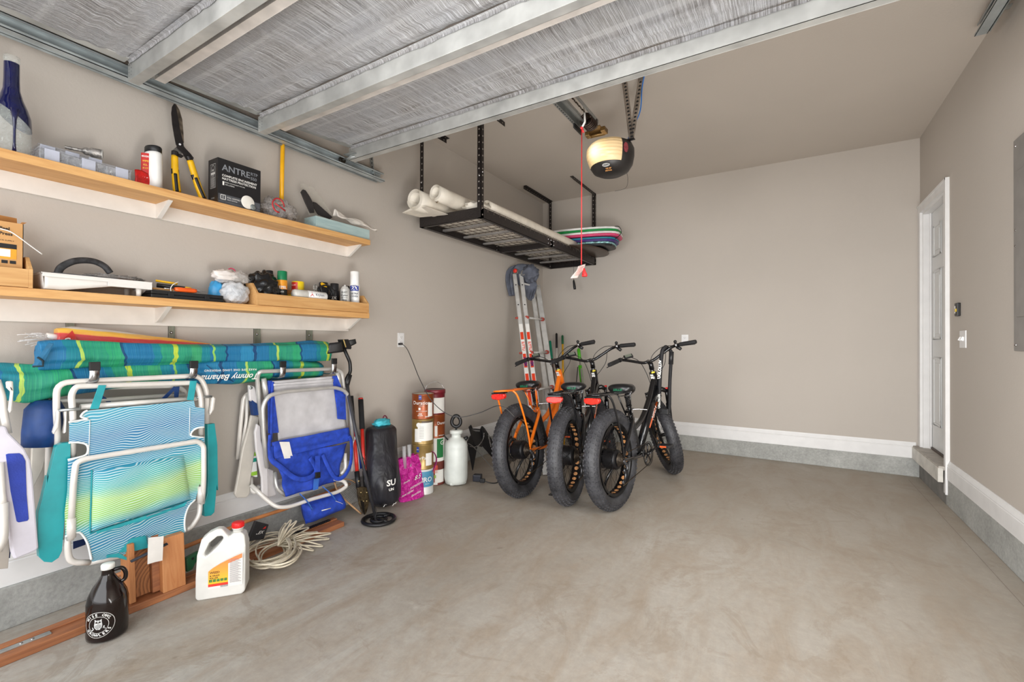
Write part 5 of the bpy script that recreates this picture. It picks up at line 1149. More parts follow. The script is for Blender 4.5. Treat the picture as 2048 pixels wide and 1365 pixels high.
lab([(.03, .15), (.086, .168), (.086, .188), (.06, .18), (.03, .168)], 'orange_corner', mat('orange_corner', (238, 132, 78), .5), lb, .0004)
m = MB()
for i in range(4):
    for k_ in range(5): a = -.044+k_*.0145; m.add([J(a, .075, FL+.0009), J(a+.012, .075, FL+.0009), J(a+.012, .087, FL+.0009), J(a, .087, FL+.0009)], [(0, 1, 2, 3)])
m.build('green_pictures', mat('green_print', (70, 110, 50), .5, var=.5, nscale=200), lb)
m = MB(); fj = lambda x, y, h: J(x, y, FL+.0011)
for body, s_, x_, y_ in (('WEED', .014, -.042, .117), ('& GRASS', .010, -.042, .103), ('KILLER', .011, -.042, .0925)): text_mb(body, s_, lambda x, y, h: fj(x_+x, y_+y, h), align='LEFT', mb=m, bold=.02)
m.build('label_lettering', mat('dark_green_print', (60, 60, 30), .5), lb)
m = MB()
for i in range(24): z = .062+i*.0045; m.add([J(.036, z, FL+.0009), J(.082-.006*(i*7 % 3), z, FL+.0009), J(.082-.006*(i*7 % 3), z+.0016, FL+.0009), J(.036, z+.0016, FL+.0009)], [(0, 1, 2, 3)])
for i in range(11): a = -.0+i*.0028; m.add([J(a, .047, FL+.0009), J(a+.0014, .047, FL+.0009), J(a+.0014, .056, FL+.0009), J(a, .056, FL+.0009)], [(0, 1, 2, 3)])
m.build('fine_print', mat('grey_fine_print', (120, 120, 124), .6), lb)
# cream rope / extension cord coil
rc_ = thing('extension_cord', 'coil of dirty cream extension cord lying against the board', 'cord', (-2.3, 1.6, 0))
cordm = mat('dirty_cream_cord', (206, 196, 174), .6, var=.1, nscale=20); m = MB(); random.seed(12)
def fp(px, py, z): p = G(px, py, z); return p
for i in range(13):
    cx, cy = 545+random.uniform(-16, 16), 1104+random.uniform(-7, 9); rx, ry = 46+random.uniform(-8, 12), 24+random.uniform(-8, 7); z0 = .008+.006*i
    pts = []
    for k_ in range(26):
        a = 2*PI*k_/26; ux, uy = math.cos(a)*rx, math.sin(a)*ry; x, y = cx+ux*.95+uy*.2, cy+uy-ux*.22
        zz = z0+.03*max(0, math.sin(a*1+.4))*(.4+i/12); pts.append(fp(x, y, zz))
    m.tube(pts, .0043, 7, closed=True)
m.build('left_loops', cordm, rc_)
m = MB()
for i, (ex, ey, hh) in enumerate(((652, 1078, .0), (640, 1092, .0), (630, 1066, .04), (612, 1058, .06), (655, 1068, .03), (622, 1100, 0), (590, 1046, .12), (570, 1050, .10), (604, 1052, .09), (580, 1044, .13))):
    a_ = G(556, 1092, .05+.004*i); e = G(ex, ey, .012+hh); sd_ = V((-(e-a_).y, (e-a_).x, 0)).normalized()*(.02 if i < 6 else .008)
    m.tube(crom([a_, a_.lerp(e, .5)+sd_+V((0, 0, .02)), e+sd_*.6, e+(e-a_).normalized()*.012, e-sd_*.6, a_.lerp(e, .5)-sd_+V((0, 0, .01)), a_], 5), .0043, 7)
m.build('right_loops', cordm, rc_)
m = MB(); wp_ = [G(572, 1070, .09), G(583, 1090, .085), G(575, 1112, .05), G(555, 1128, .02)]
for k_ in range(4): m.tube(crom([p+V((.006*k_, -.008*k_, .002*k_)) for p in wp_], 5), .0043, 7)
m.build('wrapped_loop', cordm, rc_)
a, b = G(530, 1128, .02), G(556, 1118, .03); MB().tube([a, a.lerp(b, .3), a.lerp(b, .32), b], [.006, .008, .010, .009], 10).build('plug', cordm, rc_)
# black box with print
bx_ = thing('black_packet', 'small black packet with red print leaning behind the cord coil', 'packet', (-2.46, 1.5, .05))
p = [W(496, 1085, .24), W(537, 1083, .24), W(537, 1044, .19), W(511, 1046, .19)]; p = [W(495, 1084, .23), W(528, 1079, .23), W(538, 1050, .2), W(512, 1043, .2)]
MB().prism(p, (-.02, 0, 0)).build('packet', mat('matte_black_card', (34, 34, 36), .5, var=.15), bx_, bevel=.003)
m = MB(); o = p[0].lerp(p[2], .5); ux = (p[1]-p[0]).normalized(); uz = (p[2]-p[1]).normalized(); nn = ux.cross(uz)
if nn.x < 0: nn = -nn
text_mb('FLEX', .024, lambda x, y, h: o+ux*x+uz*y+nn*.001, mb=m, shear=.3); m.build('lettering', ink_w(), bx_)
MB().add([o+ux*q+uz*w_+nn*.0012 for q, w_ in ((.012, .02), (.032, .02), (.032, .032), (.012, .032))], [(0, 1, 2, 3)]).build('red_patch', red, bx_)
# green trowel-like thing behind the block
gt = thing('green_bracket', 'dark green plastic fitting on the board right of the timber block', 'fitting', W(385, 1120, .25))
q = zb((1205, 545, .235), (1290, 500, .235), (1310, 500, .235), (1315, 545, .235), (1270, 570, .235), (1250, 615, .235), (1210, 635, .235)); MB().prism(q, (.03, 0, 0)).build('fitting', mat('forest_green_plastic', (38, 92, 60), .4, var=.15), gt, bevel=.006)
MB().lathe([(0, .001), (.006, .001)], zb((1268, 553, .267))[0], (1, 0, 0), 10).build('hole', ink_k(), gt)
# bolt cutters, jaws down
bc_ = thing('bolt_cutters', 'bolt cutters with red handles and black grips standing jaws down', 'bolt cutters', W(735, 1030, .3))
redh = mat('red_handle', (200, 48, 38), .35, .1, var=.08); foam = mat('black_foam_grip', (26, 26, 28), .85, var=.2, bump=.2)
def zc_(*pts): return [W(420+x/3.5, 670+y/3.5, d) for x, y, d in pts]
g = zc_((1055, 455, .10), (1065, 660, .16), (1072, 830, .20), (1082, 960, .24)); 
MB().tube(g[1:], .0125, 12).build('handle', redh, bc_); MB().tube([g[0], g[1]], .0185, 14).build('grip', foam, bc_)
MB().cyl(g[0], g[0]+(g[0]-g[1]).normalized()*.012, .0165, 14).build('grip_cap', redh, bc_)
g2_ = zc_((985, 430, .09), (1000, 640, .14), (1020, 830, .2), (1030, 965, .24)); MB().tube(g2_[1:], .0125, 12).build('handle', redh, bc_); MB().tube([g2_[0], g2_[1]], .0185, 14).build('grip', foam, bc_)
for q in (zc_((1028, 958, .24), (1040, 1078, .28)), zc_((1083, 955, .24), (1092, 1072, .28))): MB().tube(q, [.017, .016], 12).build('socket', black(), bc_)
jm = mat('greasy_jaw_steel', (92, 80, 60), .4, .7, var=.4, nscale=40)
jp = [(1038, 1075), (1060, 1065), (1110, 1070), (1118, 1110), (1112, 1190), (1100, 1240), (1085, 1262), (1070, 1240), (1052, 1190), (1042, 1130)]
MB().prism([W(420+x/3.5, 670+y/3.5, .30) for x, y in jp], (-.02, 0, 0)).build('jaw', jm, bc_, bevel=.004)
MB().prism([W(420+x/3.5, 670+y/3.5, .304) for x, y in ((1052, 1160), (1080, 1165), (1085, 1262), (1070, 1240))], (-.004, 0, 0)).build('blade', mat('dark_jaw', (48, 44, 40), .4, .6), bc_, bevel=.001)
for x, y in ((1058, 1105), (1098, 1105), (1074, 1165), (1098, 1165), (1092, 1020), (1042, 1025)): MB().lathe([(0, .006), (.005, .005), (.007, 0)], W(420+x/3.5, 670+y/3.5, .302), (1, 0, 0), 12).build('bolt', mat('brass_bolt', (150, 130, 90), .35, .8), bc_)
# hand net with wooden frame
nt_ = thing('landing_net', 'wooden framed mesh net standing between blue pouch and bolt cutters', 'net', W(712, 1020, .2))
wd = mat('pale_wood_hoop', (190, 150, 110), .5); q = zc_((870, 1030, .15), (900, 1110, .18), (960, 1170, .2), (1060, 1255, .25)); MB().tube(crom(q, 4), .006, 8).build('frame', wd, nt_); 
q2 = zc_((875, 1020, .13), (930, 1010, .13), (990, 1020, .13), (1040, 1060, .15), (1062, 1130, .17), (1075, 1245, .24)); MB().tube(crom(q2, 4), .004, 8).build('frame', wd, nt_)
m = MB(); qa, qb = crom(q, 5), crom(q2, 3); 
for i in range(14):
    u = i/13; m.tube([qa[int(u*(len(qa)-1))], qb[int(u*(len(qb)-1))]], .0009, 4)
for k_ in range(1, 12): 
    v_ = k_/12; m.tube([qa[int(u/13*(len(qa)-1))].lerp(qb[int(u/13*(len(qb)-1))], v_) for u in range(14)], .0009, 4)
m.build('mesh', mat('grey_net_cord', (186, 180, 172), .7), nt_)
# black stuff sack
sk = thing('sleeping_bag_sack', 'tall black nylon stuff sack standing against the left wall', 'stuff sack', G(768, 1005))
def zd(*pts): return [W(680+x/4.267, 740+y/4.267, d) for x, y, d in pts]
def nyl():
    t = NT('black_ripstop_nylon'); v = t.map((1, 1, .5)); n = t.noise(v, 11, 3, .5, .25); t.col(t.ramp(n, [(.3, (20, 20, 23)), (.75, (42, 41, 48))])); t.set(Roughness=.42); t.bump(n, .9, .02); return t.m
ax = crom([G(770, 1010, .03), W(768, 960, .33), W(764, 905, .26), W(762, 862, .21), W(762, 850, .20)], 8); n = len(ax); m = MB(); K = 40; vs = []
for i, q in enumerate(ax):
    u = i/(n-1); r = .118*min(1, (max(.0001, u+.02)/.11)**.45)*(1 if u < .72 else max(.28, (1-((u-.72)/.28)**2.2*.72)))
    for k_ in range(K):
        a = 2*PI*k_/K; f = 1+.05*MN.noise(V((math.cos(a)*2, math.sin(a)*2, u*6)))+.045*math.sin(a*7+u*4)*(.3+abs(u-.5))
        p = q+V((math.cos(a)*r*f*.8, math.sin(a)*r*f, 0)); p.z = max(.003, p.z); vs.append(p)
m.add(vs, [(i*K+k_, i*K+(k_+1) % K, (i+1)*K+(k_+1) % K, (i+1)*K+k_) for i in range(n-1) for k_ in range(K)], True); m.add(vs[:K], [tuple(range(K))]); m.add(vs[-K:], [tuple(range(K))])
m.build('sack', nyl(), sk)
tp_ = ax[-1]; MB().blob(tp_+V((0, .01, .012)), .045, .065, .03, .4, 3, seed=51).build('teal_liner', mat('teal_liner', (70, 184, 200), .6, var=.1, bump=.3), sk)
MB().tube(crom([tp_+V((.0, .01, .02)), tp_+V((.0, .03, .06)), tp_+V((0, .055, .045)), tp_+V((.0, .07, -.01))], 5), .0045, 8).build('maroon_loop', mat('maroon_cord', (104, 24, 52), .6), sk)
sc_ = ax[10]; sa = face_ang(sc_)
def sw(body, s_, px, py, par=sk, bold=.03, sp=1): 
    o = W(px, py, .36); 
    return text_mb(body, s_, lambda x, y, h: PXY(o, x, y), bold=bold, space=sp).build('lettering', ink_w(), par)
def PXY(o, x, y): return o+V((-.35*x*.0, x, y))
for body, s_, px, py in (('SU', .055, 798, 958), ('UN', .024, 800, 970)):
    o = PY(px, py, ax[12].y+.0)
    c_ = ax[10]
    z_ = W(px, py, .40).z
    text_mb(body, s_, lambda x, y, h: V((c_.x+.113*math.cos(sa+.52+x/.12), c_.y+.135*math.sin(sa+.52+x/.12), z_+y)), bold=.03).build('lettering', ink_w(), sk)
for px, py in ((766, 1015), (784, 1013)):
    o = G(px, py, .05)+V((-.012, .016, 0)); m = MB(); m.tube(crom([o+V((.012, -.012, .0)), o+V((.016, 0, .014)), o+V((.014, .012, .008)), o+V((.016, .018, .018))], 4), .003, 6, flat=.5); m.build('curl_print', ink_w(), sk)
# metal detector
md = thing('metal_detector', 'black metal detector leaning with round coil flat on the floor', 'metal detector', (-2.27, 2.09, 0))
cc_ = V((-2.272, 2.10, 0)); bkm = black()
m = MB(); m.tube([cc_+V((math.cos(a)*.098, math.sin(a)*.098, .014)) for a in [2*PI*i/40 for i in range(40)]], .014, 10, closed=True, flat=.8); co = m.build('coil', bkm, md)
m = MB(); m.tube([cc_+V((math.cos(a)*.047, math.sin(a)*.047, .014)) for a in [2*PI*i/28 for i in range(28)]], .010, 8, closed=True); m.tube([cc_+V((-.09, 0, .014)), cc_+V((.09, 0, .014))], .008, 8); m.tube([cc_+V((0, .04, .02)), cc_+V((.01, .09, .02))], .009, 8); m.build('inner_ring', bkm, md)
st = [G(752, 1040, .03)]+[W(720, 905, .42), W(706, 835, .35), W(697, 790, .24), W(694, 765, .2)]
MB().tube(st, [.009, .010, .011, .011, .011], 10).build('lower_shaft', mat('dark_shaft', (58, 58, 62), .35, .3), md)
q = [W(692, 770, .2), W(693, 757, .2), W(701, 745, .2), W(700, 725, .2), W(688, 698, .2)]; MB().tube(fillet(q, .02, 5), .0115, 10).build('s_shaft', bkm, md)
MB().tube([W(692, 775, .2), W(699, 750, .2)], .018, 10).build('shaft_joint', bkm, md)
def zq(*pts, d=.2): return [W(620+x/9.752, 660+y/9.752, d) for x, y in pts]
MB().prism(zq((530, 190), (640, 185), (660, 250), (700, 340), (690, 380), (600, 370), (560, 300), d=.17), (.06, 0, 0)).build('arm_bracket', bkm, md, bevel=.004)
def curved(a, b, c, d2, name):
    return MB().grid(lambda u, v: a.lerp(b, u).lerp(d2.lerp(c, u), v)+V((.03*math.sin(u*PI*.5), 0, 0)), 8, 4).build(name, bkm, md, thick=.005)
q = zq((340, 470), (375, 260), (560, 230), (590, 430), d=.2); curved(q[0], q[3], q[2], q[1], 'arm_cuff'); q = zq((670, 215), (825, 180), (845, 265), (700, 360), d=.2); curved(q[0], q[1], q[2], q[3], 'arm_cuff')
MB().tube(zq((655, 195), (700, 340), d=.235), .004, 6).build('velcro_strap', mat('tan_strap', (176, 150, 90), .7), md)
wr = MB(); s0, s1 = st[0], st[2]; ud = (s1-s0).normalized(); x_, y_, _ = frame(ud)
wr.tube([s0+ud*(i*.0125)+(x_*math.cos(i*.5)+y_*math.sin(i*.5))*.013 for i in range(45)], .0022, 5); wr.build('coil_cable', bkm, md)
# pink shopping bag with clear tubes
pk_ = thing('gift_bag', 'shiny magenta plastic bag with white lettering beside paint cans', 'bag', G(832, 1000))
def pnk():
    t = NT('shiny_magenta_film'); v = t.map(); n = t.noise(v, 26, 5, .65, 1.5); t.col(t.ramp(n, [(.3, (150, 12, 110)), (.5, (206, 20, 150)), (.72, (240, 90, 196))])); t.set(Roughness=.18); t.bump(n, 1, .02); return t.m
P_ = [W(800, 1003, .39), W(838, 996, .40), W(836, 915, .33), W(800, 925, .33)]
P_ = [G(800, 1010, .002), G(852, 995, .002)]; P_ += [P_[1]+V((-.04, .01, .32)), P_[0]+V((-.04, -.0, .30))]
m = MB(); nb = V((.8, -.6, 0))
for sgn in (1, -1): m.grid(lambda u, v: P_[0].lerp(P_[1], u).lerp(P_[3].lerp(P_[2], u), v)+V((-.05, .04, 0))+nb*sgn*(.05*max(0, 1-abs(2*u-1)**3)**.5*(1-.5*v)+.012*MN.noise(V((u*5, v*7, sgn))))*1, 24, 24)
m.build('bag', pnk(), pk_)
m = MB()
for body, s_, u_, v_ in (('8.5', .045, .72, .5), ('more', .024, .3, .47), ('accessories', .028, .7, .34), ('new styles', .024, .3, .2), ('favorites', .024, .62, .14)):
    o = P_[0].lerp(P_[1], u_).lerp(P_[3].lerp(P_[2], u_), v_)+V((-.05, .04, 0))+nb*.058; ux = (P_[1]-P_[0]).normalized()
    text_mb(body, s_, lambda x, y, h: o+ux*x+V((0, 0, y+x*.25)), mb=m, shear=.3)
m.build('lettering', ink_w(), pk_)
tpb = P_[2]+V((-.05, .04, 0)); 
MB().tube(crom([tpb+V((.02, -.02, -.02)), tpb+V((.06, .05, -.0)), tpb+V((.07, .09, -.06)), tpb+V((.06, .08, -.13)), tpb+V((.05, .02, -.2)), tpb+V((.04, -.01, -.26))], 5), .010, 8, flat=.3).build('handle', mat('purple_ribbon', (134, 16, 92), .35), pk_)
ti = thing('clear_tube', 'two clear plastic tubes standing in the magenta bag', 'tube', P_[3]); 
for i, (px, py) in enumerate(((808, 893), (818, 890))): p = W(px, py, .28); MB().cyl(p, p+V((.02, -.012, -.16)), .014, 14, .015).build('tube', mat('clear_tube_plastic', (216, 216, 218), .08, Alpha=.4), ti)
# paint cans
def paint(label, c, z, body, lid, h=.192, r=.0835, grp=None, bail=True, name='paint_can'):
    c = V((c[0], c[1], z)); t = thing(name, label, 'paint can', c, grp)
    MB().lathe([(0, .001), (r-.002, .001), (r, 0), (r+.0015, .004), (r, .007), (r, h-.008), (r+.0015, h-.005), (r, h-.001), (r-.004, h), (r-.008, h-.004), (0, h-.005)], c, n=72).build('can', body, t)
    MB().lathe([(0, h-.003), (r-.012, h-.003), (r-.010, h-.0005), (r-.009, h-.004)], c, n=36).build('lid', lid, t)
    return t, c
def lbl(t, c, a, w, z0, z1, m_, r=.0835, h=.0006): return patch(MB(), c, r, a-w/2/r, a+w/2/r, c.z+z0, c.z+z1, h).build('label_panel', m_, t)
def ltx(t, c, a, body, s, x, z, m_=None, r=.0835, **kw): return text_mb(body, s, lambda p, q, h: oncyl(c, r+.002, a, c.z+z)(p+x, q, h), **kw).build('lettering', m_ or ink_w(), t)
fc1 = (-2.432, 2.692); fc2 = (-2.51, 2.925); fa = face_ang(fc1)-.0; fb = face_ang(fc2)
tinm = mat('tin_lid', (196, 190, 178), .3, .8); brown = mat('copper_brown_can', (140, 70, 34), .3, .35, var=.1); gold = mat('olive_gold_can', (150, 124, 74), .3, .4, var=.08)
wl = mat('white_paper_label', (226, 224, 218), .5, var=.02); hh_ = .1925
t, c = paint('can with blue band and white base, bottom of front stack', fc1, 0, mat('pale_can', (216, 216, 212), .3, .2), tinm)
lbl(t, c, fa, .25, .06, .178, mat('steel_blue_band', (74, 138, 170), .4, var=.04)); ltx(t, c, fa+.35, 'PRO', .052, .0, .115, bold=.01); ltx(t, c, fa+.1, 'interior', .012, .03, .085)
o = oncyl(c, .085, fa-.62, .13)(0, 0, 0); MB().lathe([(0, .004), (.018, .003), (.02, 0)], o, (math.cos(fa-.62), math.sin(fa-.62), 0), 16).build('black_ear', black(), t)
t, c = paint('olive gold can reading SuperPaint, third from top in front stack', fc1, hh_, gold, tinm); ltx(t, c, fa, 'SuperPaint', .034, -.012, .09); lbl(t, c, fa+.62, .055, .03, .125, wl)
lbl(t, c, fa-.45, .020, .135, .175, mat('blue_logo_panel', (40, 66, 150), .4)); ltx(t, c, fa-.45, 'SW', .011, 0, .155)
t, c = paint('olive gold can with large white data label, second from top in front', fc1, 2*hh_, gold, tinm); lbl(t, c, fa+.32, .13, .028, .165, wl); lbl(t, c, fa-.45, .055, .02, .12, wl)
o = oncyl(c, .0845, fa-.38, c.z+.15)(0, 0, 0); MB().lathe([(0, .001), (.014, .001), (.018, .0005)], o, (math.cos(fa-.38), math.sin(fa-.38), 0), 20).build('round_badge', wl, t)
m = MB(); [patch(m, c, .0835, fa-.3, fa+.1, c.z+.05+i*.012, c.z+.052+i*.012, .0012, 4) for i in range(8)]; patch(m, c, .0835, fa-.1, fa+.95, c.z+.166, c.z+.178, .0012); m.build('print_lines', mat('brown_print_lines', (86, 74, 66), .5), t)
t, c = paint('copper brown can reading Duration, top of front stack', fc1, 3*hh_, brown, tinm); ltx(t, c, fa, 'Duration', .038, -.012, .125)
ltx(t, c, fa, 'EXTERIOR', .008, -.012, .104); ltx(t, c, fa, 'ACRYLIC COATING', .0095, -.01, .062); ltx(t, c, fa, 'ONE', .012, -.02, .042, bold=.03); ltx(t, c, fa, 'GALLON', .010, -.02, .030, bold=.03); ltx(t, c, fa+.4, 'SATIN', .012, 0, .02, bold=.03)
lbl(t, c, fa-.3, .016, .072, .09, wl); lbl(t, c, fa-.25, .022, .15, .184, mat('blue_logo_panel', (40, 66, 150), .4)); ltx(t, c, fa-.25, 'SW', .011, 0, .168); lbl(t, c, fa+.75, .045, .02, .125, wl)
hm2 = mat('red_brown_can', (120, 62, 54), .35, .2)
t, c = paint('can with red, green and white label at bottom of rear stack', fc2, 0, hm2, tinm); lbl(t, c, fb+.55, .085, .02, .125, wl); lbl(t, c, fb+.05, .04, .1, .165, mat('red_orange_panel', (204, 62, 44), .4, var=.2)); lbl(t, c, fb+.05, .016, .06, .085, mat('lime_square', (140, 180, 50), .4)); lbl(t, c, fb+.05, .04, .003, .025, wl)
t, c = paint('can with green and white label, third from top in rear stack', fc2, hh_, wl, tinm); lbl(t, c, fb+.58, .062, .03, .188, mat('leaf_green_panel', (34, 112, 60), .4, var=.05)); ltx(t, c, fb+.75, 'G', .05, 0, .15)
t, c = paint('copper brown can with cut-off lettering, second from top in rear', fc2, 2*hh_, brown, tinm); ltx(t, c, fb+.42, 'Duration', .034, .045, .12); lbl(t, c, fb+.12, .022, .015, .1, wl); ltx(t, c, fb+.7, 'ONE GALLON', .009, 0, .02, bold=.03)
mar = mat('maroon_bucket', (112, 30, 40), .35, .1, var=.1)
t, c = paint('maroon bucket-style can with white label and wire handle on top', fc2, 3*hh_, mar, mat('dark_lid', (46, 34, 34), .3), h=.20, r=.082); lbl(t, c, fb+.5, .12, .01, .135, wl, r=.082)
MB().lathe([(.0825, .165), (.087, .167), (.087, .195), (.0825, .2)], c, n=36).build('rim_band', mar, t)
MB().tube(crom([c+V((-.05, -.065, .19)), c+V((-.04, -.05, .235)), c+V((0, 0, .262)), c+V((.03, .045, .238)), c+V((.05, .065, .19))], 6), .0014, 6).build('wire_handle', chrome(), t)
# sprayer
sp = V((-2.345, 3.0, 0)); spr = thing('garden_sprayer', 'translucent white pump garden sprayer with black loop handle', 'sprayer', sp)
sm_ = mat('milky_plastic', (214, 218, 212), .35, var=.03)
MB().lathe([(0, .012), (.07, .008), (.088, .012), (.094, .04), (.097, .06), (.097, .29), (.095, .30), (.097, .31), (.088, .345), (.06, .375), (.040, .385), (.038, .41), (.052, .415), (.055, .43), (.052, .44), (.03, .445), (0, .445)], sp, n=36).build('tank', sm_, spr)
for a in (.2, 1.8, 3.3, 4.9): MB().sph(sp+V((math.cos(a)*.065, math.sin(a)*.065, .02)), .028, 12, (1, 1, .7)).build('foot', sm_, spr)
MB().cyl(sp+V((0, 0, .44)), sp+V((0, 0, .475)), .009).build('pump_rod', black(), spr)
m = MB(); vdir = V((.857, .516, 0)); m.tube(crom([sp+vdir*(.036*math.sin(a)*(1+.15*math.cos(a)))+V((0, 0, .515-.045*math.cos(a))) for a in [2*PI*i/12 for i in range(12)]], 3, True), .0145, 10, closed=True); m.build('pump_handle', black(), spr)
q0 = sp+V((.045, .05, .36)); MB().tube([q0, q0+V((.025, .02, .02))], [.018, .012], 12).build('hose_nut', black(), spr)
MB().cyl(sp+V((-.03, -.07, .37)), sp+V((-.05, -.10, .41)), .006).build('wand_clip', black(), spr)
# black steel ramp with chain, leaning on the wall
rm_ = thing('steel_wheel_chock', 'black steel folding bracket with chain leaning beside the sprayer', 'steel bracket', G(975, 955))
def zf(*pts, d=.25): return [W(680+x/4.267, 740+y/4.267, (p[0] if p else d)) for x, y, *p in pts]
bs = mat('black_powder_steel', (30, 30, 33), .45, .3, var=.1)
MB().prism(zf((1095, 490, .22), (1112, 470, .22), (1125, 500, .22), (1195, 505, .22), (1208, 480, .22), (1225, 500, .22), (1215, 590, .25), (1205, 660, .3), (1140, 640, .3), (1115, 560, .26)), (.012, 0, 0)).build('plate', bs, rm_, bevel=.002)
MB().prism(zf((1120, 510, .236), (1190, 516, .236), (1190, 528, .236), (1126, 522, .236)), (.004, 0, 0)).build('slot', mat('light_edge', (120, 118, 116), .5), rm_)
MB().prism(zf((1075, 630, .3), (1110, 560, .27), (1165, 660, .3), (1135, 800, .33), (1128, 860, .36), (1100, 700, .33)), (.010, 0, 0)).build('leg', bs, rm_, bevel=.002)
q = [W(962, 858, .23), W(968, 852, .23), W(1012, 918, .34), G(1020, 952, .01), G(1010, 955, .01), W(958, 885, .27)]
q = zf((1208, 480, .225), (1225, 495, .225), (1330, 660, .3), (1340, 800, .36), (1210, 650, .28)); MB().prism(q, (.012, 0, 0)).build('arm', bs, rm_, bevel=.002)
text_mb('Harness', .05, lambda x, y, h: zf((1255, 600, .30))[0]+V((.03, .45*y+x*.28+.0, -x*.75+y*.4)), shear=.3).build('lettering', ink_w(), rm_)
m = MB(); q = zf((1228, 540, .3), (1222, 590, .31), (1190, 640, .33), (1150, 660, .34), (1110, 655, .34)); cp_ = crom(q, 5)
for i, (a, b) in enumerate(zip(cp_, cp_[1:])):
    d_ = (b-a); x_, y_, _ = frame(d_); s_ = x_ if i % 2 else y_; c_ = (a+b)/2; L = d_.length*.75
    m.tube([c_+d_.normalized()*L*math.cos(t_)+s_*.004*math.sin(t_) for t_ in [2*PI*k_/10 for k_ in range(10)]], .0014, 5, closed=True)
m.build('chain', chrome(), rm_)
q = zf((1095, 630, .34), (1140, 660, .36), (1230, 760, .42), (1330, 870, .5)); MB().tube(crom(q, 5), .004, 8).build('strut_rod', mat('dull_rod', (120, 118, 114), .4, .6), rm_)
# charger brick and its cable on the floor
cb = thing('power_adapter', 'black power adapter with cable on the floor behind the sprayer', 'adapter', G(958, 965))
o = G(955, 963, .0); MB().box(o+V((0, 0, .03)), (.07, .06, .055), Matrix.Rotation(R(20), 3, 'Z')).build('brick', mat('dark_blue_black_plastic', (34, 36, 46), .4), cb, bevel=.006)
MB().box(G(965, 962, .03), (.04, .03, .03), Matrix.Rotation(R(20), 3, 'Z')).build('plug', black(), cb, bevel=.003)
MB().tube(crom([G(966, 962, .03), G(985, 967, .006), G(1000, 962, .006), G(1015, 940, .006), G(1024, 905, .006)], 6), .0045, 8).build('cable', black(), cb)
# cable from the wall outlet to the orange bike
wcb = thing('charger_cable', 'thin dark cable drooping from the wall outlet to the orange bike', 'cable', (XL, 2.75, 1.16))
ptb = [W(800, 689, .03), W(806, 690, .06), W(815, 700, .1), W(826, 725, .2), W(840, 760, .34), W(862, 800, .48), W(890, 826, .56), W(920, 835, .64), W(960, 826, .75), W(1000, 812, .95), W(1030, 835, 1.05)]
MB().tube(crom(ptb, 6), .0032, 8).build('cable', mat('grey_black_cable', (60, 58, 58), .5), wcb)
MB().box(W(801, 688.5, .02), (.03, .026, .016)).build('plug', black(), wcb, bevel=.003)
# ============================ corner: ladder, rack, long-handled tools ============================
al = mat('ladder_aluminium', (216, 215, 212), .4, .3, var=.06)
ld = thing('folding_ladder', 'folded aluminium ladder with red labels leaning in the back corner', 'ladder', G(1070, 960))
# two nested ladders leaning against the left wall; rails run from the floor to the hinge
def rail_(top, bot, w, dth, name):
    top, bot = V(top), V(bot); ax = (bot-top).normalized(); sx = V((.857, .516, 0)); sx = (sx-ax*sx.dot(ax)).normalized(); n = ax.cross(sx); n = n if n.y < 0 else -n
    m = MB(); 
    m.prism([top-sx*w/2, top+sx*w/2, bot+sx*w/2, bot-sx*w/2], -n*.004)
    for s_ in (-1, 1): m.prism([top+sx*s_*w/2, top+sx*(s_*w/2-s_*.004), bot+sx*(s_*w/2-s_*.004), bot+sx*s_*w/2], -n*dth)
    return m.build(name, al, ld), sx, n, ax
YA, YB2 = 4.42, 4.80
def ray_to(px, py, y): return PY(px, py, y)
r1t, r1b = PY(1030, 546, 4.42), PY(1073, 965, 3.95); r2t, r2b = PY(1044, 546, 4.46), PY(1090, 965, 3.99)
# slope so that the foot stands on the floor
def footed(t, px0, py0): pass
def along(px, py, px2, py2, top_y, foot_y):
    t = PY(px, py, top_y); 
    for i in range(60):
        fy = foot_y
        b = PY(px2, py2, fy)
        if b.z > 0: break
        foot_y += .02
    return t, b
specs = [(1029, 548, 1078, 950, 4.42, 4.05, .046), (1042, 548, 1091, 950, 4.47, 4.1, .046), (1064, 572, 1113, 930, 4.78, 4.4, .05), (1075, 570, 1127, 930, 4.86, 4.48, .06)]
rails = []
for px, py, px2, py2, ty, fy, w_ in specs:
    t_ = PY(px, py, ty); b_ = G(px2, py2, .01)
    # extend along the measured image line down to the floor
    k_ = None
    rails.append((t_, b_, w_))
rr_ = []
for i, (t_, b_, w_) in enumerate(rails):
    o, sx, n, ax = rail_(t_, b_, w_, .03 if i < 2 else .05, 'rail'); rr_.append((o, sx, n, ax, t_, b_))
# rungs between near pair and far pair
m = None
for k_, f in enumerate((.06, .265, .455, .64, .83)):
    a = rr_[1][4].lerp(rr_[1][5], f); b = rr_[3][4].lerp(rr_[3][5], f-.01)
    dz = a.z-b.z; b.z = a.z
    MB().tube([a, b], .015, 10, flat=.7).build('rung', al, ld)
    if k_ in (1, 2, 3):
        for p_ in (a, b): MB().cyl(p_+(b-a).normalized()*(.0 if p_ is a else -.03), p_+(b-a).normalized()*(.03 if p_ is a else 0), .021, 12).build('rung_collar', mat('faded_red_plastic', (176, 66, 52), .45, var=.1), ld)
        a0_ = rr_[0][4].lerp(rr_[0][5], f); MB().cyl(a0_-rr_[0][1]*.02, a0_-rr_[0][1]*.05, .014, 10, .008).build('lock_knob', mat('faded_red_plastic', (176, 66, 52), .45), ld)
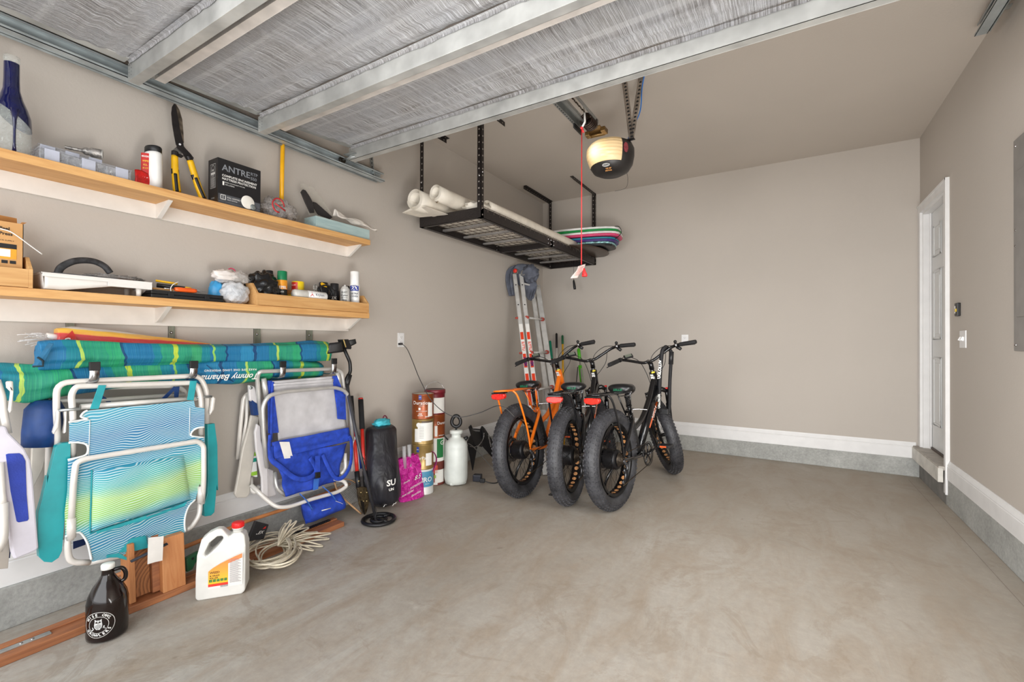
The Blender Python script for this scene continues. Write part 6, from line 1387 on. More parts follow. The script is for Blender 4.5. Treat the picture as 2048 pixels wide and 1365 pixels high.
# labels on the near rails
orr = mat('orange_red_label', (226, 66, 34), .4, var=.05); wht = ink_w(); pur = mat('purple_print', (84, 40, 110), .5)
for o, sx, n, ax, t_, b_ in rr_[:2]:
    L = (b_-t_).length; w2 = .020; nn = n if n.dot(CAM-t_) > 0 else -n
    def on(s, x, h=.0012): return t_+ax*s+sx*x+nn*(h)
    lb_ = MB().add([on(L*.30, -w2), on(L*.30, w2), on(L*.72, w2), on(L*.72, -w2)], [(0, 1, 2, 3)]).build('label_strip', wht, ld)
    for s0, s1 in ((.345, .385), (.46, .53), (.56, .6), (.64, .71)): MB().add([on(L*s0, -w2*.8, .002), on(L*s0, w2*.8, .002), on(L*s1, w2*.8, .002), on(L*s1, -w2*.8, .002)], [(0, 1, 2, 3)]).build('orange_block', orr, lb_)
    text_mb('LITTLE', .036, lambda x, y, h: on(L*.42-x, y, .0025), bold=.04).build('lettering', orr, lb_)
    text_mb('MEGA', .038, lambda x, y, h: on(L*.5-x, y, .003), bold=.05).build('lettering', pur, lb_)
    for s0 in (.07, .19): MB().lathe([(0, .0014), (.008, .0014)], on(L*s0, 0, 0), nn, 12).build('rail_hole', ink_k(), ld)
# top hinges
for i, (px, py) in enumerate(((1031, 543), (1046, 546))):
    p = PY(px, py, 4.40+.04*i); MB().cyl(p, p+V((-.0, .03, 0)), .03, 20).build('hinge', mat('hinge_casting', (150, 148, 144), .4, .6), ld)
p = PY(1030.5, 542, 4.39); MB().lathe([(0, .012), (.02, .012), (.024, .006), (.024, 0)], p, (0, -1, 0), 18).build('red_hinge_button', mat('red_button', (222, 50, 36), .35), ld)
p = PY(1072, 600, 4.85); MB().box(p+V((.0, -.02, 0)), (.03, .003, .07)).build('dark_sticker', mat('dark_sticker', (70, 40, 44), .5, var=.4, nscale=90), ld)
# grey shirt over the ladder top
sh = thing('grey_cloth', 'grey cloth shirt draped over the top of the ladder', 'cloth', PY(1050, 545, 4.5))
dn = mat('slate_grey_cloth', (92, 96, 108), .85, var=.14, nscale=14, bump=.5, bscale=60)
def dr1(u, v):
    # v runs down the left tail, u across
    p = crom([PY(1052, 530, 4.62), PY(1038, 531, 4.5), PY(1020, 540, 4.42), PY(1016, 560, 4.38), PY(1022, 592, 4.36)], 6); k_ = min(len(p)-1, int(v*(len(p)-1)+.5)); q = p[k_]
    return q+V((.857, .516, 0))*(.055*(u-.25)*(1+.4*v))+V((0, -.02*math.sin(u*7+v*3), 0))
MB().grid(dr1, 14, 24).build('left_tail', dn, sh, thick=.012)
def dr2(u, v):
    p = crom([PY(1040, 530, 4.46), PY(1058, 530, 4.55), PY(1070, 545, 4.6), PY(1077, 562, 4.62)], 6); k_ = min(len(p)-1, int(u*(len(p)-1)+.5)); q = p[k_]
    return q+V((-.1*.2, -.03*math.sin(v*5+u*3)-.03, -(.30*math.sin(u*PI*.8+.25)+.04)*v*(1-.0*u)))+V((-.06*v*(1-u), 0, 0))
MB().grid(dr2, 24, 16).build('right_drape', dn, sh, thick=.012)
MB().blob(PY(1060, 548, 4.5), .10, .07, .09, .35, 3, seed=61).build('bundle', dn, sh)
# long-handled tools standing in the corner
def stick(label, top, foot, r, m_, grip=None, gl=.16, gr=None, name='broom', cat='broom', group=None):
    top, foot = V(top), V(foot); t = thing(name, label, cat, foot); ax = (foot-top).normalized()
    MB().tube([top+ax*.02, foot], r, 12).build('pole', m_, t)
    if grip: MB().tube([top, top+ax*.012, top+ax*(gl-.01), top+ax*gl], [r*.7, gr or r*1.25, gr or r*1.25, r*1.05], 12).build('grip', grip, t)
    return t, ax
stick('tool with blue-tipped dark pole leaning in corner behind ladder', PY(1087, 652, 5.16), G(1118, 886), .0125, mat('dark_tool_pole', (66, 60, 60), .4, .3), mat('blue_grip', (30, 84, 160), .4), .13)
stick('tool with teal green grip standing next to the ladder', PY(1100, 682, 5.14), G(1122, 890), .012, mat('brown_pole', (84, 58, 48), .5), mat('teal_green_grip', (16, 128, 98), .4), .24)
stick('broom with white pole and long black grip in the corner', PY(1113, 667, 5.18), G(1116, 888, .01), .0115, mat('white_pole_paint', (210, 206, 200), .35), black(), .20)
stick('broom with yellow pole and dark green end in the corner', PY(1125, 671, 5.18), G(1128, 890, .01), .012, mat('yellow_pole', (226, 172, 40), .4), mat('green_end', (28, 92, 56), .4), .12)
t, ax = stick('lime green handled grabber tool standing behind the black bikes', PY(1157, 697, 5.1), G(1180, 895), .0115, mat('silver_pole', (180, 178, 174), .3, .7), mat('lime_grip', (76, 170, 34), .35), .15, .02, 'grabber_tool', 'grabber tool')
p = PY(1160, 731, 5.05); MB().tube([p, p+V((.03, 0, -.25))], .022, 12).build('lower_sleeve', mat('lime_grip', (76, 170, 34), .35), t)
for dx in (-.07, .04): MB().tube([p+V((dx*.4, .0, -.02)), p+V((dx, .0, -.5))], .006, 8).build('side_rod', black(), t)
# ---------------- overhead rack ----------------
seeth = mat('wall_tone_hole', (150, 142, 134), .8)  # opaque discs in wall tone stand in for the wall seen through
rk_m = mat('hammered_dark_steel', (50, 45, 44), .42, .5, var=.15, nscale=120, bump=.1)
RX0, RX1, RY0, RY1, RZ = -2.60, -1.985, 2.83, 5.26, 2.115
rk = thing('ceiling_rack', 'dark steel wire-deck storage rack hung from ceiling in the corner', 'storage rack', ((RX0+RX1)/2, (RY0+RY1)/2, RZ))
for y0, y1 in ((RY0, 4.05), (4.05, RY1)):
    for x, s in ((RX0, 1), (RX1, -1)):
        MB().bx(x, x+s*.003, y0, y1, RZ, RZ+.08).bx(x, x+s*.035, y0, y1, RZ, RZ+.003).build('side_beam', rk_m, rk)
for y in (RY0, RY1-.003): MB().bx(RX0, RX1, y, y+.003, RZ, RZ+.08).bx(RX0, RX1, min(y, y), y+(.03 if y < 3 else -.03), RZ, RZ+.003).build('end_beam', rk_m, rk)
MB().bx(RX0, RX1, 4.03, 4.07, RZ, RZ+.05).build('centre_beam', rk_m, rk)
grm = mat('grey_cross_channel', (150, 146, 143), .45, .3)
for y in (3.12, 3.42, 3.74, 4.36, 4.66, 4.96): MB().bx(RX0+.004, RX1-.004, y, y+.032, RZ+.028, RZ+.045).build('cross_channel', grm, rk)
for y0, y1 in ((RY0+.01, 4.03), (4.07, RY1-.01)):
    m = MB(); n = 9; 
    for i in range(n): x = RX0+.03+(RX1-RX0-.06)*i/(n-1); m.cyl((x, y0, RZ+.055), (x, y1, RZ+.055), .0022, 5)
    n = 15
    for i in range(n): y = y0+(y1-y0)*i/(n-1); m.cyl((RX0+.006, y, RZ+.059), (RX1-.004, y, RZ+.059), .0022, 5).cyl((RX1-.0, y, RZ+.059), (RX1+.0, y, RZ+.092), .0022, 5)
    m.cyl((RX1, y0, RZ+.09), (RX1, y1, RZ+.09), .0022, 5); m.build('wire_deck', mat('deck_wire', (96, 84, 76), .4, .4), rk)
for x, s, yy in ((RX0, 1, RY0), (RX1, -1, RY0), (RX0, 1, RY1-.045), (RX1, -1, RY1-.045)):
    perf((x, yy+.002, RZ+.0), (x, yy+.002, ZC), .036, .05, d=(s, 0, 0), flange=(0, 1, 0), mt=rk_m, name='post', par=rk, hole=.0065, hm=seeth)

for x, s in ((RX0, 1), (RX1, -1)):
    perf((x, 4.56, ZC-.003), (x, RY1-.01, ZC-.003), .036, .055, d=(s, 0, 0), flange=(0, 0, -1), mt=rk_m, name='ceiling_angle', par=rk, hole=.006, hm=seeth)
    perf((x, RY0, ZC-.003), (x, 3.17, ZC-.003), .036, .055, d=(s, 0, 0), flange=(0, 0, -1), mt=rk_m, name='ceiling_angle', par=rk, hole=.006, hm=seeth)
for z in (RZ+.02, RZ+.06):
    for y in (3.97, 4.03, 4.09): MB().lathe([(0, .006), (.005, .005), (.007, 0)], (RX1, y, z), (1, 0, 0), 10).build('bolt', chrome(), rk)
    MB().lathe([(0, .006), (.005, .005), (.007, 0)], (RX0+.0, 4.0, z), (1, 0, 0), 10).build('bolt', chrome(), rk)
for q in ((RX1, RY0+.02, RZ+.35), (RX1-.016, RY0, RZ+.32), (RX0+.016, RY0, RZ+.37)): MB().lathe([(0, .006), (.006, .005), (.008, 0)], q, (0, -1, 0), 10).build('bolt', chrome(), rk)
# rolled vinyl sheets on the rack
vin = mat('cream_vinyl', (226, 218, 204), .5, var=.04); RT_ = RZ+.062
def vroll(label, a, b, r, turns=3, flap=None, sag=0):
    a, b = V(a), V(b); ax = (b-a).normalized(); t = thing('rolled_banner', label, 'rolled sheet', (a+b)/2); x, y, _ = frame(ax); m = MB(); K = 26*turns; vs = []
    for j in range(13):
        c = a.lerp(b, j/12)
        for i in range(K+1):
            th = 2*PI*i/26; rr = r*(.62+.38*i/K)*(1+.03*math.sin(th*2+j)); vs.append(c+(x*math.cos(th)+y*math.sin(th))*rr)
    m.add(vs, [(j*(K+1)+i, j*(K+1)+i+1, (j+1)*(K+1)+i+1, (j+1)*(K+1)+i) for j in range(12) for i in range(K)], True)
    m.build('roll', vin, t, thick=.0015); return t
t = vroll('large rolled cream vinyl sheet sticking out at the rack near end', (-2.44, 2.60, RT_+.085), (-2.42, 4.3, RT_+.08), .082, 4)
fl_ = [PX(793, 418, -2.42), PX(812, 400, -2.42), PX(850, 425, -2.42), PX(842, 433, -2.42)]
MB().prism([V((-2.44, 2.60, RT_+.03)), V((-2.60, 2.63, RT_+.01)), V((-2.55, 2.78, RT_+.003)), V((-2.30, 2.84, RT_+.003)), V((-2.35, 2.62, RT_+.02))], (0, 0, .002)).build('flap', vin, t)
MB().lathe([(.006, .0025), (.011, .003), (.013, 0)], (-2.575, 2.66, RT_+.012), (0, 0, -1), 14).build('grommet', mat('brass_grommet', (120, 104, 84), .35, .8), t)
t = vroll('second cream vinyl roll behind, with grommet at its end', (-2.27, 2.64, RT_+.12), (-2.20, 4.1, RT_+.065), .062, 4)
MB().lathe([(.005, .0025), (.010, .003), (.012, 0)], (-2.27, 2.66, RT_+.055), (0, -1, 0), 14).build('grommet', mat('brass_grommet', (120, 104, 84), .35, .8), t)
vroll('long slim cream vinyl roll along the front edge of the rack', (-2.05, 3.0, RT_+.075), (-2.03, 4.72, RT_+.075), .05, 3)
vroll('cream vinyl roll lying behind the long front roll', (-2.17, 3.1, RT_+.065), (-2.15, 4.6, RT_+.06), .048, 3)
t = thing('folded_sheet', 'crumpled folded cream sheet on the rack beside its front post', 'folded sheet', (-2.1, 2.95, RT_))
MB().blob((-2.12, 3.0, RT_+.055), .10, .14, .05, .35, 4, seed=71, base=RT_).build('sheet', vin, t)
t = thing('flat_sheet', 'flat cream vinyl sheet spread on the rack deck under the rolls', 'sheet', (-2.3, 3.7, RT_-.002))
MB().grid(lambda u, v: (-2.58+.57*u, 2.86+1.85*v, RT_+.002+.002*MN.noise(V((u*4, v*9, 1)))), 10, 30).build('sheet', vin, t)
# bodyboards
def board(label, c, L, wd_, th, m1, m2, rz=0, tilt=0):
    t = thing('bodyboard', label, 'bodyboard', c); rot = Matrix.Rotation(rz, 3, 'Z') @ Matrix.Rotation(tilt, 3, 'X'); c = V(c)
    ol = []
    for i in range(28):
        a = 2*PI*i/28; x = math.copysign(abs(math.cos(a))**.55, math.cos(a))*wd_/2; y = math.copysign(abs(math.sin(a))**.75, math.sin(a))*L/2; ol.append((x*(1-.18*(y/L+.5)), y))
    m = MB(); m.prism([c+rot @ V((x, y, 0)) for x, y in ol], rot @ V((0, 0, th*.55))); m.build('deck', m1, t, bevel=.006)
    m = MB(); m.prism([c+rot @ V((x*1.01, y*1.01, th*.56)) for x, y in ol], rot @ V((0, 0, th*.44))); m.build('slick', m2, t, bevel=.006); return t
def sk_(n, c): return mat(n, c, .4, var=.08)
board('bodyboard white over green on top of the stack', (-2.04, 4.95, RT_+.215), .90, .56, .05, sk_('foam_green', (20, 140, 66)), sk_('foam_white', (232, 232, 230)), R(-84), 0)
board('magenta and white bodyboard second from top of stack', (-2.03, 4.93, RT_+.160), .90, .55, .05, sk_('foam_magenta', (216, 70, 116)), sk_('foam_white', (232, 232, 230)), R(-85))
board('purple and blue bodyboard in the middle of stack', (-2.05, 4.93, RT_+.107), .86, .52, .045, sk_('foam_purple', (70, 48, 120)), sk_('foam_teal', (30, 130, 150)), R(-86))
board('black patterned bodyboard second from the bottom of stack', (-2.06, 4.93, RT_+.060), .82, .5, .045, sk_('foam_black', (30, 30, 34)), mat('foam_pattern', (120, 170, 170), .4, var=.6, nscale=40), R(-86))
t = thing('skimboard', 'dark brown oval skimboard at the bottom of board stack', 'board', (-2.0, 4.96, RT_+.030))
MB().lathe([(0, 0), (.9, 0), (1, .012), (.9, .02), (0, .022)], (-2.0, 4.93, RT_+.030), n=40, sx=.44, sy=.25).build('board', mat('dark_brown_lacquer', (66, 52, 42), .35), t)
t = thing('board_leash', 'thin black coiled leash at the tip of the top bodyboard', 'leash', (-1.56, 4.9, RT_+.29))
MB().tube(crom([V((-1.62, 4.86, RT_+.27)), V((-1.57, 4.85, RT_+.26)), V((-1.55, 4.88, RT_+.21)), V((-1.57, 4.86, RT_+.16)), V((-1.62, 4.88, RT_+.14))], 5), .004, 6).build('leash', black(), t)
# tassel hanging under the rack
t = thing('pull_weight', 'small black weight hanging on a thin cord under the rack', 'weight', PY(1147, 582, 5.05))
a, b = PY(1147, 520, 5.05), PY(1147.5, 560, 5.05); MB().cyl(a, b, .0015, 6).build('cord', black(), t); MB().tube([b, b+V((0, 0, -.02)), b+V((.012, 0, -.09)), b+V((.015, 0, -.115))], [.006, .012, .017, .015], 10).build('weight', black(), t)
# ---------------- door opener ----------------
OX = -1.05
op = thing('garage_door_opener', 'garage door opener with glowing warm lens hanging from ceiling', 'garage door opener', (OX, 2.95, 2.45))
def ox(px, py, x=OX): return PX(px, py, x)
rs_ = MB(); z_r = 2.43
a, b = V((OX-.05, .3, z_r)), V((OX-.05, 2.62, z_r))
orm = mat('opener_rail_steel', (150, 152, 150), .35, .7, var=.1)
MB().bx(OX-.075, OX-.072, .3, 2.62, 2.40, 2.44).bx(OX-.072, OX-.035, .3, 2.62, 2.437, 2.44).bx(OX-.035, OX-.032, .3, 2.62, 2.40, 2.44).bx(OX-.092, OX-.075, .3, 2.62, 2.40, 2.403).bx(OX-.032, OX-.015, .3, 2.62, 2.40, 2.403).build('rail', orm, op)
m = MB()
for i in range(62): m.cyl((OX-.083, 1.0+i*.026, 2.3985), (OX-.083, 1.0+i*.026, 2.4), .004, 6)
m.build('rail_holes', ink_k(), op)['kind'] = 'stuff'
m = MB()
for i in range(90):
    y = .6+i*.0235; x = OX+.005; m.box((x, y, 2.43), (.004 if i % 2 else .009, .016, .009 if i % 2 else .004))
m.build('chain', mat('oily_chain', (70, 58, 44), .4, .7), op)['kind'] = 'stuff'
MB().bx(OX+.03, OX+.036, .3, 2.62, 2.42, 2.44).build('rail_stay', orm, op)
# sprocket, spring cable and bracket
bz_ = mat('brass_sprocket', (120, 92, 52), .35, .7)
MB().cyl((OX, 2.60, 2.40), (OX, 2.60, 2.44), .04, 18).build('sprocket', mat('dark_oiled_steel', (56, 44, 38), .35, .7), op)
m = MB(); m.tube([V((OX+.0+.034*math.cos(t_), 2.50+t_*.003, 2.41+.034*math.sin(t_))) for t_ in [i*.4 for i in range(80)]], .006, 6); m.build('coil_spring', mat('dark_oiled_steel', (56, 44, 38), .35, .7), op)
MB().box((OX-.0, 2.68, 2.41), (.10, .12, .006)).box((OX-.055, 2.69, 2.40), (.03, .05, .03)).box((OX+.055, 2.68, 2.40), (.03, .06, .03)).cyl((OX-.05, 2.71, 2.395), (OX+.05, 2.71, 2.395), .012, 10).build('motor_bracket', bz_, op, bevel=.003)
MB().box((OX-.07, 2.55, 2.385), (.012, .12, .03)).build('limit_switch', black(), op, bevel=.003)
# housing
HC = V((OX, 2.965, 2.46))
prof_h = [(.001, -.17), (.075, -.166), (.115, -.145), (.14, -.105), (.15, -.05), (.15, .0), (.135, .035), (.11, .05), (.001, .052)]
hm_ = MB(); hm_.lathe(prof_h, HC, n=40, sx=1.0, sy=1.05); hb = hm_.build('housing', mat('black_housing', (34, 31, 30), .42, var=.15), op)
t = NT('lit_lens'); v = t.map(); gr = t.new('VectorMath', operation='DISTANCE'); t.link(t.tc.outputs['Object'], gr.inputs[0]); gr.inputs[1].default_value = (-.05, -.13, -.03)
e = t.ramp(gr.outputs['Value'], [(.03, (255, 246, 214)), (.075, (255, 216, 140)), (.2, (216, 168, 104))]); t.col((214, 188, 146)); t.link(e, t.b.inputs['Emission Color']); t.link(t.ramp(gr.outputs['Value'], [(.03, 1.1), (.06, .55), (.1, .22), (.2, .12)]), t.b.inputs['Emission Strength']); t.set(Roughness=.3); w1 = t.new('TexWave'); w1.inputs['Scale'].default_value = 14; w1.inputs['Distortion'].default_value = 1.5; w1.bands_direction = 'Z'; t.link(t.map(), w1.inputs[0]); t.bump(w1.outputs['Fac'], .25, .01); lens_m = t.m
m = MB(); 
def lens(u, v):
    th = -PI/2+R(-82)+R(142)*u+R(-12); ph = -.115+.165*v; e_ = 1.035
    # profile radius at height
    h = ph
    for (r0, h0), (r1, h1) in zip(prof_h, prof_h[1:]):
        if h0 <= h <= h1: r = r0+(r1-r0)*(h-h0)/(h1-h0); break
    bul = .022*math.sin(u*PI)*math.sin(v*PI)
    return HC+V((math.cos(th)*(r*e_+bul), math.sin(th)*(r*e_*1.05+bul), h))
m.grid(lens, 32, 16); lo_ = m.build('lens', lens_m, op)
hc = face_ang(HC)
m = MB(); oo = HC+V((.03*.0, 0, 0)); 
def hs_(ang, dz, r=.1285): return HC+V((math.cos(ang)*r, math.sin(ang)*r*1.05, dz))
p = hs_(-PI/2+.08, -.137, .124); nn = (p-HC).normalized(); rr3 = V((math.cos(.08), math.sin(.08), 0)); uu = rr3.cross(-nn).normalized(); uu = uu if uu.z > 0 else -uu
fh = lambda x, y, h=0: p+rr3*x+uu*y+nn*(h+.004)
m.add([fh(.026*math.cos(a), .013*math.sin(a), .001) for a in [2*PI*i/28 for i in range(28)]], [tuple(range(28))]); m.build('oval_badge', mat('silver_badge', (180, 180, 178), .3, .3), op)
m = MB(); text_mb('CRAFT', .012, lambda x, y, h: fh(x, y, .0022), mb=m, bold=.03); m.build('badge_lettering', ink_k(), op)
m = MB(); text_mb('1/2 HP', .014, lambda x, y, h: fh(x+.012, y-.026, .003), mb=m, bold=.03); text_mb('MOTOR', .012, lambda x, y, h: fh(x+.012, y-.040, .006), mb=m, bold=.03); m.build('orange_lettering', mat('orange_tan_print', (214, 150, 84), .5), op)
p4 = hs_(-.55, -.03, .152); n4 = V((math.cos(-.55), math.sin(-.55), 0)); r4 = V((-n4.y, n4.x, 0))
m = MB(); m.add([p4+r4*.02*math.cos(a)+V((0, 0, .034*math.sin(a)))+n4*.002 for a in [2*PI*i/24 for i in range(24)]], [tuple(range(24))]); m.build('side_sticker', mat('maroon_sticker', (120, 50, 56), .5, var=.3, nscale=120), op)
MB().bx(OX+.02, OX+.17, 2.93, 2.96, 2.50, 2.505).build('mount_plate', black(), op)
for (x0, y0) in ((-.985, 3.0), (-.87, 3.0)):
    perf((-.915, 2.93, 2.50), (x0, y0, ZC-.04), .036, .028, d=(1, 0, 0), flange=(0, 1, 0), mt=mat('weathered_angle_steel', (150, 140, 130), .4, .6, var=.15), name='hanging_angle', par=op, hole=.009)
MB().tube(crom([V((OX+.10, 3.02, 2.5)), V((OX+.11, 3.03, 2.58)), V((OX+.19, 3.0, 2.7)), V((OX+.21, 2.98, 2.85)), V((OX+.24, 2.95, ZC-.04))], 6), .004, 8).build('blue_wire', mat('blue_wire', (32, 110, 190), .4), op)
MB().tube(crom([HC+V((.09, .06, -.13)), HC+V((.10, .06, -.2)), HC+V((.09, .04, -.26)), HC+V((.02, .02, -.275))], 6), .0014, 6).build('antenna_wire', mat('grey_wire', (70, 66, 62), .5), op)
op.location += V((0, .105, .04))
for ch in op.children:
    if ch.name.split('.')[0] in ('rail', 'rail_holes', 'chain', 'rail_stay'): ch.location += V((0, 0, .085))
    if ch.name.split('.')[0] in ('sprocket', 'coil_spring', 'motor_bracket', 'limit_switch'): ch.location += V((0, -.01, .075))
# red release cord
rcx = PX(1163.5, 256, -1.05); rcb = V((rcx.x, rcx.y, PX(1163.5, 530, -1.05).z))
rl = thing('release_cord', 'red emergency release cord with paper tag and red handle', 'cord', rcb)
redc = mat('red_cord', (220, 48, 50), .5); MB().cyl(rcx, rcb, .0032, 8).build('cord', redc, rl)
MB().sph(rcx, .009, 10).tube([rcx, rcx+V((.012, 0, -.03))], .005, 6).build('knot', redc, rl)
MB().tube([rcx, rcx+V((.02, .0, .03)), rcx+V((-.01, .06, .16))], .006, 8).build('white_link', ink_w(), rl)
q = [PX(1156, 533, -1.04), PX(1171, 528, -1.04), PX(1157, 556, -1.04), PX(1143, 557, -1.04)]
MB().grid(lambda u, v: q[0].lerp(q[1], u).lerp(q[3].lerp(q[2], u), v)+V((.006*math.sin(v*5), 0, 0)), 6, 12).build('tag', mat('pinkish_paper', (240, 222, 216), .7, var=.04), rl, thick=.0008)
m = MB(); 
for i in range(7): 
    a, b = q[0].lerp(q[3], .2+i*.1), q[1].lerp(q[2], .2+i*.1); a2, b2 = a.lerp(b, .15), a.lerp(b, .85); m.tube([a2+V((.010, -.01, 0)), b2+V((.010, -.01, 0))], .0012, 4)
m.build('tag_printing', mat('salmon_print', (224, 150, 140), .6), rl)
p = PX(1167, 543, -1.03); MB().tube([p+V((0, .01, .02)), p+V((0, .01, -.0)), p+V((.002, .012, -.02)), p+V((.002, .012, -.03))], [.004, .010, .017, .015], 10).build('handle', redc, rl)
MB().sph(PX(1166, 551, -1.03), .005, 8).build('knot_end', redc, rl)
# ============================ fat tyre e-bikes ============================
# bike axes: x forward, y left, z up, rear contact patch at the origin
RW, TW = .348, .051                 # wheel outer radius, tyre section radius
def rubber():
    t = NT('dusty_tyre_rubber'); v = t.map(); n = t.noise(v, 9, 5, .65); t.col(t.ramp(n, [(.3, (28, 28, 31)), (.72, (72, 72, 76))])); t.set(Roughness=.55); t.bump(t.noise(v, 90, 3), .15, .002); return t.m
rub = rubber(); bkf = mat('gloss_black_frame', (16, 16, 19), .22, .1, var=.2, Coat_Weight=.4); orf = mat('gloss_orange_frame', (240, 118, 20), .28, 0, var=.05, Coat_Weight=.3)
rimb = mat('black_rim', (20, 20, 22), .35, .4); tan_ = mat('orange_tan_rim_tape', (206, 148, 96), .55, var=.08); spk_m = mat('black_spoke', (30, 30, 32), .35, .7)
def tyre_mesh():
    m = MB(); n, k = 64, 16; R0 = RW-TW; vs = []
    for i in range(n):
        a = 2*PI*i/n
        for j in range(k):
            b = 2*PI*j/k; rr = R0+TW*math.cos(b)*1.0; y = TW*1.02*math.sin(b); vs.append((rr*math.cos(a), y, rr*math.sin(a)))
    m.add(vs, [(i*k+j, i*k+(j+1) % k, ((i+1) % n)*k+(j+1) % k, ((i+1) % n)*k+j) for i in range(n) for j in range(k)], True)
    N_ = 66
    for i in range(N_):
        for row, (b, w_) in enumerate(((0, .020), (28, .014), (-28, .014), (52, .014), (-52, .014), (74, .010), (-74, .010))):
            a = 2*PI*(i+(.5 if row % 2 else 0)+(.25 if row > 2 else 0))/N_; bb = R(b); c = V(((R0+TW*math.cos(bb))*math.cos(a), TW*1.02*math.sin(bb), (R0+TW*math.cos(bb))*math.sin(a)))
            nrm = V((math.cos(bb)*math.cos(a), math.sin(bb), math.cos(bb)*math.sin(a))); tg = V((-math.sin(a), 0, math.cos(a))); sd = nrm.cross(tg)
            rot = Matrix((tg, sd, nrm)).transposed(); m.box(c+nrm*.001, (.013, w_*.75, .007), rot)
    return m
def rim_mesh():
    m = MB(); n = 64
    prof = [(.252, -.038), (.238, -.036), (.232, -.034), (.232, .034), (.238, .036), (.252, .038)]
    vs = []; k = len(prof)
    for i in range(n):
        a = 2*PI*i/n
        for r, y in prof: vs.append((r*math.cos(a), y, r*math.sin(a)))
    m.add(vs, [(i*k+j, i*k+j+1, ((i+1) % n)*k+j+1, ((i+1) % n)*k+j) for i in range(n) for j in range(k-1)], True)
    m.m = 1
    for i in range(32):
        a = 2*PI*(i+.5)/32; c = V((.2312*math.cos(a), 0, .2312*math.sin(a))); nn = V((-math.cos(a), 0, -math.sin(a))); tg = V((-math.sin(a), 0, math.cos(a)))
        m.add([c+tg*.0155*math.cos(q)+V((0, .0155*math.sin(q), 0)) for q in [2*PI*j/14 for j in range(14)]], [tuple(range(14))])
    return m
def spokes_mesh(hr, hw):
    m = MB()
    for i in range(36):
        a = 2*PI*i/36; s = 1 if i % 2 else -1; off = .55 if (i//2) % 2 else -.55
        m.cyl((hr*math.cos(a+off), s*hw, hr*math.sin(a+off)), (.232*math.cos(a), s*.012, .232*math.sin(a)), .0012, 5, cap=False)
    return m
WHEEL = {}
def wheel(name, parent, mw, rear):
    """rim carrying tyre, spokes, hub; meshes shared between all the wheels"""
    def get(key, fn, mats_, par, nm, mw_=None):
        if key in WHEEL:
            o = bpy.data.objects.new(nm, WHEEL[key]); COL.objects.link(o); o.parent = par
            if mw_ is not None: o.matrix_local = mw_
            ORG[o] = V((0, 0, 0)); return o
        o = fn().build(nm, mats_, par, mw=mw_); WHEEL[key] = o.data; return o
    w_ = get('rim', rim_mesh, [rimb, tan_], parent, name, mw)
    get('tyre', tyre_mesh, rub, w_, 'tyre')
    get('sp%d' % rear, lambda: spokes_mesh(.062 if rear else .026, .035), spk_m, w_, 'spokes')
    if rear:
        get('hub', lambda: MB().lathe([(0, -.055), (.03, -.052), (.066, -.045), (.07, -.035), (.07, .035), (.066, .045), (.03, .052), (0, .055)], (0, 0, 0), (0, 1, 0), 28), mat('black_hub_motor', (26, 25, 27), .4, .4, var=.2), w_, 'hub_motor')
        def cas_():
            m = MB()
            for i, r in enumerate((.050, .046, .042, .038, .034, .030, .026)): m.lathe([(0, 0), (r, 0), (r, .0022), (0, .0022)], (0, -.058-i*.0045, 0), (0, -1, 0), 26)
            return m
        get('cas', cas_, mat('oily_sprockets', (74, 66, 58), .35, .8, var=.3, nscale=80), w_, 'cassette')
    else: get('fhub', lambda: MB().lathe([(0, -.05), (.016, -.05), (.028, -.038), (.028, -.032), (.016, -.028), (.016, .028), (.028, .032), (.028, .038), (0, .05)], (0, 0, 0), (0, 1, 0), 18), mat('black_hub', (28, 28, 30), .35, .5), w_, 'hub')
    get('disc', lambda: MB().lathe([(.062, 0), (.09, 0), (.09, .002), (.062, .002), (.062, 0)], (0, .060, 0), (0, 1, 0), 30), mat('brake_disc', (130, 128, 126), .3, .9), w_, 'brake_disc')
    return w_
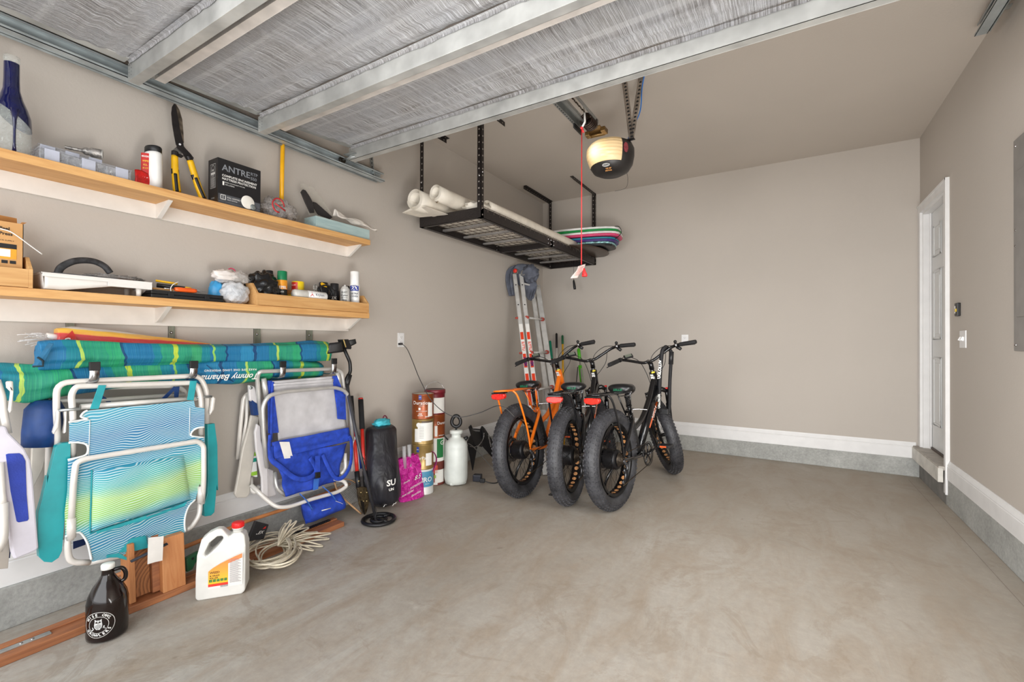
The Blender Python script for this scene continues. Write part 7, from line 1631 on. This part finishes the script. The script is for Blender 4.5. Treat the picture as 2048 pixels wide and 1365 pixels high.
def bike(label, pos, heading, lean, steer, fm, decal, rack_m, spin=0, display=True):
    b = thing('electric_bicycle', label, 'bicycle', pos, 'fat tyre electric bicycles')
    b.matrix_world = Matrix.Translation(V(pos)) @ Matrix.Rotation(R(heading), 4, 'Z') @ Matrix.Rotation(R(-lean), 4, 'X'); ORG[b] = V((0, 0, 0))
    AX = V((0, 0, RW)); WB = 1.14; FAX = V((WB, 0, RW)); BB = V((.45, 0, .31))
    T_ = lambda m, a, c, r0, r1=None, n=14: m.tube([V(a), V(c)], [r0, r0 if r1 is None else r1], n)
    hb_, ht = V((.895, 0, .76)), V((.835, 0, .92))           # head tube ends
    saxis = (ht-hb_).normalized(); st_bot, st_top = BB, V((.335, 0, .66))
    fr = MB(); T_(fr, hb_, ht, .030); T_(fr, BB, hb_+saxis*.03, .030, .037); fr.tube(crom([hb_+saxis*.12, V((.72, 0, .70)), V((.55, 0, .56)), V((.36, 0, .50))], 6), .021, 12)
    T_(fr, st_bot, st_top, .019); T_(fr, BB+V((0, -.05, 0)), BB+V((0, .05, 0)), .028)
    frame_ = fr.build('frame', fm, b)
    for s in (-1, 1):
        MB().tube(crom([V((.335, s*.02, .60)), V((.26, s*.055, .585)), V((.14, s*.075, .50)), V((.0, s*.078, RW))], 5), .013, 10).build('seat_stay', fm, b)
        MB().tube(crom([V((.43, s*.03, .31)), V((.34, s*.07, .315)), V((.2, s*.078, .325)), V((0, s*.078, RW))], 5), .0115, 10).build('chain_stay', fm, b)
    for s in (-1, 1): MB().prism([(-.02, s*.076, RW-.03), (.03, s*.076, RW-.02), (.03, s*.076, RW+.03), (-.01, s*.076, RW+.03)], (0, s*.006, 0)).build('dropout', bkf, b)
    # decal and sticker
    dd = (hb_-BB).normalized(); nn = V((-dd.z, 0, dd.x))
    for s in (-1, 1):
        MB().tube([BB.lerp(hb_, .38)+V((0, s*.031, 0)), BB.lerp(hb_, .80)+V((0, s*.033, 0))], .009, 6, flat=.35).build('frame_decal', decal, frame_)
    m = MB(); o_ = BB.lerp(hb_, .62)+V((0, -.0365, 0)); text_mb('ROVER' if False else 'MEGA', .05, lambda x, y, h: o_+dd*x+nn*y+V((0, -h, 0)), mb=m, bold=.04, shear=.2); m.build('frame_lettering', ink_w(), frame_)
    p = ht-saxis*.05+V((-.032, 0, 0)); rgt = V((0, -1, 0)); u_ = saxis
    MB().add([p+rgt*x+u_*y for x, y in ((-.013, -.035), (.013, -.035), (.013, .03), (-.013, .03))], [(0, 1, 2, 3)]).build('head_sticker', ink_w(), frame_)
    m = MB(); text_mb('G1', .020, lambda x, y, h: p+V((-.0015, 0, 0))+rgt*x+u_*(y+.012), mb=m, bold=.05); m.build('sticker_lettering', mat('grey_print', (142, 146, 152), .4, .3), frame_)
    # battery behind the seat tube
    MB().box(V((.335, 0, .46)), (.07, .085, .26), Matrix.Rotation(R(-20), 3, 'Y')).build('battery', mat('battery_black', (26, 26, 28), .5, var=.2), b, bevel=.01)
    MB().box(V((.38, 0, .335)), (.12, .06, .07)).build('controller', bkf, b, bevel=.006)
    # seat post with spring suspension, saddle
    ax = (st_top-st_bot).normalized(); sp0 = st_top; sp1 = st_top+ax*.035
    MB().cyl(sp0-ax*.05, sp1, .0145, 14).build('seat_post', bkf, b)
    m = MB(); m.cyl(sp1-ax*.012, sp1, .022, 16)
    m.tube([sp1+ax*(.002+i*.0011)+frame(ax)[0]*.017*math.cos(i*.55)+frame(ax)[1]*.017*math.sin(i*.55) for i in range(58)], .0035, 6); m.cyl(sp1+ax*.064, sp1+ax*.074, .021, 16)
    m.tube([sp1+ax*.07, sp1+ax*.085+V((.0, 0, .01))], .012, 10); m.build('suspension_spring', mat('black_spring', (40, 40, 42), .3, .6), b)
    MB().box(st_top-ax*.01, (.05, .055, .022), Matrix.Rotation(R(-20), 3, 'Y')).tube([st_top+V((0, -.02, 0)), st_top+V((.03, -.06, 0)), st_top+V((.05, -.12, -.005))], .0045, 6).build('seat_clamp', chrome(), b, bevel=.002)
    sc = sp1+ax*.10+V((-.0, 0, .012)); m = MB()
    rows = [(-.145, .02, .0), (-.14, .075, .008), (-.11, .105, .014), (-.06, .105, .012), (-.01, .075, .004), (.05, .042, -.002), (.10, .028, -.003), (.135, .020, -.006), (.145, .006, -.012)]
    vs = []; K = 14
    for x, hw, dz in rows:
        for j in range(K):
            a = 2*PI*j/K; up = math.sin(a); y = math.cos(a)*hw; z = (.036 if up > 0 else .044)*up*(1 if hw > .02 else .6)+dz-.012*math.exp(-(y/.02)**2)*(1 if up > 0 else 0)*(1 if x < .05 else 0)
            vs.append(sc+V((x, y, z+.02)))
    m.add(vs, [(i*K+j, i*K+(j+1) % K, (i+1)*K+(j+1) % K, (i+1)*K+j) for i in range(len(rows)-1) for j in range(K)], True); m.add(vs[:K], [tuple(range(K))]); m.add(vs[-K:], [tuple(range(K))])
    sdl = m.build('saddle', mat('black_saddle_vinyl', (20, 20, 22), .32, var=.2), b, sub=1)
    m = MB(); text_mb('SELLE', .024, lambda x, y, h: sc+V((-.150, -x*1.2, .022+y*.9)), mb=m, bold=.02, shear=.2); m.build('saddle_lettering', mat('teal_green_print', (30, 130, 90), .4), sdl)
    m = MB()
    for s in (-1, 1):
        m.tube(crom([sc+V((-.12, s*.05, .0)), sc+V((-.08, s*.025, -.028)), sc+V((.03, s*.02, -.03)), sc+V((.12, s*.01, .0))], 4), .0035, 6)
        m.tube([sc+V((-.085+.0009*i, s*.06+.012*math.cos(i*.8), -.02+.0+.0008*i*1.0)) for i in range(30)], .002, 5)
    m.build('saddle_rails', chrome(), sdl)
    # rear rack, mudguard-less, with tail light
    zr_ = RW*2+.115; m = MB()
    m.tube(fillet([V((.24, .055, zr_-.01)), V((-.16, .062, zr_)), V((-.225, .055, zr_+.004)), V((-.25, 0, zr_+.006)), V((-.225, -.055, zr_+.004)), V((-.16, -.062, zr_)), V((.24, -.055, zr_-.01))], .03, 5), .007, 8)
    m.tube(fillet([V((-.20, .06, zr_)), V((-.175, 0, zr_+.006)), V((-.20, -.06, zr_))], .03, 4), .006, 8)
    for x in (-.05, .08, .2): m.cyl((x, .06, zr_-.003), (x, -.06, zr_-.003), .005, 8)
    m.tube([V((.24, .055, zr_-.01)), V((.31, .02, .62))], .006, 8); m.tube([V((.24, -.055, zr_-.01)), V((.31, -.02, .62))], .006, 8)
    rk2 = m.build('rear_rack', rack_m, b)
    for s in (-1, 1): MB().tube(crom([V((-.14, s*.064, zr_-.003)), V((-.11, s*.088, zr_-.06)), V((-.03, s*.095, .52)), V((0, s*.092, RW+.02))], 5), .0075, 8).build('rack_stay', rack_m, b)
    lt = MB(); pts = [(-.060, .0), (-.05, -.022), (0, -.030), (.05, -.022), (.060, 0), (.05, .014), (0, .018), (-.05, .014)]
    lt.prism([V((-.255, y, zr_-.028+z)) for y, z in pts], (.035, 0, 0)); lt.build('tail_light', mat('red_reflector', (226, 40, 30), .2, var=.25, nscale=90, Emission_Strength=0.0, Coat_Weight=.5), b, bevel=.006)
    MB().box((-.225, 0, zr_-.008), (.06, .10, .01)).build('light_bracket', bkf, b)
    # drive train on the right
    cr = BB+V((0, -.075, 0)); m = MB(); m.lathe([(.073, 0), (.084, 0), (.084, .003), (.073, .003), (.073, 0)], cr, (0, -1, 0), 40)
    for i in range(5): a = 2*PI*i/5+.3; m.tube([cr+V((0, -.001, 0)), cr+V((math.cos(a)*.076, -.001, math.sin(a)*.076))], .006, 6)
    m.lathe([(.089, .004), (.094, .004), (.094, .007), (.089, .007)], cr, (0, -1, 0), 40); m.build('chainring', bkf, b)
    m = MB()
    top_ = [(cr+V((0, -.002, .083))), V((0.0, -.075, RW+.035))]; jb = V((.0, -.078, RW-.15)); bot_ = [cr+V((0, -.002, -.083)), jb+V((-.01, 0, -.025))]
    for a, c in (top_, bot_): m.tube([a, c], .0042, 6, flat=.5)
    m.tube([V((.035, -.076, RW)), jb+V((.015, 0, .05))], .004, 6, flat=.5); m.build('chain', mat('oily_chain', (70, 58, 44), .4, .7), b)
    m = MB(); m.tube(crom([V((.0, -.082, RW)), V((.02, -.10, RW-.04)), V((.02, -.10, RW-.07))], 4), [.012]*9, 8); m.tube([V((.015, -.092, RW-.07)), V((.0, -.088, RW-.15))], .008, 6, flat=.5); m.lathe([(0, -.006), (.018, -.005), (.018, .005), (0, .006)], V((.018, -.085, RW-.075)), (0, 1, 0), 14).lathe([(0, -.006), (.016, -.005), (.016, .005), (0, .006)], jb, (0, 1, 0), 14)
    m.build('derailleur', mat('silver_black_derailleur', (84, 84, 86), .3, .8, var=.4, nscale=60), b)
    for s, an in ((-1, R(15)), (1, R(195))):
        e = V((math.cos(an)*.155, s*.095, math.sin(an)*.155)); m = MB(); m.tube([BB+V((0, s*.085, 0)), BB+e+V((0, s*.005, 0))], [.012, .009], 8, flat=.6).cyl(BB+V((0, s*.03, 0)), BB+V((0, s*.092, 0)), .010)
        ck = m.build('crank', bkf, b); pc = BB+e+V((0, s*.065, 0)); m = MB()
        for q in (-1, 1): m.box(pc+V((q*.045, 0, 0)), (.008, .095, .018)).box(pc+V((0, q*.045, 0)), (.09, .008, .018))
        m.cyl(BB+e, pc+V((0, s*.045, 0)), .008); pd = m.build('pedal', black(), b, bevel=.002); 
        MB().box(pc+V((-.05, 0, 0)), (.003, .05, .012)).build('pedal_reflector', mat('orange_reflector', (220, 90, 40), .3), pd)
    MB().tube([V((.25, .05, .33)), V((.17, .13, .17)), V((.13, .18, .02))], [.011, .010, .009], 10).box(V((.125, .185, .012)), (.05, .04, .012)).build('kickstand', bkf, b)
    MB().box((.03, .105, RW+.07), (.05, .03, .05)).build('brake_caliper', black(), b, bevel=.006)
    # rear wheel
    wheel('rear_wheel', b, Matrix.Translation(AX) @ Matrix.Rotation(R(spin), 4, 'Y'), 1)
    # everything that turns with the bars
    S = Matrix.Translation(hb_) @ Matrix.Rotation(R(steer), 4, saxis) @ Matrix.Translation(-hb_)
    wheel('front_wheel', b, S @ Matrix.Translation(FAX) @ Matrix.Rotation(R(spin*2+7), 4, 'Y'), 0)
    def P(m, name, mt, **kw): return m.build(name, mt, b, mw=S, **kw)
    cw = hb_-saxis*.012
    m = MB(); m.tube([cw+V((0, -.085, -.015)), cw+V((0, -.05, .01)), cw+V((0, .05, .01)), cw+V((0, .085, -.015))], .022, 12); P(m, 'fork_crown', bkf)
    for s in (-1, 1):
        a = cw+V((0, s*.085, -.01)); e = FAX+V((-.02, s*.078, .0)); d_ = (e-a)
        P(MB().tube([a+V((0, 0, .015)), a+d_*.35], .015, 12), 'fork_stanchion', bkf); P(MB().tube([a+d_*.3, a+d_*.9, FAX+V((0, s*.070, 0))], [.021, .019, .014], 12), 'fork_lower', bkf)
        P(MB().cyl(a+V((0, 0, .01)), a+V((0, 0, .025)), .017), 'fork_cap', red if s < 0 else bkf)
    P(MB().tube([FAX+V((.0, -.09, 0)), FAX+V((0, -.08, 0)), FAX+V((.02, -.085, .06))], .006, 8), 'quick_release', chrome())
    tp = ht+saxis*(-.055); P(MB().cyl(tp-saxis*.01, tp+saxis*.10, .0175, 14), 'steerer', bkf)
    P(MB().cyl(tp+saxis*.03, tp+saxis*.045, .024, 16), 'spacer_ring', mat('yellow_sticker', (224, 200, 50), .4) if False else bkf)
    bm_ = tp+saxis*.10+V((.05, 0, .055)); P(MB().tube([tp+saxis*.085, tp+saxis*.13, bm_], [.022, .02, .019], 12), 'stem', bkf)
    P(MB().lathe([(0, .003), (.014, .002), (.015, 0)], tp+saxis*.05+V((-.02, 0, 0)), (-1, 0, .1), 16), 'stem_sticker', mat('yellow_sticker', (224, 200, 50), .4))
    half = [V((0, 0, 0)), V((0, .045, 0)), V((-.02, .12, .03)), V((-.05, .20, .062)), V((-.10, .26, .07)), V((-.20, .355, .055))]
    full = [V((q.x, -q.y, q.z)) for q in half[::-1]]+half[1:]
    bar_ = P(MB().tube(crom([bm_+q for q in full], 6), .0125, 12), 'handlebar', bkf)
    for s in (-1, 1):
        g0, g1 = bm_+V((-.105, s*.265, .069)), bm_+V((-.212, s*.366, .054)); gd_ = (g1-g0).normalized()
        P(MB().tube([g0, g0+gd_*.01, g1-gd_*.005, g1], [.016, .018, .0175, .015], 14), 'grip', mat('black_rubber_grip', (28, 27, 28), .7, var=.2, bump=.4, bscale=200))
        l0 = g0-gd_*.03; P(MB().tube([l0+V((0, 0, 0)), l0+V((.045, s*.01, -.005)), l0+gd_*.06+V((.055, s*.02, -.012)), l0+gd_*.15+V((.05, s*.03, -.018))], [.012, .010, .0065, .0055], 8, flat=.7), 'brake_lever', black())
        P(MB().cyl(l0-gd_*.012, l0+gd_*.012, .019, 14), 'lever_clamp', chrome() if s < 0 else black())
        if s < 0: P(MB().sph(l0+V((.0, .0, .03)), .014, 10).tube([l0+V((0, 0, -.015)), l0+gd_*.03+V((.0, 0, -.04))], .014, 10), 'shifter', black(), )
        # brake hose
        P(MB().tube(crom([l0+V((.03, 0, 0)), bm_+V((.05, s*.16, .09)), bm_+V((.09, s*.06, .03)), bm_+V((.07, s*.03, -.08)), hb_+V((.05, s*.02, .05)), V((.90, s*.03, .70))], 6), .0028, 6), 'brake_hose', black())
    P(MB().tube(crom([bm_+V((-.03, -.16, .05)), bm_+V((.03, -.14, -.05)), bm_+V((.03, -.07, -.12)), hb_+V((.03, -.04, .1)), V((.9, -.02, .74))], 6), .0028, 6), 'shift_cable', black())
    if display:
        dc = bm_+V((-.065, .165, .085)); P(MB().box(dc, (.045, .075, .016), Matrix.Rotation(R(-38), 3, 'Y')), 'display', black(), bevel=.004); P(MB().box(dc+V((-.006, 0, .0075)), (.03, .055, .004), Matrix.Rotation(R(-38), 3, 'Y')), 'display_screen', mat('lcd_grey_green', (112, 118, 106), .25))
    # headlight
    P(MB().tube([cw+V((.03, 0, .03)), cw+V((.08, 0, .04))], [.018, .026], 14), 'headlight', black())
    # loose cables on frame
    MB().tube(crom([V((.90, -.03, .70)), V((.70, -.035, .55)), V((.5, -.03, .38)), V((.3, -.08, .34)), V((.05, -.10, RW-.02)), V((-.06, -.11, RW-.06)), V((.01, -.10, RW-.09))], 6), .003, 6).build('gear_cable', black(), b)
    return b, S, bm_
BI = [
 ('orange framed fat tyre electric bicycle, leftmost of the three', (-1.715, 3.03, 0), 90+1, 6.0, 33, orf, mat('black_decal', (30, 28, 28), .4), orf, 0),
 ('black fat tyre electric bicycle standing in the middle of three', (-1.345, 3.06, 0), 90+6.5, 3.0, 28, bkf, mat('dark_orange_decal', (196, 86, 34), .4), bkf, 20),
 ('black fat tyre electric bicycle nearest the camera with cable lock, rightmost', (-1.035, 3.12, 0), 90-7.5, 3.6, 38, bkf, mat('dark_orange_decal', (196, 86, 34), .4), bkf, 40)]
BK = [bike(*a) for a in BI]
# folding lock on the rightmost bike's bars
bb, S, bmm = BK[2]; bpy.context.view_layer.update(); MW = bb.matrix_world @ S
top = MW @ (bmm+V((-.03, -.165, .062)))
lk = thing('cable_lock', 'black fabric covered lock with white lettering hanging from handlebar', 'bike lock', top+V((0, 0, -.6)))
vr = V((.857, .516, 0)); kc = mat('black_lock_sleeve', (24, 23, 26), .7, var=.15, bump=.3)
l0 = [top+V((0, -.03, .015)), top-vr*.025+V((0, -.03, -.03)), top-vr*.045+V((0, -.02, -.25)), top-vr*.05+V((0, -.02, -.50)), top-vr*.03+V((0, 0, -.53))]
l1 = [top+V((0, .03, .02)), top+vr*.045+V((0, .02, -.03)), top+vr*.04+V((0, .02, -.13)), top+vr*.035+V((0, .0, -.3)), top+vr*.03+V((0, .0, -.52)), top-vr*.0+V((0, 0, -.535))]
MB().tube(crom(l0+[l1[-1]], 6), .018, 10, flat=.9).build('sleeve', kc, lk); MB().tube(crom([l0[0]]+l1, 6), .016, 10, flat=.9).build('sleeve', kc, lk)
MB().cyl(l1[1]+V((0, 0, .01)), l1[2], .020, 14).build('combination_barrel', mat('charcoal_barrel', (50, 50, 52), .4, .4, var=.3), lk)
nv_ = (CAM-top); nv_.z = 0; nv_.normalize()
m = MB(); c_ = l0[2]+V((0, 0, .08)); text_mb('UGLOLUX', .034, lambda x, y, h: c_+nv_*.023+V((0, 0, x))-vr*y+vr*(x*.09), mb=m, bold=.05); m.build('lettering', ink_w(), lk)
m = MB(); c_ = l0[3]+V((0, 0, .06)); text_mb('UGLOLUX', .026, lambda x, y, h: c_+nv_*.023+V((0, 0, x))-vr*y, mb=m, bold=.05); m.build('small_lettering', ink_w(), lk)
MB().box(l0[3]+vr*.04+V((0, 0, -.03)), (.075, .04, .05)).build('lock_body', black(), lk, bevel=.006)
# little tan packet held on middle saddle: black seat bag of the middle bike
GROUPS = {'wall_shelf': 'pine plank shelves on the left wall', 'wooden_crate': 'pine crates on the lower shelf', 'spray_can': 'spray cans in the pine crate', 'parts_organizer': 'clear parts organizers on the upper shelf',
 'wall_strip': 'steel wall strips under the lower shelf', 'utility_hook': 'chrome utility hooks holding the chairs', 'beach_umbrella': 'striped rolled umbrellas on the hooks', 'beach_chair': 'folding beach chairs hanging on the left wall',
 'paint_can': 'stacked paint cans by the left wall', 'broom': 'long handled tools in the back corner', 'rolled_banner': 'rolled vinyl sheets on the ceiling rack', 'bodyboard': 'bodyboards stacked on the ceiling rack',
 'wall_outlet': 'white wall outlets', 'garage_door_track': 'garage door tracks'}
for o in list(bpy.data.objects):
    k = o.name.split('.')[0]
    if o.parent is None and k in GROUPS and 'group' not in o: o['group'] = GROUPS[k]
# ============================ light ============================
sc = bpy.context.scene
w = bpy.data.worlds.new('world'); sc.world = w; w.use_nodes = True
bg = w.node_tree.nodes['Background']; bg.inputs[0].default_value = (.93, .96, 1, 1); bg.inputs[1].default_value = 2.3
def area(name, loc, rot, sx, sy, power, col=(1, 1, 1)):
    l = bpy.data.lights.new(name, 'AREA'); l.shape = 'RECTANGLE'; l.size = sx; l.size_y = sy; l.energy = power; l.color = col
    o = bpy.data.objects.new(name, l); COL.objects.link(o); o.location = loc; o.rotation_euler = rot; return o
def aim(name, loc, tgt, sx, sy, power, col=(1, 1, 1), spread=180):
    d = (V(tgt)-V(loc)).to_track_quat('-Z', 'Y').to_euler(); o = area(name, loc, d, sx, sy, power, col); o.data.spread = R(spread); return o
aim('daylight_opening', (-.86, -.75, 1.3), (-.86, 3, 1.5), 3.3, 2.1, 52, (.97, .985, 1))
aim('added_fill_right', (.88, 1.6, 1.6), (-1.2, 4.5, .3), 1.2, 1.2, 23, (1, .985, .96), 100)  # fill light added out of view for the back corner, no real lamp
aim('added_fill_floor', (.1, .7, .15), (-.3, 4.4, 2.9), 1.5, 1.0, 80, (1, .985, .96))  # unseen fill added at floor level to brighten the ceiling
aim('added_fill_left', (-1.75, -.3, 1.75), (1.0, 3.1, 1.4), 1.2, 1.0, 19, (1, .99, .975), 90)  # added off-view fill that brightens the right wall
sc.view_settings.view_transform = 'Standard'; sc.view_settings.look = 'None'; sc.view_settings.exposure = 0
sc.cycles.max_bounces = 8; sc.cycles.diffuse_bounces = 5; sc.cycles.glossy_bounces = 3; sc.cycles.transparent_max_bounces = 12
sc.cycles.use_denoising = True
